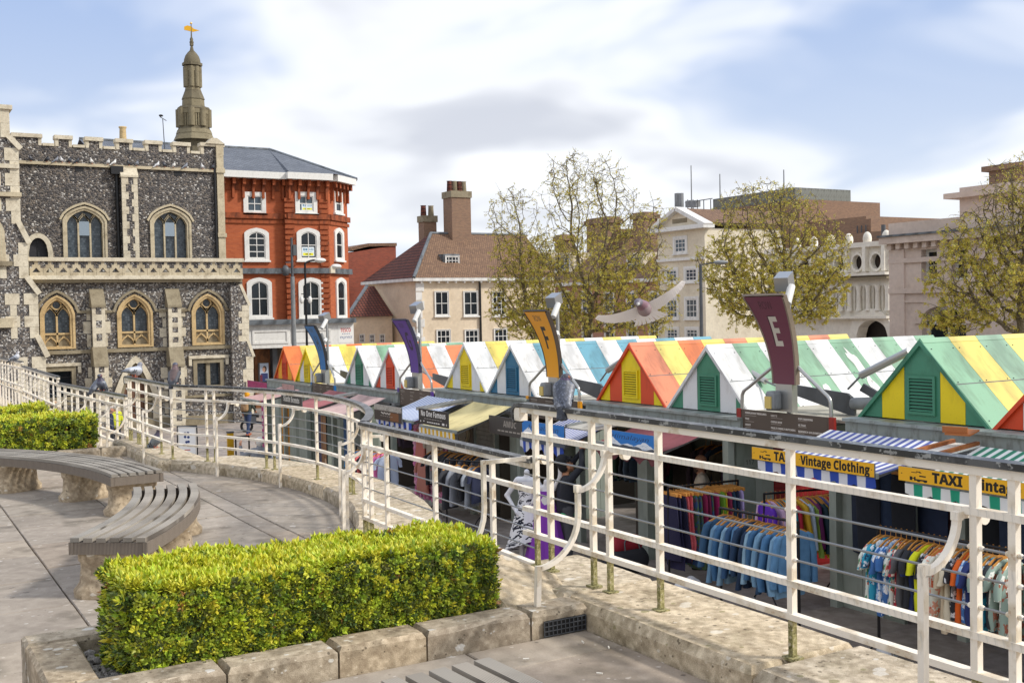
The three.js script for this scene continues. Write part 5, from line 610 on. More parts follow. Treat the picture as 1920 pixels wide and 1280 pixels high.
// ======================================================== red brick corner building with shop below
{
  const N = 63, f = frame('brick_corner_building', 'orange red brick corner building with white windows and slate roof', onN(430, 500, N).x, N, 0), { g, X, Y } = f, W = .0; const B = (nm, m, x0, x1, y0, y1, z0, z1) => new MB().box(x0, x1, y0, y1, z0, z1).build(nm, m, g, true);
  const xl = X(400, 450), xa = X(535, 450), xb = X(607, 450), yE = Y(500, 330), yC = Y(500, 355), y0 = -.5, pz = .35; // pavilion stands pz proud
  const xb2 = X(617, 450, pz), ca = Math.PI / 4.2, cl = 4.6;
  B('wall', M.brickOrange, xl - 6, xa, 3.6, yE - .2, -6, 0); B('pavilion_wall', M.brickOrange, xa, xb2, 3.6, yE - .2, -6, pz);
  // splayed corner face turned to the south-east
  const cx = xb2, dir = [Math.cos(ca), -Math.sin(ca)]; const cg = new THREE.Group(); cg.name = 'splayed_bay'; cg.position.set(cx, 0, pz); cg.rotation.y = ca; g.add(cg); g.updateMatrixWorld(true); const inv = cg.matrixWorld.clone().invert(), oo = V(0, EYE, 0).applyMatrix4(inv), CH = (px, py) => { const r = ray(px, py).transformDirection(inv), t = -oo.z / r.z; return [oo.x + r.x * t, oo.y + r.y * t]; };
  const cw = CH(652, 450)[0]; const C = (nm, m, x0, x1, y0, y1, z0, z1) => new MB().box(x0, x1, y0, y1, z0, z1).build(nm, m, cg, true); C('bay_wall', M.brickOrange, 0, cw, 3.6, yE - .2, -4, 0);
  // horizontal bands
  for (const [py, h, m, t] of [[405, .16, M.brickTrim, .16], [416, .1, M.brickTrim, .08], [508, .16, M.lead, .22]]) { const y = Y(500, py); B('band', m, xl - 6, xa - .001, y - h, y + h, 0, t); B('band', m, xa - .001, xb2 + .05, y - h, y + h, pz, pz + t); C('band', m, .05, cw + .1, y - h, y + h, 0, t); }
  // bracketed frieze and white eaves
  const eave = (parent, x0, x1, z) => { const K = (nm, m, a, b, y0, y1, z0, z1) => new MB().box(a, b, y0, y1, z0, z1).build(nm, m, parent, true); K('frieze', M.brickTrim, x0, x1, yC - .1, yE - .35, z, z + .06); const k = Math.round((x1 - x0) / .62); for (let i = 0; i <= k; i++) { const x = lerp(x0 + .15, x1 - .15, i / k); K('bracket', M.brickTrim, x - .09, x + .09, yE - .55, yE - .2, z, z + .42); K('bracket_leg', M.brickTrim, x - .07, x + .07, yC - .55, yE - .55, z, z + .2); } K('eaves_gutter', M.white, x0 - .1, x1 + .1, yE - .2, yE + .18, z - .2, z + .62); };
  eave(g, xl - 6, xa, 0); eave(g, xa, xb2, pz); eave(cg, .2, cw, 0);
  // quoin courses on the pavilion
  for (const [a, b] of [[535, 553], [600, 617]]) { const x0 = X(a, 500, pz), x1 = Math.min(X(b, 500, pz), xb2 - .02), k = 23, ya = Y(570, 600), yb = Y(570, 372); for (let i = 0; i < k; i++) B('quoin_course', M.brickTrim, x0, x1, lerp(ya, yb, i / k) + .05, lerp(ya, yb, (i + 1) / k) - .05, pz, pz + .1); }
  // windows
  const rows = [[360, 400, 0, 2], [427, 488, 1, 2], [520, 596, 1, 2]]; const win = (a, b, row, z) => { const [t, q, ar] = rows[row], c = (a + b) / 2, x0 = X(a, 480, z), x1 = X(b, 480, z), y0 = Y(c, q, z), y1 = Y(c, t, z); return sash(g, x0, x1, y0, y1, z, { sur: .23, rise: ar ? .3 : 0, cols: 2, rows: row === 1 && z === 0 ? 4 : 2, fr: .06, glass: row === 0 ? M.glassSky : M.glassDark }); };
  win(458, 500, 0, 0); win(458, 504, 1, 0); win(460, 507, 2, 0); const wA = win(555, 596, 0, pz), wB = win(556, 600, 1, pz); win(557, 603, 2, pz);
  for (const [a, b, r] of [[625, 641, 0], [626, 643, 1], [629, 648, 2]]) { const [t, q, ar] = rows[r], p = CH(a, (t + q) / 2), s = CH(b, (t + q) / 2); sash(cg, p[0], s[0], CH((a + b) / 2, q)[1], CH((a + b) / 2, t)[1], 0, { sur: .22, rise: ar ? .28 : 0, cols: 1, rows: 2, fr: .06 }); }
  // agent's posters behind the glass
  const post = printMat(128, 96, (x, w, h) => { x.fillStyle = '#dfe9ee'; x.fillRect(0, 0, w, h); x.fillStyle = '#4a7a96'; x.fillRect(14, 12, 14, 26); x.fillRect(34, 16, 20, 20); x.font = 'bold 24px sans-serif'; x.fillText('LORD', 60, 34); x.fillStyle = '#8fb4c6'; x.fillRect(20, 46, 84, 6); x.fillStyle = '#f0e838'; x.fillRect(10, 62, 108, 28); x.fillStyle = '#7a7a20'; x.fillRect(34, 70, 26, 12); x.fillRect(66, 70, 30, 12); }, .4);
  const poster = (a, b, t, q) => { const x0 = X(a, q, pz + .01), x1 = X(b, q, pz + .01), ya = Y((a + b) / 2, q, pz), yb = Y((a + b) / 2, t, pz), p = new THREE.PlaneGeometry(x1 - x0, yb - ya); p.translate((x0 + x1) / 2, (ya + yb) / 2, pz + .0055 + .02); const m = new MB(); m.keepUV = true; m.add(p); m.build('window_poster', post, g, true); }; poster(565, 586, 382, 394); poster(566, 589, 463, 480);
  // hipped slate roof
  { const yt = Y(450, 278), P = [[xl - 6, yE + .18, .5], [xa, yE + .18, .5], [xa + .01, yE + .18, pz + .6], [xb2 + .3, yE + .18, pz + .6]], ex = cx + dir[0] * (cw + .2), ez = pz + dir[1] * (cw + .2); P.push([ex + .4, yE + .18, ez + .4]); const R0 = [xl - 6, yt + 1.0, -6.5], R1 = [X(508, 279, -6), yt + 1.0, -6.5], m = new MB(); m.quad(P[0], P[1], R1, R0); m.tris([...P[1], ...P[2], ...R1]); m.tris([...P[2], ...P[3], ...R1]); m.tris([...P[3], ...P[4], ...R1]); m.tris([...P[4], ex + 2, yE + .18, ez - 8, ...R1]); m.tris([ex + 2, yE + .18, ez - 8, xl - 6, yE + .18, -13, ...R1]); m.tris([xl - 6, yE + .18, -13, ...R0, ...R1]); m.build('roof', M.slate, g, true); new MB().cyl([P[4][0], P[4][1], P[4][2]], R1, .14, .14, 6).build('hip_roll', M.lead, g, true); new MB().cyl(R0, R1, .12, .12, 6).build('ridge', M.lead, g, true); }
  B('far_side_wall', M.brickRed, xl, cx + dir[0] * cw, 3, yE - .3, -12, -6);
  // shop front: leaded cornice, white fascia, brown recess
  const yF1 = Y(550, 607), yF0 = Y(550, 650), z = 1.0; B('shop_wall', M.interior, xl - 6, xb2, y0, yF0, -5, -.6); B('shop_cornice', M.lead, X(455, 600, z), X(664, 600, z), yF1, yF1 + .28, -2, z + .3); B('shop_fascia', M.white, X(462, 620, z), X(663, 620, z), yF0, yF1 - .001, -2, z); for (const [a, b] of [[472, 540], [546, 620]]) { const m = new MB(); m.ext(rect(X(a, 620, z), X(b, 620, z), yF0 + .25, yF1 - .3), z, z + .05, [rev(rect(X(a, 620, z) + .12, X(b, 620, z) - .12, yF0 + .37, yF1 - .42))]); m.build('fascia_panel', M.white, g, true); }
  { const w = X(662, 630, z) - X(634, 630, z), h = yF1 - yF0 - .3, p = new THREE.PlaneGeometry(w, h); p.translate(X(648, 630, z), (yF0 + yF1) / 2 + .02, z + .01); const m = new MB(); m.keepUV = true; m.add(p); m.build('shop_name', printMat(192, 192, (x, W, H) => { x.fillStyle = '#eceae4'; x.fillRect(0, 0, W, H); x.textAlign = 'center'; x.fillStyle = '#c8202a'; x.save(); x.translate(W / 2, 76); x.scale(.86, 1.15); x.font = 'bold 52px sans-serif'; x.fillText('TESCO', 0, 0); x.restore(); x.fillStyle = '#1d3a7a'; for (let i = 0; i < 5; i++) x.fillRect(48 + i * 22, 92, 14, 7); x.font = 'italic 46px sans-serif'; x.fillText('express', W / 2, 146); }), g, true); }
  B('timber_recess', paint(0x8a5a34, .7, .2), X(478, 680, -.2), X(512, 680, -.2), y0, yF0 - .01, -.6, -.3); { const p = onN(499, 680, N - .2), x0 = X(487, 700, 0), x1 = X(503, 700, 0), ya = Y(495, 715, 0), yb = Y(495, 681, 0), q = new THREE.PlaneGeometry(x1 - x0, yb - ya); q.translate((x0 + x1) / 2, (ya + yb) / 2, .012); const m = new MB(); m.keepUV = true; m.add(q); m.build('entrance_poster', printMat(96, 192, (x, w, h) => { x.fillStyle = '#b9c4d4'; x.fillRect(0, 0, w, h); x.fillStyle = '#3b2a26'; x.beginPath(); x.ellipse(52, 60, 24, 34, 0, 0, 7); x.fill(); x.fillStyle = '#c89a80'; x.beginPath(); x.ellipse(44, 66, 17, 26, 0, 0, 7); x.fill(); x.fillStyle = '#2a3566'; x.fillRect(10, 104, 78, 88); x.fillStyle = '#6a2238'; x.fillRect(0, 120, 26, 72); }), g, true); new MB().box(x0 - .02, x1 + .02, ya - .02, yb + .02, -.3, .0).build('poster_case', M.grey, g, true); }
  B('shop_pillar', M.darkGrey, X(511, 680, .2), X(520, 680, .2), y0, yF0 - .01, -.5, .2);
}
// ======================================================== houses further back
{ const N = 84, f = frame('brick_gable_building', 'plain red brick end wall with sloping parapet behind the beige house', onN(700, 550, N).x, N, 0), { g, X, Y } = f, y1 = Y(655, 476), y2 = Y(742, 460); new MB().ext([[X(640, 550), -1], [X(742, 550), -1], [X(742, 460), y2], [X(700, 466), lerp(y1, y2, .6)], [X(640, 478), y1]], -8, 0).build('wall', M.brickRed, g, true); new MB().sweep([[X(640, 478), y1 + .2, -4], [X(690, 466), lerp(y1, y2, .72) + .22, -4], [X(743, 459), y2 + .08, -4]], 8.2, .25, 0, [0, 0, 1]).build('roof', M.tileBrown, g, true); }
{ const N = 76, f = frame('low_tiled_house', 'low house with red pantile roof beside the brick corner building', onN(690, 600, N).x, N, 0), { g, X, Y } = f, x0 = X(650, 600), x1 = X(735, 600), yw = Y(690, 592), yt = Y(700, 534); new MB().box(x0, x1, -.5, yw, -6, 0).build('wall', M.render, g, true); new MB().quad([x0 - .1, yw - .05, .3], [x1, yw - .05, .3], [x1, yt, -3.2], [X(688, 533, -3.2), yt, -3.2]).build('roof', M.tileRed, g, true); new MB().sweep([[x0 - .1, yw, .32], [X(688, 533, -3.2), yt + .05, -3.2]], .25, .1).build('verge', M.lead, g, true); for (const a of [678, 697, 716]) sash(g, X(a - 5, 634), X(a + 5, 634), Y(a, 643), Y(a, 626), 0, { cols: 2, rows: 2, fr: .05, sill: false }); }
{ const N = 72.5, x0 = onN(779, 560, N).x, f = frame('beige_house', 'beige rendered house with hipped brown tile roof and dormer', x0, N, 0), { g, X, Y } = f, x1 = X(936, 560) + 5, yE = Y(800, 527), yt = Y(850, 452) + .9, D = 9; new MB().box(0, x1, -.5, yE, -D, 0).build('front_wall', M.render, g, true); new MB().box(-.05, -.004, -.5, yE - .01, -D, -.02).build('side_wall', M.render, g, true);
  new MB().box(-.35, x1, yE, yE + .22, -D - .3, .42).build('eaves_gutter', M.white, g, true); for (let i = 0; i < 16; i++) new MB().box(.3 + i * .7, .42 + i * .7, yE - .14, yE - .002, .0, .34).build('eaves_bracket', M.white, g, true);
  const R0 = [X(808, 452, -4.4), yt, -4.4], R1 = [x1, yt, -4.4]; new MB().quad([-.3, yE + .22, .4], [x1, yE + .22, .4], R1, R0).build('front_roof', M.tileBrown, g, true); new MB().tris([-.3, yE + .22, -D - .2, -.3, yE + .22, .4, ...R0]).build('hip_roof', M.tileRed, g, true); new MB().cyl([-.3, yE + .24, .4], R0, .13, .13, 6).build('hip_tiles', M.lead, g, true); new MB().cyl(R0, R1, .12, .12, 6).build('ridge', M.lead, g, true);
  for (let i = 0; i < 12; i++) new MB().box(.0 - (i % 2) * .0, .5 + (i % 2) * .16, lerp(0, yE - .1, i / 12) + .03, lerp(0, yE - .1, (i + 1) / 12) - .02, 0, .07).build('quoin_stone', M.white, g, true);
  for (const [a, b, t, q, c, r] of [[814, 841, 545, 592, 2, 2], [868, 896, 545, 592, 2, 2], [816, 843, 617, 645, 3, 2], [869, 896, 617, 645, 3, 2], [922, 948, 545, 592, 3, 4], [924, 950, 615, 645, 3, 2]]) sash(g, X(a, 560), X(b, 560), Y((a + b) / 2, q), Y((a + b) / 2, t), 0, { cols: c, rows: r, fr: .09 });
  { const a = X(834, 490, -1.2), b = X(861, 490, -1.2), p = Y(847, 506, -1.2), q = Y(847, 479, -1.2); new MB().box(a - .15, b + .05, p - .3, q + .12, -3.4, -1.21).build('dormer_cheek', M.lead, g, true); sash(g, a, b, p, q, -1.2, { cols: 4, rows: 3, fr: .1 }); }
  new MB().cyl([X(900, 560, .1), -.3, .12], [X(900, 560, .1), yE - .05, .12], .08, .08, 8).build('drainpipe', M.black, g, true);
  const chim = (a, b, t, base, z, pots, lab) => { const p = X(a, 420, z), q = X(b, 420, z), yc = Y((a + b) / 2, t, z), w = q - p; const h = new MB(); h.box(p + .08, q - .08, base, yc - .5, z - w * .8, z); const c = h.build('chimney_stack', M.brickBrown, g, true); new MB().box(p, q, yc - .5, yc, z - w * .85, z + .08).build('chimney_cap', M.limeGrey, c, true); for (let i = 0; i < pots; i++) new MB().lathe([lerp(p + .3, q - .3, pots > 1 ? i / (pots - 1) : .5), yc, z - w * .4], [[0, 0], [.24, 0], [.2, .75], [.24, .82], [0, .82]], 10).build('chimney_pot', i % 2 ? M.limeGrey : M.tileRed, c, true); }; chim(793, 820, 404, yE + 1, -6, 2); chim(846, 885, 358, yE + 1, -3.6, 4); }
// ---- the west facing side of the walk behind the trees
const FE = 54, FN = 47;                             // face line and where it starts
{ // pink stone building at the right
  const f = frame('pink_stone_building', 'tall pinkish grey stone building behind the right hand tree', 46, onE(1672, 560, 46).z * -1, WR), { g, X, Y } = f, x1 = X(1960, 560) + 8, yC = Y(1672, 430) - .3, yE = Y(1672, 447) - .3, y = p => Y(1672, p); const B = (nm, m, a, b, c, d, e, h) => new MB().box(a, b, c, d, e, h).build(nm, m, g, true);
  const wx = i => [1.1 + i * 4.1, 2.15 + i * 4.1], up = []; for (let i = 0; i < 6; i++) { const a = 1.9 + i * 5.2; up.push([a, a + .95], [a + 1.75, a + 2.7]); } const yu0 = y(530), yu1 = y(472), aw = []; for (let i = 0; i < 6; i++) aw.push([1.9 + i * 5.2, 4.5 + i * 5.2]);
  { const m = new MB(); m.ext(rect(0, x1, -.5, yE), -8, 0, [...up.map(([a, b]) => rev(rect(a, b, yu0, yu1))), ...aw.map(([a, b]) => rev(arch(a, b, .3, y(605), y(575), 'r')))]); m.build('wall', M.pinkStone, g, true); B('dark_interior', M.interior, .1, x1, 0, yE - .3, -7.8, -.62); }
  B('cornice', M.pinkStone, -.35, x1, yE, yE + .35, -8, .5); B('cornice_lead', M.lead, -.4, x1, yE + .35, yE + .45, -8, .6); B('parapet', M.pinkStone, -.05, x1, yE + .45, yC + .6, -8, .1); for (let i = 0; i < 44; i++) B('dentil', M.pinkStone, i * .55, i * .55 + .26, yE - .28, yE - .002, 0, .3); B('band', M.pinkStone, -.08, x1, y(490) - .12, y(490) + .12, 0, .12); B('band', M.pinkStone, -.08, x1, y(545) - .16, y(545) + .12, 0, .14); B('band', M.pinkStone, -.05, x1, y(566) - .05, y(566) + .05, 0, .06); B('corner_pilaster', M.pinkStone, -.05, .9, -.5, yE - .3, 0, .1);
  for (const [a, b] of up) sash(g, a, b, yu0, yu1, -.45, { cols: 1, rows: 2, fr: .1, sill: false }); for (const [a, b] of aw) { const o = arch(a - .4, b + .4, y(606), y(605), y(575) + .4, 'r'), k = new MB(); k.ext(o, 0, .12, [rev(arch(a, b, y(606) - .01 + .02, y(605), y(575), 'r'))]); k.build('window_arch', M.pinkStone, g, true); const w = new MB(); w.ext(arch(a, b, .3, y(605), y(575), 'r'), -.5, -.4, [rev(inset(arch(a, b, .3, y(605), y(575), 'r'), .16))]); const q = w.build('window', M.white, g, true); new MB().ext(inset(arch(a, b, .3, y(605), y(575), 'r'), .1), -.58, -.51).build('pane', M.glassDark, q, true); new MB().box(a, b, y(605) - .1, y(605) + .08, -.5, -.4).build('transom', M.white, q, true); new MB().box((a + b) / 2 - .06, (a + b) / 2 + .06, .3, y(576), -.5, -.41).build('glazing_bar', M.white, q, true); }
  // taller block with chimney further right
  const tx = X(1800, 380, -3); B('upper_block', M.pinkStone, tx, tx + 16, yC, Y(1800, 352, -3), -12, -3); B('upper_cornice', M.pinkStone, tx - .6, tx + 16, Y(1800, 372, -3), Y(1800, 362, -3), -12, -2.5); B('chimney_stack', M.brickBrown, tx + 1.0, tx + 2.8, Y(1800, 352, -3), Y(1845, 312, -3), -6, -4); B('chimney_cap', M.brickBrown, tx + .7, tx + 3.1, Y(1845, 318, -3), Y(1845, 308, -3), -6.2, -3.8);
}
{ // white arcade front
  const E = 53, nR = -onE(1673, 560, E).z, f = frame('white_arcade_building', 'white tiled arcade building with oval windows', E, nR, WR), { g, X, Y } = f, x0 = X(1440, 560), y = p => Y(1640, p), xo = [1588, 1612, 1646].map(p => 0); const B = (nm, m, a, b, c, d, e, h) => new MB().box(a, b, c, d, e, h).build(nm, m, g, true); const yt = y(462), oc = [1577, 1611, 1645].map(p => X(p, 490)), step = oc[1] - oc[0], all = []; for (let i = -4; i < 3; i++) all.push(oc[2] + (i - 2) * step); const ry = (y(476) - y(505)) / 2, rx = step * .26, cy = y(490); const ell = (c, k = 1) => { const o = []; for (let i = 0; i < 20; i++) o.push([c + rx * k * Math.cos(i / 20 * 6.283), cy + ry * k * Math.sin(i / 20 * 6.283)]); return o; };
  const ax0 = X(1612, 620), ax1 = X(1670, 620); const cols = []; for (let c = oc[2] + step * .62; c > x0; c -= step * .5) cols.push(c);
  const ya = y(535), yb = y(582), wins = []; for (let i = 0; i < cols.length - 1; i++) wins.push([cols[i + 1] + .28, cols[i] - .28]);
  { const m = new MB(); m.ext(rect(x0, -.02, -.5, yt), -.6, 0, [...all.map(c => rev(ell(c))), ...wins.map(([a, b]) => rev(rect(a, b, yb, ya))), rev(arch(ax0, ax1, .0, y(628), y(600), 'r'))]); m.build('wall', M.ivory, g, true); B('dark_interior', mat(0x3a3430, .8), x0, -.1, 0, yt - .2, -4, -1.2); }
  for (const c of all) { const k = new MB(); k.ext(ell(c, 1.32), 0, .12, [rev(ell(c, 1.0))]); const q = k.build('oval_window', M.ivory, g, true); const gl = new MB(); gl.ext(ell(c, 1.01), -.3, -.25); gl.build('pane', mat(0x2b2420, .15), q, true); B('scroll_buttress', M.ivory, c + step * .42, c + step * .58, y(508), yt + .0, 0, .35); new MB().sph([c + step * .5, yt + .5, 0], .34, .8, 1.3, .8).build('scroll_finial', M.ivory, g, true); }
  B('cornice', M.ivory, x0, .0, yt, yt + .3, -.6, .3); B('cornice', M.ivory, x0, .0, y(516), y(511), 0, .6); B('cornice', M.limeGrey, x0, .0, y(523), y(519), 0, .45); B('cornice', M.ivory, x0, .0, y(600) + .1, y(592), 0, .5); for (const c of cols) new MB().lathe([c, 0, .18], [[.2, yb], [.15, yb + .2], [.13, ya - .3], [.2, ya]], 10).build('column', M.ivory, g, true); { const o = arch(ax0 - .6, ax1 + .4, .0, y(628), y(600) + .7, 'r'), k = new MB(); k.ext(o, 0, .25, [rev(arch(ax0, ax1, .02, y(628), y(600), 'r'))]); k.build('arcade_arch', M.ivory, g, true); }
  B('attic_wall', M.brickBrown, x0, X(1655, 440, -5), yt, y(440) + .6, -9, -5); B('attic_box', M.brickBrown, X(1628, 450, -3), X(1668, 450, -3), yt, y(445), -5, -3); B('roof_plant', M.brickBrown, X(1560, 430, -8), X(1630, 430, -8), yt, y(422) + 1.2, -14, -8.2); for (const p of [1608, 1616, 1624]) new MB().cyl([X(p, 420, -8), y(424), -8], [X(p, 420, -8), y(398), -8], .05, .05, 6).build('roof_rail', M.darkGrey, g, true); new MB().cyl([X(1657, 430, -4), y(450), -4], [X(1657, 430, -4), y(412), -4], .14, .14, 8).build('flue', M.darkGrey, g, true);
}
{ // cream pedimented house
  const E = 56, nR = -onE(1325, 560, E).z, f = frame('cream_pedimented_house', 'cream rendered house with white pediment between the trees', E, nR, WR), { g, X, Y } = f, a = X(1234, 480), b = X(1322, 480), ye = Y(1280, 432), yt = Y(1278, 391), c = (a + b) / 2; new MB().box(a, b, -.5, ye, -8, 0).build('wall', M.cream, g, true); new MB().ext([[a - .3, ye + .3], [b + .3, ye + .3], [c, yt - .2]], -6, .05).build('pediment', M.cream, g, true); for (const s of [-1, 1]) new MB().sweep([[s < 0 ? a - .6 : b + .6, ye + .2, .1], [c, yt, .1]], .9, .3, 0, [0, 0, 1]).build('raking_cornice', M.white, g, true); new MB().box(a - .6, b + .6, ye, ye + .32, -.5, .6).build('cornice', M.white, g, true); new MB().box(c - .9, c + .9, lerp(ye, yt, .35), lerp(ye, yt, .55), .05, .08).build('vent', M.limeGrey, g, true); new MB().quad([a - .4, ye + .4, -.2], [c, yt + .05, -.2], [c, yt + .05, -10], [a - .4, ye + .4, -10]).build('roof', M.tileBrown, g, true); new MB().quad([c, yt + .05, -.2], [b + .4, ye + .4, -.2], [b + .4, ye + .4, -10], [c, yt + .05, -10]).build('roof', M.tileBrown, g, true);
  for (const [t, q] of [[442, 475], [500, 530], [556, 598], [612, 640]]) for (const e of t === 442 ? [.5] : [.3, .72]) { const m = lerp(a, b, e), w = (b - a) * .15; sash(g, m - w, m + w, Y(1280, q), Y(1280, t), 0, { cols: 3, rows: 3, sur: .2, fr: .1, glass: M.glassSky }); } new MB().box(a - .1, b + .1, Y(1280, 486) - .1, Y(1280, 486) + .12, 0, .2).build('band', M.white, g, true); }
{ // long roofs and brick fronts behind the first tree
  const E = 56, nR = -onE(1236, 560, E).z, f = frame('brick_terrace', 'pinkish brick terrace with white sashes behind the largest tree', E, nR + .1, WR), { g, X, Y } = f, x0 = X(940, 560), ye = Y(1180, 528), yr = Y(1180, 455); new MB().box(x0, -.05, -.5, ye, -8, 0).build('wall', M.brickPink, g, true); new MB().quad([x0, ye, .3], [-.05, ye, .3], [-.05, yr, -4.5], [x0, yr, -4.5]).build('roof', M.tileBrown, g, true); new MB().box(x0, -.05, ye - .1, ye + .2, 0, .4).build('eaves_gutter', M.white, g, true);
  for (const [t, q] of [[545, 585], [600, 640]]) for (let p = 975; p < 1230; p += 42) sash(g, X(p - 10, 560), X(p + 10, 560), Y(p, q), Y(p, t), 0, { cols: 2, rows: 2, fr: .1, sur: .12 }); for (const p of [1000, 1055, 1190]) { const a = X(p - 14, 490, -1.5), b = X(p + 14, 490, -1.5), u = Y(p, 508, -1.5), v = Y(p, 480, -1.5); new MB().box(a - .1, b + .1, u - .5, v + .3, -4, -1.52).build('dormer', M.cream, g, true); sash(g, a, b, u, v, -1.5, { cols: 3, rows: 2, fr: .1 }); } const ch = (p, w, t, z) => { const a = X(p - w, 440, z), b = X(p + w, 440, z), y1 = Y(p, t, z); const c = new MB(); c.box(a, b, ye, y1, z - 1.5, z); const q = c.build('chimney_stack', M.brickBrown, g, true); new MB().box(a - .2, b + .2, y1 - .6, y1 - .2, z - 1.7, z + .2).build('chimney_cap', M.brickBrown, q, true); }; ch(1120, 20, 408, -5); ch(1048, 7, 440, -5); ch(1198, 11, 398, -6); ch(1160, 8, 430, -6); }
{ // flat roofed brown brick block above the middle tree, with aerials
  const E = 70, nR = -onE(1640, 450, E).z, f = frame('brown_brick_block', 'flat roofed brown brick block with aerials above the middle tree', E, nR, WR), { g, X, Y } = f; const B = (nm, m, a, b, t, z0, z1) => new MB().box(X(a, 430, z1), X(b, 430, z1), -.5, Y((a + b) / 2, t, z1), z0, z1).build(nm, m, g, true); B('main_block', M.brickBrown, 1320, 1500, 385, -10, 0); B('plant_room', paint(0x7d8079, .7, .25), 1338, 1492, 362, -9, -2); B('right_block', M.brickBrown, 1490, 1625, 412, -10, -1); B('left_block', M.brickBrown, 1290, 1345, 396, -10, -3); B('grey_block', M.darkGrey, 1325, 1372, 408, -4, .5); B('low_block', M.cream, 1410, 1560, 470, -3, 1);
  for (const [p, t, q] of [[1296, 310, 398], [1350, 326, 372], [1470, 318, 364]]) new MB().cyl([X(p, t, -4), Y(p, q, -4), -4], [X(p, t, -4), Y(p, t, -4), -4], .07, .05, 6).build('aerial_pole', M.grey, g, true); for (const p of [1268, 1275]) new MB().box(X(p - 3, 370, -4), X(p + 3, 370, -4), Y(p, 392, -4), Y(p, 362, -4), -4.3, -4).build('phone_antenna', M.grey, g, true); for (const p of [1290, 1300, 1308, 1320, 1333]) { new MB().cyl([X(p, 390, -4), Y(p, 402, -4), -4], [X(p, 390, -4), Y(p, 374, -4), -4], .05, .05, 6).build('roof_rail_post', M.darkGrey, g, true); } new MB().bar([X(1285, 378, -4), Y(1285, 380, -4), -4], [X(1336, 376, -4), Y(1336, 372, -4), -4], .08, .08).build('roof_rail', M.darkGrey, g, true); for (const p of [1293, 1303]) new MB().box(X(p - 5, 380, -4), X(p + 5, 380, -4), Y(p, 388, -4), Y(p, 376, -4), -4.4, -3.8).build('dish_unit', M.grey, g, true); }
{ // grey shell canopy beyond the stalls
  const E = 40, p = onE(1622, 632, E), g = thing('shell_canopy', 'grey rounded canopy roof beyond the stalls', 'canopy', [E, p.y - 1, p.z], WR); const s = new THREE.SphereGeometry(1.55, 20, 10, 0, Math.PI * 2, 0, Math.PI / 2); s.scale(1.0, .62, 1); const m = new MB(); m.add(s); const k = M.grey.clone(); k.side = THREE.DoubleSide; m.build('shell', k, g, true); new MB().cyl([0, -4, 0], [0, .1, 0], .2, .2, 10).build('post', M.grey, g, true); }
// ---------------------------------------------------------------- plane trees just coming into leaf
const barkM = stone(0x7a6e54, 0x584e3a, { m: 1.5, seed: 51, grain: 30, size: 256, stain: .5 });
const budM = new THREE.MeshPhysicalMaterial({ color: 0xffffff, roughness: .75, side: THREE.DoubleSide, vertexColors: true, transmission: .3, thickness: 0 });
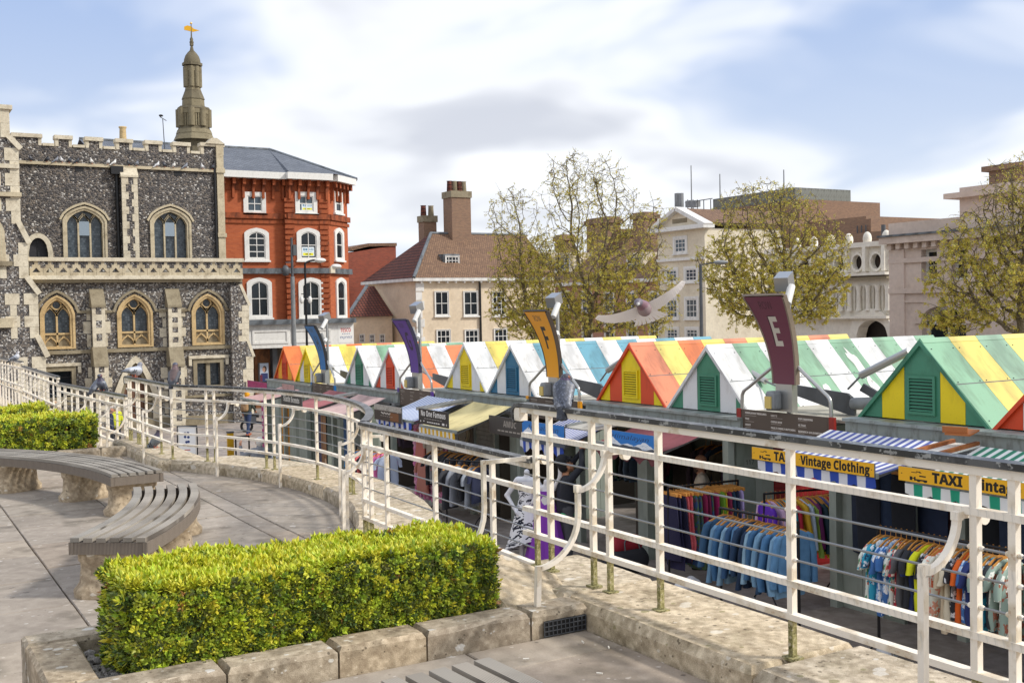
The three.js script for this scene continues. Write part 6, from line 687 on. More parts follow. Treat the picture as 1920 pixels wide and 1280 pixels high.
// the crown is a cloud of growing points inside uneven lobes; limbs are grown towards them step by step
function tree(label, px0, Z, lobes, seed, o = {}) {
  const fwd = V(0, 0, -1).applyQuaternion(camera.quaternion), at = (px, py) => { const d = ray(px, py); return d.multiplyScalar(Z / d.dot(fwd)).add(V(0, EYE, 0)); };
  const base = at(px0, 620), n = -base.z, y0 = streetY(n), g = thing('plane_tree', label, 'tree', [base.x, y0, -n], 0, 'spring plane trees'), R = rng(seed), sc = Z / F, { dens = 1, count = 520 } = o;
  const side = V(Math.cos(YAW), 0, Math.sin(YAW)), dep = V(Math.sin(YAW), 0, -Math.cos(YAW)), A = [], tot = lobes.reduce((s, l) => s + l[2] * l[3] * (l[4] ?? 1), 0);
  for (const [cx, cy, rx, ry, w = 1] of lobes) { const c = at(cx, cy), k = Math.round(count * rx * ry * w / tot); for (let i = 0; i < k; i++) { let a, b, e; do { a = R() * 2 - 1; b = R() * 2 - 1; e = R() * 2 - 1; } while (a * a + b * b + e * e > 1); const r3 = Math.min(rx, ry * 1.4) * sc * .9; A.push({ p: c.clone().addScaledVector(side, a * rx * sc).addScaledVector(dep, e * r3).add(V(0, b * ry * sc, 0)).sub(g.position), n: 0, d: 1e9 }); } }
  const top = Math.max(...A.map(q => q.p.y)), low = Math.min(...A.map(q => q.p.y)), N = []; const D = top * .022, fork = Math.max(1.6, low * .8);
  let y = 0; while (y < fork) { N.push({ p: V((R() - .5) * .1 + .03 * y, y, (R() - .5) * .1), f: N.length - 1 }); y += D; }
  let fresh = 0; for (let it = 0; it < 120 && A.length; it++) { for (const a of A) for (let i = fresh; i < N.length; i++) { const d = N[i].p.distanceToSquared(a.p); if (d < a.d) { a.d = d; a.n = i; } } fresh = N.length; const pull = new Map(); for (const a of A) { if (!pull.has(a.n)) pull.set(a.n, V()); pull.get(a.n).add(a.p.clone().sub(N[a.n].p).normalize()); } for (const [i, v] of pull) { v.normalize().add(V((R() - .5) * .55, (R() - .5) * .55, (R() - .5) * .55)).normalize(); N.push({ p: N[i].p.clone().addScaledVector(v, D * (.8 + R() * .4)), f: i }); } for (let i = A.length - 1; i >= 0; i--) { let near = A[i].d < (D * 1.2) ** 2; for (let j = fresh; j < N.length && !near; j++) if (N[j].p.distanceToSquared(A[i].p) < (D * 1.2) ** 2) near = true; if (near) A.splice(i, 1); } }
  const kids = N.map(() => 0), r = N.map(() => 0); for (let i = N.length - 1; i >= 0; i--) { if (!kids[i]) r[i] = .012 ** 2.25; const f = N[i].f; if (f >= 0) { r[f] += r[i]; kids[f]++; } } for (let i = 0; i < N.length; i++) r[i] = Math.min(top * .03, r[i] ** (1 / 2.25));
  const TB = [], TT = [], LP = [], LC = []; const seg = (m, a, b, r0, r1, k) => { const d = b.clone().sub(a); if (d.length() < 1e-4) return; d.normalize(); const s = Math.abs(d.y) > .9 ? V(1, 0, 0) : V(0, 1, 0), u = V().crossVectors(d, s).normalize(), w = V().crossVectors(d, u), P = []; for (let i = 0; i < k; i++) { const q = i / k * 6.283, c = Math.cos(q), e = Math.sin(q); P.push([a.x + (u.x * c + w.x * e) * r0, a.y + (u.y * c + w.y * e) * r0, a.z + (u.z * c + w.z * e) * r0], [b.x + (u.x * c + w.x * e) * r1, b.y + (u.y * c + w.y * e) * r1, b.z + (u.z * c + w.z * e) * r1]); } for (let i = 0; i < k; i++) { const j = (i + 1) % k; m.push(...P[2 * i], ...P[2 * j + 1], ...P[2 * i + 1], ...P[2 * i], ...P[2 * j], ...P[2 * j + 1]); } };
  const leaf = (q, s) => { const a = V(R() - .5, R() - .6, R() - .5).normalize(), b = V(R() - .5, R() - .8, R() - .5).normalize(), c = R(), t = R(), col = c < .55 ? [.60 + t * .14, .52 + t * .10, .08] : c < .8 ? [.44 + t * .12, .46 + t * .08, .07] : [.55 + t * .1, .38 + t * .06, .07]; const P = [q, q.clone().addScaledVector(a, s), q.clone().addScaledVector(a, s * .9).addScaledVector(b, s), q.clone().addScaledVector(b, s * 1.1)]; for (const i of [0, 1, 2, 0, 2, 3]) { LP.push(P[i].x, P[i].y, P[i].z); LC.push(...col); } };
  for (let i = 1; i < N.length; i++) { const f = N[i].f; if (f >= 0) seg(r[i] > .03 ? TB : TT, N[f].p, N[i].p, Math.min(r[f], r[i] * 1.25), r[i], r[i] > .1 ? 9 : r[i] > .04 ? 6 : 4);
    if (r[i] < .05) { const hy = (N[i].p.y - low) / (top - low), th = lerp(2.3, .42, sst(.2, .95, hy)) * dens, cl = .35 + 1.3 * fbm(N[i].p.x * .9 + seed, N[i].p.y * .9 + N[i].p.z * .5, 2), tips = kids[i] ? 1 : 4; for (let k = 0; k < tips; k++) { const d = V(R() - .5, (R() - .55) * .9, R() - .5).normalize(), L = D * (.9 + R() * 1.3), m = N[i].p.clone().addScaledVector(d, L * .55), e = m.clone().addScaledVector(d, L * .45).add(V((R() - .5) * .12, -.1 * L + (hy > .7 ? .1 : 0), (R() - .5) * .12)); seg(TT, N[i].p, m, .010, .007, 3); seg(TT, m, e, .007, .004, 3); const kn = th * cl * cl * 9.5; for (let q = 0; q < kn + R() - .5; q++) leaf(N[i].p.clone().lerp(e, .3 + Math.sqrt(R()) * .72).add(V((R() - .5) * .09, (R() - .65) * .1, (R() - .5) * .09)), (.02 + R() * .036) * (o.leaf ?? 1)); } } }
  const mk = (nm, arr, mt, kind) => { const q = new THREE.BufferGeometry(); q.setAttribute('position', new THREE.BufferAttribute(new Float32Array(arr), 3)); q.computeVertexNormals(); const m = new MB(); m.add(q); const o = m.build(nm, mt, g, true); if (kind) o.userData.kind = kind; return o; };
  mk('trunk', TB, barkM); mk('twigs', TT, barkM, 'stuff');
  const q = new THREE.BufferGeometry(); q.setAttribute('position', new THREE.BufferAttribute(new Float32Array(LP), 3)); q.setAttribute('color', new THREE.BufferAttribute(new Float32Array(LC), 3)); q.computeVertexNormals(); const m = new THREE.Mesh(q, budM); m.name = 'crown'; m.userData.kind = 'stuff'; m.castShadow = m.receiveShadow = true; g.add(m);
  return g;
}
tree('largest bare topped plane tree in the centre, in front of the brick terrace', 1092, 56, [[1095, 365, 90, 85, .8], [1060, 330, 40, 45, .6], [1180, 430, 75, 75], [1090, 500, 110, 80], [1200, 550, 75, 85, 1.2], [1080, 590, 130, 55, 1.2]], 101, { dens: 1.3, count: 2200 });
tree('smaller plane tree close to the left of the largest one', 1005, 58, [[965, 420, 55, 75, .8], [1000, 480, 75, 60], [960, 530, 50, 70, 1.1], [1000, 590, 85, 50, 1.2]], 107, { dens: 1.3, count: 1250 });
tree('rounded plane tree behind the maroon sign', 1452, 50, [[1430, 400, 90, 65, .9], [1480, 420, 75, 75, .9], [1370, 500, 70, 70], [1530, 520, 60, 85, 1.1], [1450, 540, 120, 80, 1.1], [1560, 450, 35, 50, .6]], 113, { dens: 1.45, count: 2200 });
tree('leafy plane tree at the right edge in front of the pink stone building', 1925, 38, [[1905, 345, 55, 50, .9], [1900, 400, 75, 75, 1.2], [1840, 450, 75, 60, 1], [1790, 520, 60, 60, .8], [1880, 540, 95, 70, 1.1], [1800, 590, 70, 40, .8], [1960, 430, 80, 140]], 119, { dens: 1.4, count: 1900, leaf: .85 });
// ---------------------------------------------------------------- lamp posts
{ const P = (px, py, Z) => { const d = ray(px, py), f = V(0, 0, -1).applyQuaternion(camera.quaternion); return d.multiplyScalar(Z / d.dot(f)).add(V(0, EYE, 0)); };
  { const Z = 58, b = P(553, 720, Z), t = P(548, 446, Z), y0 = streetY(-b.z), g = thing('camera_post', 'tall grey post with a dome camera in front of the brick building', 'post', [b.x, y0, b.z]), h = t.y - y0; new MB().cyl([0, 0, 0], [0, h * .78, 0], .14, .11, 12).build('lower_pole', M.grey, g, true); new MB().cyl([0, h * .78, 0], [0, h, 0], .07, .06, 10).build('upper_pole', M.darkGrey, g, true); new MB().bar([0, h * .86, 0], [-.35, h * .86, 0], .05, .05).build('arm', M.darkGrey, g, true); new MB().lathe([-.36, h * .86 - .45, 0], [[0, -.25], [.15, -.2], [.2, 0], [.2, .15], [.08, .3], [0, .32]], 12).build('dome_camera', M.darkGrey, g, true); new MB().box(.05, .24, h * .9, h * .96, -.1, .1).build('control_box', M.darkGrey, g, true); }
  { const Z = 57, b = P(577, 720, Z), t = P(571, 494, Z), y0 = streetY(-b.z), g = thing('street_lamp', 'dark street lamp with pale oval head in front of the brick building', 'street lamp', [b.x, y0, b.z], 0, 'street lamps'), h = t.y - y0; new MB().cyl([0, 0, 0], [0, h, 0], .07, .05, 10).build('pole', M.blackMetal, g, true); new MB().tube([[0, h, 0], [.25, h + .12, .0], [.6, h + .18, 0]], .05, 8).build('arm', M.blackMetal, g, true); new MB().sph([.82, h + .16, 0], .3, 1.1, .42, .8).build('lamp_head', M.white, g, true); for (const s of [-1, 1]) new MB().sph([s * .22, h * .76, 0], .16, .7, 1.2, .7).build('side_lantern', M.white, g, true); new MB().bar([-.24, h * .8, 0], [.24, h * .8, 0], .04, .04).build('cross_arm', M.blackMetal, g, true); }
  { const Z = 45, b = P(1316, 640, Z), t = P(1313, 495, Z), y0 = streetY(-b.z), g = thing('street_lamp', 'slim grey street lamp standing between the two middle trees', 'street lamp', [b.x, y0, b.z], -YAW, 'street lamps'), h = t.y - y0; new MB().cyl([0, 0, 0], [0, h, 0], .09, .06, 10).build('pole', M.darkGrey, g, true); new MB().bar([0, h - .03, 0], [.62, h + .05, 0], .05, .05).build('arm', M.darkGrey, g, true); new MB().sph([.82, h + .05, 0], .26, 1.2, .35, .7).build('lamp_head', M.grey, g, true); }
  { const Z = 60, b = P(640, 503, Z), g = thing('wall_floodlight', 'small white floodlight fixed to the corner of the brick building', 'floodlight', [b.x - .4, b.y, b.z]); new MB().sph([.1, .1, 0], .28, 1.1, .5, .8).build('lamp_head', M.white, g, true); new MB().box(-.25, .0, -.25, .1, -.1, .1).build('box', M.cream, g, true); }
}
// ---------------------------------------------------------------- figures: one skin over jointed, tapered bones
// bones: [a, ra, b, rb, colour, (squash)] ; returns geometry with vertex colours
function figure(bones, res = 72, k = .035) {
  let lo = V(9e9, 9e9, 9e9), hi = lo.clone().negate(); for (const b of bones) for (const [p, r] of [[b[0], b[1]], [b[2], b[3]]]) { lo.min(V(p[0] - r, p[1] - r, p[2] - r)); hi.max(V(p[0] + r, p[1] + r, p[2] + r)); }
  const c = lo.clone().add(hi).multiplyScalar(.5), S = Math.max(hi.x - lo.x, hi.y - lo.y, hi.z - lo.z) * .54 + k; const mc = new MarchingCubes(res, new THREE.MeshBasicMaterial(), false, false, 160000); mc.isolation = 0; const h = res / 2;
  const B = bones.map(b => ({ a: b[0], r: b[1], d: [b[2][0] - b[0][0], b[2][1] - b[0][1], b[2][2] - b[0][2]], R: b[3], c: b[4] })); for (const b of B) b.l = b.d[0] ** 2 + b.d[1] ** 2 + b.d[2] ** 2 || 1e-9;
  const dist = (b, x, y, z) => { const px = x - b.a[0], py = y - b.a[1], pz = z - b.a[2]; const t = clamp((px * b.d[0] + py * b.d[1] + pz * b.d[2]) / b.l); return Math.hypot(px - b.d[0] * t, py - b.d[1] * t, pz - b.d[2] * t) - lerp(b.r, b.R, t); };
  for (let kz = 0; kz < res; kz++) for (let j = 0; j < res; j++) for (let i = 0; i < res; i++) { const x = c.x + (i - h) / h * S, y = c.y + (j - h) / h * S, z = c.z + (kz - h) / h * S; let d = 9; for (const b of B) { const e = dist(b, x, y, z); const u = Math.max(k - Math.abs(d - e), 0) / k; d = Math.min(d, e) - u * u * k * .25; } mc.field[kz * res * res + j * res + i] = -d; }
  mc.update(); const n = mc.count, P = new Float32Array(n * 3), N = new Float32Array(n * 3), C = new Float32Array(n * 3), col = new THREE.Color();
  for (let i = 0; i < n; i++) { const x = c.x + mc.positionArray[i * 3] * S, y = c.y + mc.positionArray[i * 3 + 1] * S, z = c.z + mc.positionArray[i * 3 + 2] * S; P.set([x, y, z], i * 3); let best = 9, bb = B[0]; for (const b of B) { const e = dist(b, x, y, z); if (e < best) { best = e; bb = b; } } col.set(bb.c); C.set([col.r, col.g, col.b], i * 3); }
  const g = new THREE.BufferGeometry(); g.setAttribute('position', new THREE.BufferAttribute(P, 3)); g.setAttribute('color', new THREE.BufferAttribute(C, 3)); const q = V(), e1 = V(), e2 = V(), e3 = V(); 
  const eps = S / h * .5, F3 = (x, y, z) => { let d = 9; for (const b of B) { const e = dist(b, x, y, z); const u = Math.max(k - Math.abs(d - e), 0) / k; d = Math.min(d, e) - u * u * k * .25; } return d; };
  for (let i = 0; i < n; i++) { const x = P[i * 3], y = P[i * 3 + 1], z = P[i * 3 + 2]; q.set(F3(x + eps, y, z) - F3(x - eps, y, z), F3(x, y + eps, z) - F3(x, y - eps, z), F3(x, y, z + eps) - F3(x, y, z - eps)).normalize(); N.set([q.x, q.y, q.z], i * 3); }
  for (let i = 0; i < n; i += 3) { e1.fromArray(P, i * 3); e2.fromArray(P, i * 3 + 3); e3.fromArray(P, i * 3 + 6); q.crossVectors(e2.sub(e1), e3.sub(e1)); if (q.dot(V().fromArray(N, i * 3)) < 0) for (const A of [P, N, C]) for (let t = 0; t < 3; t++) { const w = A[i * 3 + 3 + t]; A[i * 3 + 3 + t] = A[i * 3 + 6 + t]; A[i * 3 + 6 + t] = w; } }
  g.setAttribute('normal', new THREE.BufferAttribute(N, 3)); g.setAttribute('uv', new THREE.BufferAttribute(new Float32Array(n * 2), 2)); return g;
}
const skinMat = new THREE.MeshStandardMaterial({ vertexColors: true, roughness: .8 });
const glossMat = new THREE.MeshStandardMaterial({ vertexColors: true, roughness: .45 });
function addFig(g, name, bones, res, k, m = skinMat) { const q = new THREE.Mesh(figure(bones, res, k), m); q.name = name; q.castShadow = q.receiveShadow = true; g.add(q); return q; }
// a standing figure facing local +z; arms given as [elbow, wrist] per side
function hand(w, dir, c, curl = .3) { const d = V(...dir).normalize(), s = Math.abs(d.y) > .8 ? V(1, 0, 0) : V(0, 1, 0), u = V().crossVectors(d, s).normalize(), v = V().crossVectors(u, d).normalize(), P = (a, b, e) => [w[0] + d.x * a + u.x * b + v.x * e, w[1] + d.y * a + u.y * b + v.y * e, w[2] + d.z * a + u.z * b + v.z * e], o = [[w, .026, P(.07, 0, 0), .034, c]]; [[-.03, .075], [-.01, .085], [.011, .08], [.031, .062]].forEach(([b, l]) => o.push([P(.075, b, 0), .0105, P(.075 + l * .5, b, -.01 * curl), .0095, c], [P(.075 + l * .5, b, -.01 * curl), .0095, P(.075 + l, b * .95, -.09 * curl), .008, c])); o.push([P(.02, -.03, 0), .014, P(.065, -.06, -.012), .011, c]); return o; }
function man({ h = 1.74, coat = 0x333333, legs = 0x222222, shoe = 0x222222, skin = 0xb98468, hair = 0x3a2c22, arms, stride = 0, headTurn = 0, lookUp = 0, stoop = 0, bald = false, sleeves }) {
  const s = h / 1.75, sl = sleeves ?? coat, p = (x, y, z) => [x * s, y * s, z * s], hx = Math.sin(headTurn), hz = Math.cos(headTurn), hy = 1.6, zs = stoop; const out = [];
  const A = arms || [[[-.27, 1.14, -.02], [-.28, .88, .06]], [[.27, 1.14, -.02], [.28, .88, .06]]];
  out.push([p(0, .95, 0), .15 * s, p(0, 1.12, zs * .3), .135 * s, coat], [p(-.06, 1.05, 0), .12 * s, p(-.09, 1.32, zs * .7), .115 * s, coat], [p(.06, 1.05, 0), .12 * s, p(.09, 1.32, zs * .7), .115 * s, coat], [p(-.15, 1.4, zs), .07 * s, p(.15, 1.4, zs), .07 * s, coat], [p(0, 1.42, zs), .055 * s, p(0, 1.53, zs + .015), .052 * s, skin]);
  [-1, 1].forEach((q, i) => { const st = q * stride, [e, w] = A[i]; out.push([p(q * .085, .93, 0), .1 * s, p(q * .1, .5, st * .55 + .02), .07 * s, legs], [p(q * .1, .5, st * .55 + .02), .068 * s, p(q * .1, .1, st), .048 * s, legs], [p(q * .1, .05, st - .04), .045 * s, p(q * .11, .035, st + .14), .036 * s, shoe], [p(q * .17, 1.39, zs), .065 * s, p(...e), .052 * s, sl], [p(...e), .05 * s, p(...w), .036 * s, sl]); const d = [w[0] - e[0], w[1] - e[1], w[2] - e[2]]; out.push(...hand(p(...w), d, skin)); });
  const c = (x, y, z) => { const yy = y * Math.cos(lookUp) + z * Math.sin(lookUp), zz = z * Math.cos(lookUp) - y * Math.sin(lookUp); return p(x * hz + zz * hx, hy + yy, zs + .02 + zz * hz - x * hx); };
  out.push([c(0, .06, -.01), .088 * s, c(0, -.02, .02), .078 * s, skin], [c(0, -.04, .04), .055 * s, c(0, -.09, .055), .04 * s, skin], [c(0, .0, .095), .014 * s, c(0, -.025, .108), .017 * s, skin], [c(-.085, .0, .0), .018 * s, c(-.088, -.03, .0), .016 * s, skin], [c(.085, .0, .0), .018 * s, c(.088, -.03, .0), .016 * s, skin], [c(-.032, .012, .085), .011 * s, c(-.033, .012, .087), .011 * s, 0x241c18], [c(.032, .012, .085), .011 * s, c(.033, .012, .087), .011 * s, 0x241c18], [c(-.022, -.052, .085), .008 * s, c(.022, -.052, .085), .008 * s, 0x8a4a40]);
  if (!bald) out.push([c(0, .075, -.035), .09 * s, c(0, .02, -.05), .08 * s, hair], [c(-.04, .1, .03), .05 * s, c(.04, .1, .03), .05 * s, hair]); else out.push([c(0, -.07, .06), .047 * s, c(0, -.085, .065), .04 * s, 0x4a3428]);
  return { bones: out, head: c(0, .06, -.01), s };
}
const ground = (px, py, n) => onY(px, py, streetY(n));
{ // man with a yellow beanie walking across the square
  const p = ground(465, 818, 45), g = thing('person', 'person in yellow beanie and dark jacket with tan backpack walking away', 'person', [p.x, streetY(-p.z) + .015, p.z], 2.75 - YAW); const m = man({ coat: 0x3a4038, legs: 0x2a3a5c, shoe: 0xa85a34, hair: 0xd8941a, stride: .2, arms: [[[-.25, 1.16, .06], [-.2, 1.02, .24]], [[.26, 1.13, -.06], [.27, .92, .04]]] }); addFig(g, 'body', m.bones, 88, .03);
  addFig(g, 'beanie', [[[0, m.head[1] + .04, m.head[2] - .02], .102, [0, m.head[1] + .09, m.head[2] - .03], .085, 0xe8a014]], 28, .02); addFig(g, 'backpack', [[[-.07, 1.1, -.2], .1, [-.07, 1.32, -.18], .09, 0x9a7a55], [[.07, 1.1, -.2], .1, [.07, 1.32, -.18], .09, 0x9a7a55], [[0, 1.08, -.27], .07, [0, 1.16, -.27], .07, 0x7f6346]], 36, .04); }
{ // grey haired man seated, arm raised on a rail
  const p = onY(487, 862, streetY(31) + .8), g = thing('person', 'grey haired person in grey hoodie seated near the white table, arm raised', 'person', [p.x, streetY(-p.z), p.z], 3.5 - YAW), H = .86; const sk = 0xc09078, co = 0x83868c; const b = [[[-.07, .55, 0], .16, [-.08, .88, .02], .15, co], [[.07, .55, 0], .16, [.08, .88, .02], .15, co], [[-.17, .96, .02], .08, [.17, .96, .02], .08, co], [[0, 1.0, 0], .09, [0, 1.06, .02], .07, co], [[0, 1.05, .02], .055, [0, 1.14, .03], .052, sk], [[0, 1.2, .04], .088, [0, 1.17, .07], .08, sk], [[0, 1.235, .01], .092, [0, 1.17, .0], .085, 0xd8d4ce], [[-.085, 1.18, .04], .018, [-.088, 1.15, .04], .016, sk], [[.085, 1.18, .04], .018, [.088, 1.15, .04], .016, sk], [[.2, .95, .02], .065, [.42, .83, .14], .055, co], [[.42, .83, .14], .052, [.46, 1.06, .22], .042, co], ...hand([.46, 1.07, .22], [0, 1, .1], sk), [[-.2, .95, .02], .065, [-.28, .7, .1], .055, co], [[-.28, .7, .1], .05, [-.2, .58, .3], .04, co], ...hand([-.2, .58, .3], [.2, -.1, 1], sk), [[-.09, .5, .02], .1, [-.11, .48, .42], .08, 0x3a3f4a], [[.09, .5, .02], .1, [.11, .48, .42], .08, 0x3a3f4a], [[-.11, .47, .42], .07, [-.11, .1, .44], .05, 0x3a3f4a], [[.11, .47, .42], .07, [.11, .1, .44], .05, 0x3a3f4a], [[-.11, .045, .42], .045, [-.11, .035, .58], .036, 0x222222], [[.11, .045, .42], .045, [.11, .035, .58], .036, 0x222222]]; addFig(g, 'body', b, 84, .035);
  const c = thing('cafe_chair', 'dark chair under the seated grey haired person', 'chair', [p.x, streetY(-p.z), p.z], 3.5 - YAW); new MB().box(-.22, .22, .36, .395, -.2, .24).build('seat', M.blackMetal, c, true); new MB().box(-.2, .2, .5, .8, -.25, -.22).build('backrest', M.blackMetal, c, true); for (const [x, z] of [[-.2, -.2], [.2, -.2], [-.2, .2], [.2, .2]]) new MB().cyl([x, 0, z], [x, z < 0 ? .78 : .37, z], .013, .013, 6).build('leg', M.blackMetal, c, true); }
{ // older couple walking below the stepped railing
  const q = [[206, 815, 0x26304a, 'older person in navy coat seen through the stepped railing', 0xb8b4ae, .04], [217, 812, 0xc8cc2a, 'older person in yellow green jacket beside the navy coat', 0xc9c4bc, 0]]; q.forEach(([px, py, c, l, hr], i) => { const n = 42 + i, pt = onN(px, py, n), g = thing('person', l, 'person', [pt.x, streetY(n), -n], 2.0 + i * 1.7 - YAW); addFig(g, 'body', man({ h: 1.68, coat: c, legs: 0x22252c, hair: hr, stride: .12, stoop: .03, arms: i ? [[[-.26, 1.12, .02], [-.24, .9, .14]], [[.27, 1.12, .02], [.27, .88, .1]]] : undefined }).bones, 76, .03); });
  [[72, 755, 0x7d4a4a, 'person in rust red seen between the far left railing posts'], [102, 758, 0x2e3648, 'person in dark blue between the far left railing posts']].forEach(([px, py, c, l], i) => { const n = 47 + i, pt = onN(px, py, n), g = thing('person', l, 'person', [pt.x, streetY(n), -n], 1 + i - YAW); addFig(g, 'body', man({ h: 1.72, coat: c, legs: 0x2a2c33, hair: i ? 0xc8a888 : 0xb0705a, stride: .1 }).bones, 64, .03); }); }
{ // trader in a black cap reaching up to the awning edge
  const n = 14.7, E = 9.5, y0 = streetY(n) + .015, g = thing('person', 'person in black cap and navy top reaching up to the striped awning', 'person', [E, y0, -n], 1.35); const m = man({ h: 1.76, coat: 0x23262f, legs: 0x4a4b50, skin: 0xc08a68, hair: 0x1c1a1a, headTurn: .15, lookUp: .55, arms: [[[-.26, 1.62, .18], [-.16, 1.86, .22]], [[.24, 1.6, .2], [.12, 1.78, .3]]] }); addFig(g, 'body', m.bones, 110, .028); addFig(g, 'cap', [[[0, m.head[1] + .055, m.head[2] - .03], .1, [0, m.head[1] + .04, m.head[2] - .05], .095, 0x191b1f], [[-.05, m.head[1] + .075, m.head[2] + .09], .02, [.05, m.head[1] + .075, m.head[2] + .09], .02, 0x191b1f], [[0, m.head[1] + .085, m.head[2] + .06], .03, [0, m.head[1] + .1, m.head[2] + .13], .018, 0x191b1f]], 40, .03); addFig(g, 'green_hem', [[[-.06, .86, 0], .118, [.06, .86, 0], .118, 0x3aa070]], 30, .03); }
{ // bald trader inside the dark opening
  const n = 13.35, g = thing('person', 'bald bearded person in cream top inside the dark stall opening', 'person', [11.15, streetY(n) - .0, -n], -2.3); addFig(g, 'body', man({ h: 1.78, coat: 0xcfc2ae, legs: 0x33353c, skin: 0xb88468, bald: true, headTurn: .5 }).bones, 84, .03); }
// ---------------------------------------------------------------- mannequins
{ const n = 14.45, p = onY(965, 1060, streetY(15.5)), g = thing('mannequin', 'headless white mannequin in black and white patterned dress', 'mannequin', [9.15, streetY(15.3) + .02, -15.3], -.9); const w = 0xe6e6ea; addFig(g, 'body', [[[0, .95, 0], .13, [0, 1.12, 0], .1, w], [[-.05, 1.18, 0], .1, [.05, 1.18, 0], .1, w], [[-.14, 1.36, 0], .06, [.14, 1.36, 0], .06, w], [[0, 1.38, 0], .05, [0, 1.5, 0], .045, w], [[-.17, 1.35, 0], .05, [-.36, 1.1, -.02], .038, w], [[-.36, 1.1, -.02], .036, [-.2, .92, .08], .028, w], ...hand([-.2, .92, .08], [.6, -.5, .3], w), [[.17, 1.35, 0], .05, [.34, 1.1, .02], .038, w], [[.34, 1.1, .02], .036, [.3, .86, .1], .028, w], ...hand([.3, .86, .1], [.2, -1, .2], w), [[-.08, .9, 0], .09, [-.1, .48, .03], .06, w], [[-.1, .48, .03], .058, [-.11, .08, .0], .034, w], [[.09, .9, 0], .09, [.16, .48, .06], .06, w], [[.16, .48, .06], .058, [.25, .08, .08], .034, w], [[.25, .06, .08], .035, [.28, .03, .2], .025, w], [[-.11, .06, 0], .035, [-.11, .03, .12], .025, w]], 90, .03, glossMat);
  const dm = printMat(256, 256, (x, W, H) => { x.fillStyle = '#eeeef0'; x.fillRect(0, 0, W, H); const R = rng(14); x.strokeStyle = '#1c2030'; for (let i = 0; i < 70; i++) { x.lineWidth = 4 + R() * 6; x.beginPath(); const a = R() * W, b = R() * H; x.moveTo(a, b); x.quadraticCurveTo(a + R() * 50 - 25, b + R() * 30, a + 20 + R() * 40, b + R() * 60 - 20); x.stroke(); } }, .85); dm.map.wrapS = dm.map.wrapT = THREE.RepeatWrapping; dm.map.repeat.set(2, 2); dm.side = THREE.DoubleSide; const P = [[.17, 1.36], [.165, 1.25], [.13, 1.1], [.17, .95], [.23, .7], [.32, .42], [.36, .3]], q = new THREE.LatheGeometry(P.map(a => new THREE.Vector2(a[0], a[1])), 40), pp = q.attributes.position; for (let i = 0; i < pp.count; i++) { const x = pp.getX(i), z = pp.getZ(i), y = pp.getY(i), a = Math.atan2(z, x), f = sst(1.1, .3, y), r = 1 + f * .12 * Math.sin(a * 9); pp.setX(i, x * r); pp.setZ(i, z * r * .78); if (y < .5) pp.setY(i, y + f * .14 * Math.sin(a + 1)); } q.computeVertexNormals(); const m = new MB(); m.keepUV = true; m.add(q); m.build('dress', dm, g, true); }
{ const g = thing('mannequin', 'half hidden mannequin in purple dress behind the near railing post', 'mannequin', [9.3, streetY(14.95) + .02, -14.95], -.8), w = 0xe2dedd, q = new THREE.LatheGeometry([[.13, 1.22], [.12, 1.08], [.16, .95], [.24, .6], [.34, .15]].map(a => new THREE.Vector2(...a)), 36), pp = q.attributes.position; for (let i = 0; i < pp.count; i++) { const x = pp.getX(i), z = pp.getZ(i), a = Math.atan2(z, x), f = sst(1, .2, pp.getY(i)); pp.setX(i, x * (1 + f * .1 * Math.sin(a * 11))); pp.setZ(i, z * (1 + f * .1 * Math.sin(a * 11)) * .8); } q.computeVertexNormals(); const m = new MB(); m.add(q); m.build('dress', mat(0x8a3fb4, .8, { side: THREE.DoubleSide, bumpMap: grainBump, bumpScale: .004 }), g, true); addFig(g, 'body', [[[0, .2, 0], .03, [0, .95, 0], .1, w], [[0, .95, 0], .12, [0, 1.15, 0], .1, w], [[-.1, 1.25, 0], .05, [.1, 1.25, 0], .05, w], [[0, 1.25, 0], .045, [0, 1.36, 0], .045, w], [[-.12, 1.25, 0], .04, [-.22, 1.02, .06], .03, w], [[.12, 1.25, 0], .04, [.24, 1.45, .05], .03, w], [[.24, 1.45, .05], .03, [.25, 1.62, .06], .04, w], [[-.12, .02, 0], .02, [.12, .02, 0], .02, w], [[0, .02, 0], .02, [0, .2, 0], .02, w]], 60, .03, glossMat); }
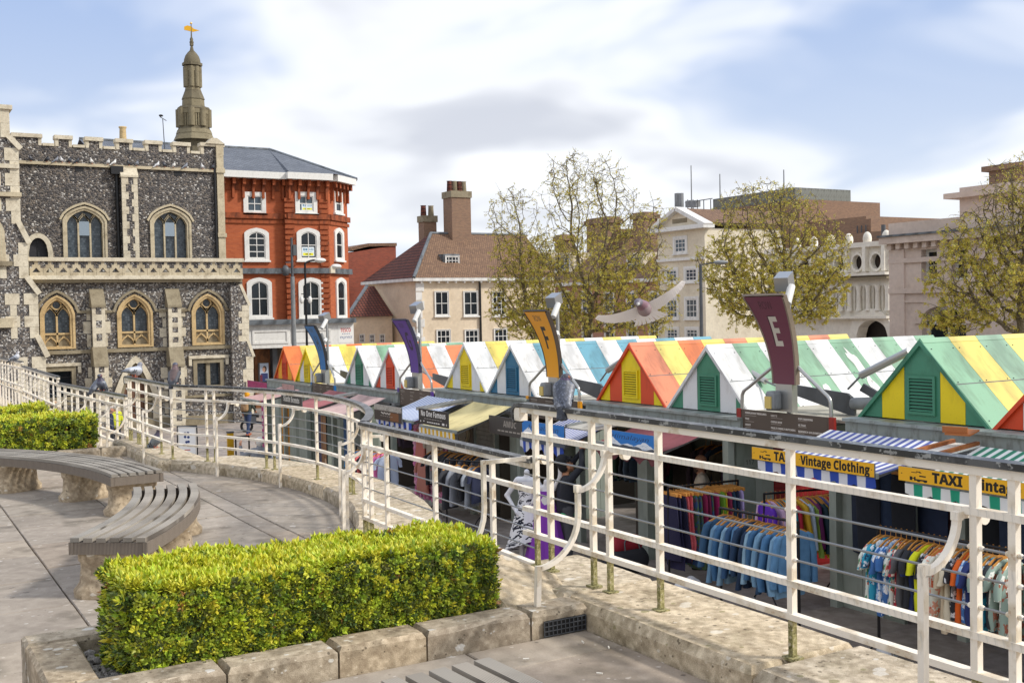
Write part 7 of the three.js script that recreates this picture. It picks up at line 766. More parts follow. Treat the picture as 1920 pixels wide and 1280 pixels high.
// ---------------------------------------------------------------- pigeons (local +z ahead, feet at y 0)
function pigeon(label, pos, turn, s, c = {}, pose = {}) { const { body = 0x565a66, wing = 0x6c7078, neck = 0x4a4458, head = 0x4c5060, tail = 0x2e3138 } = c, { up = .35, res = 40, headTurn = 0, fat = 1, nk = 1 } = pose; const g = thing('pigeon', label, 'pigeon', pos, turn, 'pigeons'); g.scale.setScalar(s); const cy = Math.cos(up), sy = Math.sin(up), P = (x, l, v) => [x, .085 + l * sy + v * cy, l * cy - v * sy], H = (x, y, z) => { const b = P(0, .1 * nk, .03 * nk), hs = Math.sin(headTurn), hc = Math.cos(headTurn); return [b[0] + x * hc + z * hs, b[1] + y, b[2] + z * hc - x * hs]; };
  addFig(g, 'body', [[P(0, -.06, 0), .045 * fat, P(0, .05, .0), .062 * fat, body], [P(0, .06, 0), .055, H(0, -.02, -.01), .045, neck], [H(0, -.02, -.01), .042, H(0, .05, .012), .028, neck], [H(0, .062, .014), .027, H(0, .066, .026), .024, head], [H(0, .058, .045), .009, H(0, .052, .062), .005, 0x3a3634], [H(-.022, .068, .024), .005, H(-.023, .068, .024), .005, 0x8a4a2a], [H(.022, .068, .024), .005, H(.023, .068, .024), .005, 0x8a4a2a], [P(-.05, .05, .012), .028, P(-.035, -.10, .004), .024, wing], [P(.05, .05, .012), .028, P(.035, -.10, .004), .024, wing], [P(-.03, -.1, .0), .018, P(-.008, -.17, -.004), .009, tail], [P(.03, -.1, .0), .018, P(.008, -.17, -.004), .009, tail], [P(-.02, -.10, -.012), .016, P(-.028, -.2, -.016), .011, tail], [P(.02, -.10, -.012), .016, P(.028, -.2, -.016), .011, tail], [P(0, -.1, -.012), .02, P(0, -.205, -.016), .012, tail]], res, .022, glossMat); { const q = g.children[0].geometry, P = q.attributes.position, C = q.attributes.color; for (let i = 0; i < P.count; i++) { const n = fbm(P.getX(i) * 150 + 7, P.getY(i) * 110 + P.getZ(i) * 70, 3), k = lerp(.75, 1.2, n) + (n > .64 ? (pose.fleck || 0) : 0); C.setXYZ(i, C.getX(i) * k, C.getY(i) * k, C.getZ(i) * k); } }
  for (const x of [-.022, .022]) { const m = new MB(); m.cyl([x, .004, .0], [x, .07, -.01], .005, .006, 6); for (const a of [-.5, 0, .5]) m.cyl([x, .005, 0], [x + Math.sin(a) * .034, .004, Math.cos(a) * .034], .0045, .003, 5); m.cyl([x, .005, 0], [x, .004, -.02], .0045, .003, 5); m.build('foot', mat(0xd07058, .7), g, true); }
  for (const x of [-1, 1]) for (const l of [-.02, -.055]) { const m = new MB(); const p = P(x * .068, l, .012), q = P(x * .055, l - .028, -.024); m.cyl(p, q, .008, .006, 6); m.build('wing_bar', mat(0x2a2c33, .6), g, true); } return g; }
const railTop = (px, py, y) => onY(px, py, y);
{ const p = [3.53, RT, -onE(1052, 765, 3.53).z * -1 || -5.5]; const z = onE(1052, 765, 3.53).z; pigeon('large dark mottled pigeon with its back to us on the near railing', [3.55, RT + .0, z], 2.45, .86, { body: 0x454a56, wing: 0x62656d, neck: 0x4c3f58, head: 0x43434c }, { up: .82, res: 64, fat: 1.08, nk: .55, headTurn: -.9, fleck: 1.3 });
  const y1 = RT - STEP; const a = onY(268, 706, y1); pigeon('pale grey pigeon leaning forward on the rail in front of the door', [3.54, y1, a.z], 2.2, 1.15, { body: 0xb4b8c0, wing: 0xc0c4cb, neck: 0x8a8c96, head: 0x84868e, tail: 0x62656c }, { up: -.1 }); const b = onY(330, 719, y1); pigeon('brown breasted dark pigeon facing right on the curved rail', [3.62, y1, b.z], 2.7, 1.12, { body: 0x5a4a48, wing: 0x45464c, neck: 0x6a5456 }, { up: .6 });
  const y2 = RT - 2 * STEP - .02; pigeon('left of two slate pigeons on the stepped railing', [3.53, y2 - .02, onE(180, 722, 3.53).z], 2.2, 1.15, {}, { up: .6 }); pigeon('right of two slate pigeons on the stepped railing', [3.53, y2 - .0, onE(191, 725, 3.53).z], -.7, 1.15, { wing: 0x7c828c }, { up: .75 }); pigeon('white headed pigeon at the far left of the railing', [3.53, RT - 2 * STEP + .09, onE(27, 700, 3.53).z], .9, 1.2, { body: 0x9aa0aa, wing: 0xa8adb6, neck: 0xd8dade, head: 0xe2e4e6 }, { up: .4 });
  const s = onY(291, 812, streetY(30)); pigeon('speckled grey pigeon standing on the street behind the railing', [3.62, L1 + CT, onE(291, 822, 3.62).z], .5, 1.15, { body: 0x7c8796, wing: 0x8a95a2 }, { up: .7 });
  const yS = onN(220, 312, 55.4).y + .05, cols = [0x4a4d55, 0xd8d8d8, 0x8a8e96, 0x3c3f46]; [57, 86, 103, 115, 128, 142, 171, 200, 211, 240, 254, 292, 307, 323, 345, 378, 396].forEach((px, i) => { const w = [171, 211, 323].includes(px), p = onN(px, 308, 55.4), k = w ? 0xe8e6e0 : cols[(i * 7) % 4]; pigeon(w ? ['white pigeon on the guildhall ledge nearest the drainpipe, left side', 'white pigeon on the guildhall ledge above the pipe hopper', 'white pigeon on the guildhall ledge right of the buttress'][[171, 211, 323].indexOf(px)] : `small grey pigeon, ${ord(i)} bird from the left along the guildhall ledge`, [p.x, yS, -55.27], (i % 3) * 1.3 - .8, 1.15, { body: k, wing: k, neck: k, head: k, tail: k }, { up: .5, res: 22 }); }); }
{ // pigeon in flight, wings spread, coming towards us
  const Z = 9, d = ray(1205, 572), f = V(0, 0, -1).applyQuaternion(camera.quaternion); d.multiplyScalar(Z / d.dot(f)); const g = thing('flying_pigeon', 'pale winged pigeon flying above the stalls with wings spread', 'pigeon', [d.x, EYE + d.y, d.z], -YAW, 'pigeons'); g.rotation.z = .32; g.scale.setScalar(.89); addFig(g, 'body', [[[0, .0, -.14], .04, [0, -.04, .04], .066, 0x8f7c7c], [[0, -.01, .05], .054, [-.035, .03, .12], .042, 0x80606a], [[-.045, .042, .15], .037, [-.05, .04, .165], .033, 0x6e6670], [[-.056, .03, .195], .012, [-.058, .022, .215], .006, 0xc8c4c0]], 44, .02, glossMat);
  const wingM = new THREE.MeshPhysicalMaterial({ color: 0xf0eae6, roughness: .7, side: THREE.DoubleSide, transmission: .25, thickness: 0 }); for (const s of [-1, 1]) { const K = 22, lead = t => [s * (.04 + .37 * t), .01 + (s > 0 ? .03 * t + .05 * t * t : -.02 * t + .06 * t * t * t) , .05 + .05 * Math.sin(t * 2.2) - .09 * t * t], m = new MB(); for (let i = 0; i < K; i++) { const t0 = i / K, t1 = (i + 1.15) / K, a = lead(t0), b = lead(Math.min(1, t1)), ch = t => .165 * Math.pow(1 - t * .985, .42) * (1 + .05 * Math.sin(t * 75)), q = (p, t, o) => [p[0] + s * .03 * t * 1.2, p[1] - ch(t) * .72 - o, p[2] - ch(t)]; m.quad(a, b, q(b, Math.min(1, t1), .0), q(a, t0, .004)); } m.build('wing', wingM, g, true); }
  for (let i = 0; i < 8; i++) { const a = (i - 3.5) * .2, m = new MB(); const e = [Math.sin(a) * .24 + .06, -.13 - Math.cos(a) * .06, -.22 - Math.cos(a) * .06]; m.tris([-.012 + Math.sin(a) * .02, -.02, -.1, .012 + Math.sin(a) * .02, -.02, -.1, e[0] - .018, e[1], e[2], .012 + Math.sin(a) * .02, -.02, -.1, e[0] + .018, e[1] + .004, e[2], e[0] - .018, e[1], e[2]]); m.build('tail_feather', wingM, g, true); } }
// ---------------------------------------------------------------- clothes rails and garments
function loft(rings, k = 14) { const P = [], I = []; rings.forEach(r => { for (let i = 0; i < k; i++) { const a = i / k * 6.2832, c = Math.cos(a), s = Math.sin(a); P.push(r.x + Math.sign(c) * Math.pow(Math.abs(c), .75) * r.a, r.y + (r.dy ? r.dy * c : 0), r.z + s * r.b + (r.f || 0) * Math.sin(a * 3 + r.y * 9)); } }); for (let j = 0; j < rings.length - 1; j++) for (let i = 0; i < k; i++) { const p = j * k + i, q = j * k + (i + 1) % k; I.push(p, q, p + k, q, q + k, p + k); } const c0 = P.length / 3; P.push(rings[0].x, rings[0].y, rings[0].z); for (let i = 0; i < k; i++) I.push(c0, (i + 1) % k, i); const g = new THREE.BufferGeometry(); g.setAttribute('position', new THREE.BufferAttribute(new Float32Array(P), 3)); g.setIndex(I); g.computeVertexNormals(); return g; }
const hangM = mat(0xc88a3e, .6);
const G = {}; // shared garment shapes: several variants of each
{ const R = rng(91); const jk = (len, sl, wide) => { const w = wide * (.95 + R() * .1), body = loft([{ x: 0, y: -.10, z: 0, a: .06, b: .022 }, { x: 0, y: -.125, z: 0, a: .13, b: .03 }, { x: 0, y: -.165, z: 0, a: .20 * w, b: .035 }, { x: 0, y: -.26, z: 0, a: .23 * w, b: .04, f: .004 }, { x: 0, y: -.45, z: .006 * (R() - .5), a: .235 * w, b: .042, f: .014 }, { x: .01 * (R() - .5), y: -.1 - len * .8, z: .02 * (R() - .5), a: .24 * w, b: .04, f: .02 }, { x: .02 * (R() - .5), y: -.1 - len, z: .02 * (R() - .5), a: .235 * w, b: .042, f: .024 }]); const sv = s => loft([{ x: s * .18 * w, y: -.15, z: 0, a: .03, b: .03 }, { x: s * .225 * w, y: -.19, z: .004, a: .05, b: .036 }, { x: s * (.265 + R() * .02) * w, y: -.19 - sl * .35, z: (R() - .5) * .02, a: .05, b: .036, f: .004 }, { x: s * (.285 + R() * .025) * w, y: -.19 - sl * .7, z: (R() - .5) * .035, a: .045, b: .034, f: .006 }, { x: s * (.29 + R() * .03) * w, y: -.19 - sl, z: (R() - .5) * .05, a: .042, b: .032 }], 10); return [body, sv(-1), sv(1)]; };
  G.jacket = [0, 1, 2, 3].map(() => jk(.64, .56, 1)); G.long = [0, 1, 2].map(() => jk(.74, .6, 1.05)); G.tee = [0, 1, 2, 3].map(() => jk(.70, .20, 1.02)); G.skirt = [0, 1, 2].map(() => { const f = .018; return [loft([{ x: 0, y: -.12, z: 0, a: .16, b: .02 }, { x: 0, y: -.2, z: 0, a: .175, b: .028, f: .004 }, { x: 0, y: -.5, z: 0, a: .2 + R() * .02, b: .034, f }, { x: 0, y: -.85, z: 0, a: .23 + R() * .03, b: .04, f: f * 1.2 }, { x: 0, y: -1.08, z: 0, a: .245 + R() * .03, b: .045, f: f * 1.4 }], 20)]; }); G.trouser = [0, 1].map(() => [loft([{ x: 0, y: -.12, z: 0, a: .2, b: .025 }, { x: 0, y: -.35, z: 0, a: .22, b: .05, f: .01 }, { x: 0, y: -1.2, z: 0, a: .2, b: .04, f: .014 }], 16)]); 
  for (const k of Object.values(G)) for (const v of k) v.forEach((g, i) => { v[i] = uvBox(clean(g)); }); }
const hangerGeo = (() => { const m = new MB(); m.sweep([[-.2, -.155, 0], [-.1, -.11, 0], [0, -.085, 0], [.1, -.11, 0], [.2, -.155, 0]], .014, .026, 0, [0, 0, 1]); m.tube([[0, -.08, 0], [0, -.03, 0], [.018, .0, 0], [.012, .02, 0], [-.01, .02, 0]], .003, 5, 10); return m.merged(); })();
const clipGeo = (() => { const m = new MB(); m.box(-.19, .19, -.12, -.075, -.012, .012); m.tube([[0, -.075, 0], [0, -.02, 0], [.015, .012, 0], [-.01, .02, 0]], .003, 5, 8); return m.merged(); })();
function garment(type, v, m, pos, turn, label, cat, group) { const g = thing(type === 'skirt' ? 'hanging_skirt' : type === 'tee' ? 'hanging_shirt' : type === 'trouser' ? 'hanging_trousers' : 'hanging_jacket', label, cat, pos, turn, group); const S = G[type][v % G[type].length]; S.forEach((q, i) => { const o = new THREE.Mesh(q, m); o.name = i ? 'sleeve' : 'fabric'; o.castShadow = o.receiveShadow = true; g.add(o); }); const h = new THREE.Mesh(type === 'skirt' || type === 'trouser' ? clipGeo : hangerGeo, hangM); h.name = 'hanger'; h.castShadow = true; g.add(h); const q = rng(Math.floor(Math.abs(pos[0] * 977 + pos[2] * 1399)) + v * 13), k = .93 + q() * .15; g.scale.set(k, .88 + q() * .26, .95); g.rotation.y += (q() - .5) * .3; g.rotation.x = (q() - .5) * .06; return g; }
function rack(label, a, b, h, y0) { // bar from a to b ([e, n]); feet at y0
  const d = norm2(b[0] - a[0], b[1] - a[1]), g = thing('clothes_rail', label, 'clothes rail', [(a[0] + b[0]) / 2, y0, -(a[1] + b[1]) / 2], 0, 'black clothes rails'); new MB().cyl([a[0], y0 + h, -a[1]], [b[0], y0 + h, -b[1]], .016, .016, 8).build('bar', M.blackMetal, g); for (const p of [a, b]) { new MB().cyl([p[0], y0 + .28, -p[1]], [p[0], y0 + h + .01, -p[1]], .016, .016, 8).build('upright', M.blackMetal, g); for (const s of [-1, 1]) { const q = [p[0] - d[1] * .28 * s, p[1] + d[0] * .28 * s]; new MB().tube([[p[0], y0 + .3, -p[1]], [(p[0] + q[0]) / 2, y0 + .2, -(p[1] + q[1]) / 2], [q[0], y0 + .06, -q[1]]], .012, 6, 8).build('splayed_leg', M.blackMetal, g); new MB().sph([q[0], y0 + .03, -q[1]], .03).build('castor', M.grey, g); } } 
  const k = Math.round(Math.hypot(b[0] - a[0], b[1] - a[1]) / .045), m = new MB(); return { g, at: t => [lerp(a[0], b[0], t), y0 + h, -lerp(a[1], b[1], t)], turn: Math.atan2(b[0] - a[0], -(b[1] - a[1])) }; }
const fab = (c, r = .9) => mat(c, r, { bumpMap: grainBump, bumpScale: .004, side: THREE.DoubleSide });
const denimT = tex(256, (u, v, x, y) => { const a = fbm(u * 5, v * 5, 4, 5), g = TAB[(x * 13 + y * 257) & 65535]; const k = 205 + a * 60 + g * 18 - ((x + y) % 4 === 0 ? 16 : 0); return [k - 10, k, k + 4]; }, { rep: 2.2 });
const denim = c => { const m = mat(c, .85, { side: THREE.DoubleSide }); m.map = denimT; return m; };
function floral(bg, list, seed) { const m = printMat(128, 128, (x, w, h) => { x.fillStyle = bg; x.fillRect(0, 0, w, h); const R = rng(seed); for (let i = 0; i < 26; i++) { const c = list[i % list.length], cx = R() * w, cy = R() * h, r = 6 + R() * 12; x.fillStyle = c; for (let k = 0; k < 5; k++) { const a = k * 1.256 + R(); x.beginPath(); x.ellipse(cx + Math.cos(a) * r * .6, cy + Math.sin(a) * r * .6, r * .55, r * .3, a, 0, 7); x.fill(); } } }, .85); m.map.wrapS = m.map.wrapT = THREE.RepeatWrapping; m.map.repeat.set(2.6, 2.6); m.side = THREE.DoubleSide; return m; }
{ const RH = 1.5;
  { // denim
    const y0 = streetY(10) + .015, r = rack('black clothes rail holding the blue denim jackets', [8.98, 10.42], [9.08, 9.2], RH, y0), cs = [0x355878, 0x7497b4, 0x416c94, 0x88a8c0, 0x2f5278, 0x557ea4, 0x223c5a, 0x1c3450, 0x94b2c6, 0x416a90, 0x7ea2be, 0x284868, 0x4f7ca6, 0x84a8c4, 0x628eb6]; cs.forEach((c, i) => garment(i > 11 ? 'long' : 'jacket', i, denim(c), r.at(.05 + .9 * i / (cs.length - 1)), r.turn + (i % 3 - 1) * .06, `${ord(i)} denim jacket from the left on the denim rail`, 'jacket', 'denim jackets')); }
  { // bright sports jackets in the alley
    const y0 = streetY(10.8) + .015, r = rack('black clothes rail of bright sports jackets before the red shutter', [10.2, 10.95], [11.3, 10.72], RH, y0), L = [[0x5a1fa8, 'purple and white'], [0xc8a8c4, 'pale lilac'], [0x2a6a86, 'teal'], [0x1c1d24, 'black'], [0x1fa0b4, 'turquoise'], [0xb01c34, 'crimson'], [0xc8a020, 'mustard'], [0xb8c8dc, 'ice blue'], [0x8fae4c, 'lime green'], [0x6a1f5c, 'plum'], [0x16323e, 'dark petrol'], [0xd8b012, 'golden yellow'], [0x54548c, 'slate violet'], [0xc01a28, 'scarlet'], [0x1b1c20, 'charcoal'], [0x7a2a86, 'magenta purple']]; L.forEach(([c, w], i) => garment('jacket', i + 1, fab(c, .75), r.at(.03 + .94 * i / (L.length - 1)), r.turn + ((i * 7) % 3 - 1) * .07, `${w} sports jacket on the rail before the red shutter`, 'jacket', 'sports jackets')); }
  { // long skirts
    const skirtPrint = floral('#4f6a4a', ['#2f8a4a', '#6a4a5a', '#3a5a8a'], 9);
    const y0 = streetY(12.2) + .015, r = rack('black clothes rail of long printed skirts by the dark opening', [9.66, 12.3], [10.86, 12.2], RH, y0), L = [[0x1e1c3c, 'navy'], [0x232144, 'dark indigo'], [0x1d1b38, 'midnight'], [0xe0666c, 'coral'], [0xc85c62, 'dusty coral'], [0x4a7a4a, 'leaf green'], [0x4f6a62, 'grey green'], [0x8a1f4c, 'wine'], [0x7a2248, 'burgundy'], [0xb8a884, 'sand'], [0xa01f5c, 'raspberry'], [0x6a9a28, 'grass green'], [0xd8c020, 'yellow'], [0x8c2a50, 'maroon pink'], [0x2c4a64, 'steel blue'], [0x22304e, 'ink blue'], [0xb8a8dc, 'lavender']]; L.forEach(([c, w], i) => garment('skirt', i, [5, 6, 9].includes(i) ? skirtPrint : fab(c), r.at(.02 + .96 * i / (L.length - 1)), r.turn + (i % 3 - 1) * .05, `${w} long skirt on the rail by the dark opening`, 'skirt', 'long skirts')); }
  { // printed shirts
    const y0 = streetY(7.7) + .015, r = rack('black clothes rail crowded with printed holiday shirts', [9.36, 8.3], [9.5, 6.75], RH, y0), F = [floral('#dfe4d8', ['#4a8a5a', '#c86a5a', '#3a9ab0'], 1), floral('#2f9ab8', ['#e8eef0', '#1c4a6a'], 2), floral('#3a6aa8', ['#a8c8e8', '#e8e8e8'], 3), floral('#b02a3a', ['#e8d8c8', '#6a1a24'], 4), floral('#e8ece0', ['#d86a4a', '#e8a890'], 5), floral('#26282e', ['#d8d8d8', '#8a8a8a'], 6), floral('#8fa396', ['#e4e4da', '#9a5a44'], 7), fab(0x5a5a5c), fab(0xd8dc1e), fab(0xd8ceb4), fab(0xe0641e), fab(0x26346a), fab(0x2a2c33), fab(0xc8b89c)]; const seq = [0, 1, 2, 2, 0, 3, 7, 12, 11, 8, 5, 4, 4, 13, 9, 5, 10, 2, 11, 6, 1, 12, 6, 6]; const nm = ['leafy white', 'turquoise floral', 'blue floral', 'red floral', 'coral floral', 'black and white print', 'sage floral', 'plain grey', 'bright yellow', 'plain cream', 'orange', 'navy', 'black', 'tan']; const cnt = {}; seq.forEach((k, i) => { cnt[k] = (cnt[k] || 0) + 1; garment('tee', i, F[k], r.at(.02 + .96 * i / (seq.length - 1)), r.turn + ((i * 5) % 3 - 1) * .06, `${nm[k]} holiday shirt, ${ord(i)} from the left on its rail`, 'shirt', 'printed holiday shirts'); });
    garment('tee', 2, F[6], [9.62, y0 + RH - .02, -6.62], r.turn + 1.1, 'sage floral shirt facing outwards at the right end of its rail', 'shirt', 'printed holiday shirts'); }
  { // hanging jeans and dark clothes inside the near stall
    const y = pairY[8.4] - .45; [[10.9, 9.95, 0x2b3346], [10.75, 9.7, 0x232630], [10.8, 9.4, 0x30415e], [10.7, 9.1, 0x1d1f28], [10.85, 8.8, 0x2a3550], [10.8, 8.0, 0x1f2026], [10.7, 7.6, 0x33405a], [10.8, 7.2, 0x24262e]].forEach(([e, n, c], i) => garment('trouser', i, denim(c), [e, y - (i % 2) * .05, -n], 1.57 + (i % 3 - 1) * .3, `${ord(i)} pair of dark jeans from the left hanging inside the near stall`, 'jeans', 'jeans in the near stall')); }
  { // stock hung in the darker openings
    const R = rng(404), put = (e, n0, n1, k, y, cols, where) => { for (let i = 0; i < k; i++) { const c = cols[i % cols.length]; garment(i % 3 === 2 ? 'tee' : 'long', i, i % 5 === 3 ? denim(c) : fab(c), [e + R() * .12, y - R() * .1, -lerp(n1, n0, (i + .5) / k)], (R() - .5) * .5, `${ord(i)} garment from the left hanging ${where}`, 'garment', 'stock ' + where); } };
    put(11.75, 12.7, 14.1, 8, pairY[14.4] - .5, [0x3a2c34, 0x5a3a3a, 0x2c3a4c, 0x6a5a44, 0x44304a], 'behind the bald person'); put(11.5, 14.85, 16.2, 8, pairY[14.4] - .5, [0x24405f, 0x2f4a38, 0x6a2a34, 0x22262e, 0x4a5a6a], 'behind the person in the black cap'); put(11.5, 24.6, 26.1, 6, pairY[26.4] - .5, [0x5a4a58, 0x8a6a5a, 0x3a4a5a, 0x7a3a4a], 'under the pale pink awning'); put(11.6, 6.7, 9.2, 10, pairY[8.4] - .5, [0x2a3040, 0x5a2c30, 0x3c4a3a, 0x5a4a3a, 0x30405a, 0x66606a], 'at the back of the near stall'); }
  { // far rails under the cream and pinstriped awnings
    const y0 = streetY(20) + .015; const r = rack('far clothes rail of tie dyed T shirts beside the floral backdrop', [8.7, 21.4], [8.95, 20.3], RH, y0), L = [[0x1e7ab0, 'blue'], [0x3a2a5a, 'violet'], [0xd86a6a, 'salmon'], [0x1e1e26, 'black'], [0x8a8ab0, 'grey lilac'], [0xe05aa0, 'hot pink'], [0xe87ab4, 'tie dyed pink'], [0xb8c4dc, 'pale blue']]; L.forEach(([c, w], i) => garment('tee', i, fab(c), r.at(.05 + .9 * i / (L.length - 1)), r.turn + (i % 3 - 1) * .08, `${w} T shirt on the far rail beside the floral backdrop`, 'T shirt', 'T shirts on the far rail'));
    const r2 = rack('far clothes rail of grey and black tops under the cream awning', [9.9, 20.3], [10.3, 18.9], RH, y0), K = [0x2c2c30, 0x8a8a8c, 0x9a6a6c, 0x5a5a5e, 0x3a3c40, 0x77777a, 0x4a4a4e, 0x2e3038, 0x6c6c70, 0x3c3a44, 0x22242a, 0x55565c]; K.forEach((c, i) => garment('tee', i, fab(c), r2.at(.04 + .92 * i / (K.length - 1)), r2.turn + (i % 3 - 1) * .08, `${ord(i)} dark top from the left on the rail under the cream awning`, 'top', 'dark tops')); const r3 = rack('short clothes rail of black tops behind the white mannequin', [9.2, 18.3], [9.6, 17.6], RH, y0), Q = [0x3a3b40, 0x8c9098, 0x2a2b30, 0x9aa0a8, 0x2f3550]; Q.forEach((c, i) => garment('tee', i, fab(c), r3.at(.1 + .8 * i / 4), r3.turn, `${ord(i)} top from the left on the short rail behind the mannequin`, 'top', 'tops on the short rail')); }
}
{ // floral backdrop, its pinned tops and clutter
  const n = 21.0, y0 = streetY(n), g = thing('floral_backdrop', 'pink artificial flower wall panel beneath the pinstriped awning', 'backdrop', [10.2, y0, -n], WR + .0), R = rng(63); new MB().box(-.75, .75, .35, 2.05, -.04, .0).build('panel', mat(0xb06a8c, .9), g, true); const D = new THREE.Object3D(), C = new THREE.Color(), fl = new MB(); for (let k = 0; k < 5; k++) { const a = k * 1.256, q = new THREE.CircleGeometry(.022, 6); q.scale(1, 1.4, 1); q.translate(0, .025, 0); q.rotateX(-.4); q.rotateZ(a); fl.add(q); } const im = new THREE.InstancedMesh(fl.merged(), mat(0xffffff, .85, { side: THREE.DoubleSide }), 1500); im.name = 'artificial_flowers'; im.userData.kind = 'stuff'; for (let i = 0; i < 1500; i++) { D.position.set((R() - .5) * 1.52, .34 + R() * 1.76, .01 + R() * .03); D.rotation.set((R() - .5) * .8, (R() - .5) * .8, R() * 6); const s = .8 + R() * .8; D.scale.set(s, s, s); D.updateMatrix(); im.setMatrixAt(i, D.matrix); const k = R(); C.setRGB(...(k < .45 ? [.70, .22, .42] : k < .75 ? [.78, .42, .56] : k < .92 ? [.50, .13, .32] : [.82, .70, .72])); im.setColorAt(i, C); } im.castShadow = im.receiveShadow = true; g.add(im);
  garment('tee', 1, fab(0xc87868), [10.08, y0 + 1.9, -21.2], WR + .05, 'terracotta T shirt pinned high on the flower wall', 'T shirt'); garment('tee', 2, fab(0xb4a894), [10.08, y0 + 1.85, -20.62], WR, 'beige T shirt pinned on the flower wall', 'T shirt'); garment('tee', 3, fab(0xc08070), [10.08, y0 + 1.25, -21.15], WR, 'dusty rose T shirt pinned low on the flower wall', 'T shirt');
  const h = thing('heart_mirror', 'heart shaped hanging mirror below the cream awning', 'mirror', [10.35, y0 + 1.75, -19.7], WR), s = new THREE.Shape(); s.moveTo(0, -.2); s.bezierCurveTo(-.3, .0, -.24, .24, -.1, .22); s.bezierCurveTo(-.04, .21, 0, .16, 0, .12); s.bezierCurveTo(0, .16, .04, .21, .1, .22); s.bezierCurveTo(.24, .24, .3, 0, 0, -.2); const m = new MB(); m.ext(s, 0, .05); m.build('frame', M.limeGrey, h, true); const s2 = s.clone(); const m2 = new MB(); m2.ext(s2, .045, .06); m2.g[0].scale(.72, .72, 1); m2.build('glass', M.glassDark, h, true); new MB().box(-.3, .3, -.32, .34, -.04, -.002).build('backing', M.interior, h, true);
  const rk = (name, label, cat, e, nn, bones, m) => { const g = thing(name, label, cat, [e, streetY(nn) + .015, -nn]); addFig(g, 'bag_body', bones, 44, .06, m || skinMat); return g; };
  { const b = rk('holdall', 'large red and black holdall on the ground by the sage doors', 'bag', 9.95, 13.75, [[[-.22, .2, 0], .19, [.22, .2, 0], .19, 0x2e3036], [[-.18, .28, 0], .15, [.18, .28, 0], .15, 0x34363c]]); addFig(b, 'red_top', [[[-.18, .46, 0], .13, [.18, .46, 0], .13, 0x9c2230]], 32, .03); new MB().tube([[-.14, .4, .2], [-.1, .55, .15], [.1, .55, .15], [.14, .4, .2]], .012, 6, 12).build('handle', M.darkGrey, b, true); }
  rk('plastic_sack', 'white plastic sack below the skirt rail', 'bag', 9.75, 12.0, [[[-.1, .13, 0], .12, [.1, .13, 0], .12, 0xd8d8da], [[0, .2, .04], .1, [.05, .24, 0], .05, 0xd8d8da]], glossMat); rk('cushion', 'white cushion lying under the far dark rail', 'cushion', 9.2, 18.9, [[[-.08, .12, 0], .1, [.08, .2, .04], .1, 0xe0dfdc]], glossMat); rk('plastic_sack', 'clear white bag hanging low under the holiday shirts', 'bag', 9.2, 8.1, [[[0, .12, 0], .1, [0, .3, 0], .06, 0xcdd0d4]], glossMat); rk('shop_dummy_limb', 'loose white shop dummy limb lying below the flower wall', 'dummy limb', 9.1, 20.6, [[[-.35, .07, 0], .07, [.1, .09, .05], .05, 0xe2e2e8], [[.1, .09, .05], .05, [.4, .05, .1], .03, 0xe2e2e8], [[.4, .05, .1], .035, [.52, .04, .1], .02, 0xe2e2e8]], glossMat);
}
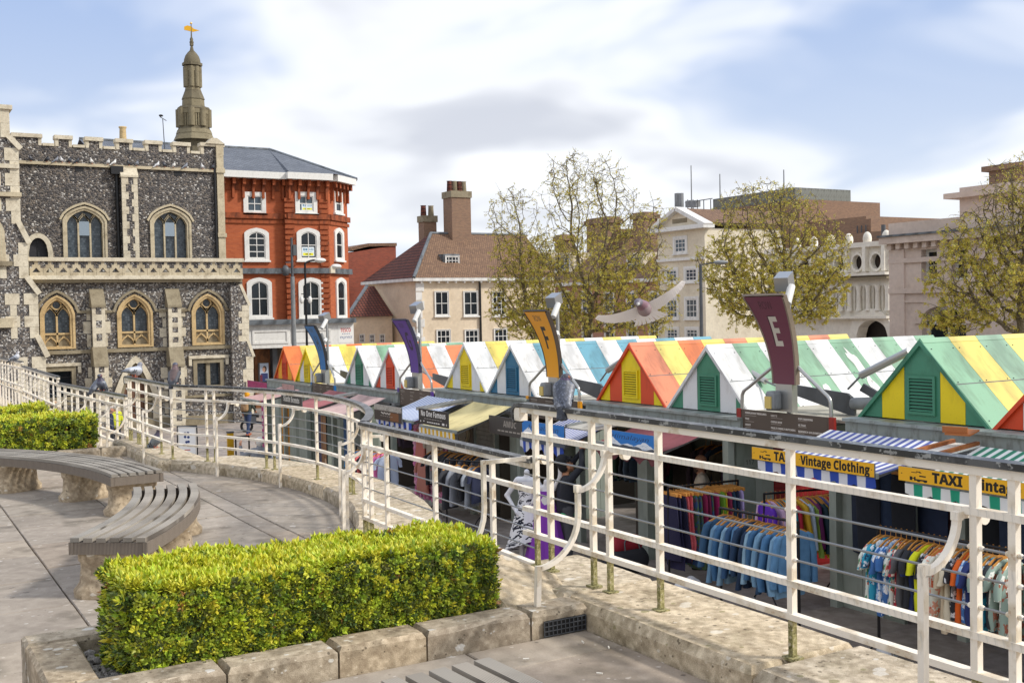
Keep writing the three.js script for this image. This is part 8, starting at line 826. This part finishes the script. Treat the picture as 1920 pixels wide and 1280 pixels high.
{ // things out in the square
  { const n = 37, p = onN(350, 800, n), g = thing('pavement_sign', 'white rounded pavement sign with blue marks and black frame', 'sign', [p.x, streetY(n), -n], -YAW); const m = new MB(); m.box(-.3, .3, .12, 1.08, -.02, .02); m.build('panel', M.white, g, true); const q = new MB(); q.keepUV = true; const pl = new THREE.PlaneGeometry(.52, .86); pl.translate(0, .6, .024); q.add(pl); q.build('printed_face', printMat(96, 160, (x, w, h) => { x.fillStyle = '#eef0f2'; x.fillRect(0, 0, w, h); x.fillStyle = '#2a3f7a'; for (const [a, b] of [[36, 30], [54, 28], [36, 52], [56, 54], [44, 84], [56, 82]]) { x.beginPath(); x.arc(a, b, 8, 0, 7); x.fill(); } x.fillStyle = '#c04030'; x.fillRect(30, 130, 36, 5); }), g, true); for (const s of [-1, 1]) new MB().tube([[s * .32, 0, 0], [s * .33, .6, 0], [s * .32, 1.1, 0]], .02, 6, 8).build('frame_side', M.blackMetal, g, true); new MB().bar([-.33, 1.11, 0], [.33, 1.11, 0], .04, .04).build('frame_top', M.blackMetal, g, true); new MB().box(-.36, .36, 0, .08, -.2, .2).build('base', M.blackMetal, g, true); }
  { const n = 33.5, p = onN(432, 850, n), g = thing('bollard', 'yellow post standing just behind the curved railing', 'bollard', [p.x, streetY(n), -n]); new MB().box(-.09, .09, 0, 1.05, -.06, .06).build('post', paint(0xd8a818, .5, .15), g, true); new MB().box(-.1, .1, 1.05, 1.1, -.07, .07).build('cap', M.darkGrey, g, true); }
  { const n = 32.5, a = onN(442, 850, n), b = onN(467, 850, n), g = thing('hand_rail', 'low black hand rail the seated person leans on', 'rail', [(a.x + b.x) / 2, streetY(n), -n]); for (const p of [a, b]) new MB().cyl([p.x - g.position.x, 0, 0], [p.x - g.position.x, 1.0, 0], .025, .025, 8).build('upright', M.blackMetal, g, true); new MB().cyl([a.x - g.position.x, 1.0, 0], [b.x - g.position.x, 1.0, 0], .025, .025, 8).build('top_bar', M.blackMetal, g, true); }
  { const n = 28.3, E = 8.6, g = thing('trestle_table', 'white topped trestle table in front of the far stalls', 'table', [E, streetY(n), -n], .1); new MB().box(-.9, .9, .72, .76, -.35, .35).build('table_top', M.white, g, true); for (const x of [-.75, .75]) for (const z of [-.28, .28]) new MB().cyl([x, 0, z], [x * .9, .72, z], .016, .016, 6).build('leg', M.blackMetal, g, true); }
  { const n = 33.9, g = thing('painted_panel', 'magenta edged upright panel at the end of the stalls', 'panel', [10.72, streetY(n), -n]); new MB().box(-.05, .05, 0, 2.25, -.1, .1).build('edge_strip', paint(0xb02a78, .5, .1), g, true); new MB().box(.06, .8, 0, 2.2, -.06, .06).build('panel_face', M.sageDark, g, true); for (let i = 0; i < 9; i++) new MB().box(-.06, -.051, .15 + i * .23, .25 + i * .23, -.04, .04).build('white_mark', M.white, g, true); }
  { const n = 27.0, g = thing('printed_banner', 'brown printed banner with painted faces under the rose awning', 'banner', [9.75, streetY(n), -26.3], WR - .15); new MB().box(-.7, .7, .5, 1.95, -.01, .01).build('banner_cloth', printMat(128, 128, (x, w, h) => { x.fillStyle = '#8a623e'; x.fillRect(0, 0, w, h); x.fillStyle = '#3a3a58'; x.fillRect(0, 96, w, 32); x.fillRect(0, 0, 12, h); const R = rng(5); x.strokeStyle = '#5a3a24'; x.lineWidth = 3; for (let i = 0; i < 14; i++) { x.beginPath(); x.arc(20 + R() * 90, 20 + R() * 60, 10 + R() * 16, R() * 6, R() * 6 + 3); x.stroke(); } x.fillStyle = '#c8a888'; x.beginPath(); x.ellipse(70, 30, 14, 18, 0, 0, 7); x.fill(); }, .8), g, true); for (const s of [-.7, .7]) new MB().cyl([s, 0, 0], [s, 2, 0], .015, .015, 6).build('pole', M.blackMetal, g, true); }
  { const n = 46, p = onN(484, 770, n), g = thing('scooter', 'black parked scooter half hidden behind the seated person', 'scooter', [p.x, streetY(n), -n], 1.2); for (const z of [-.5, .5]) { const t = new THREE.TorusGeometry(.22, .055, 8, 18); t.rotateY(Math.PI / 2); t.translate(0, .27, z); const m = new MB(); m.add(t); m.build('wheel', M.black, g, true); } new MB().tube([[0, .35, -.5], [0, .42, -.1], [0, .4, .2], [0, .75, .42], [0, 1.0, .36]], .06, 8, 20).build('frame', M.blackMetal, g, true); new MB().bx([0, .72, -.28], [.24, .14, .6], .05).build('seat', M.black, g, true); new MB().cyl([-.3, 1.05, .34], [.3, 1.05, .34], .02, .02, 6).build('handlebar', M.blackMetal, g, true); new MB().bx([0, .55, -.35], [.26, .3, .5]).build('body_panel', M.darkGrey, g, true); }
}
renderer.render(scene, camera);
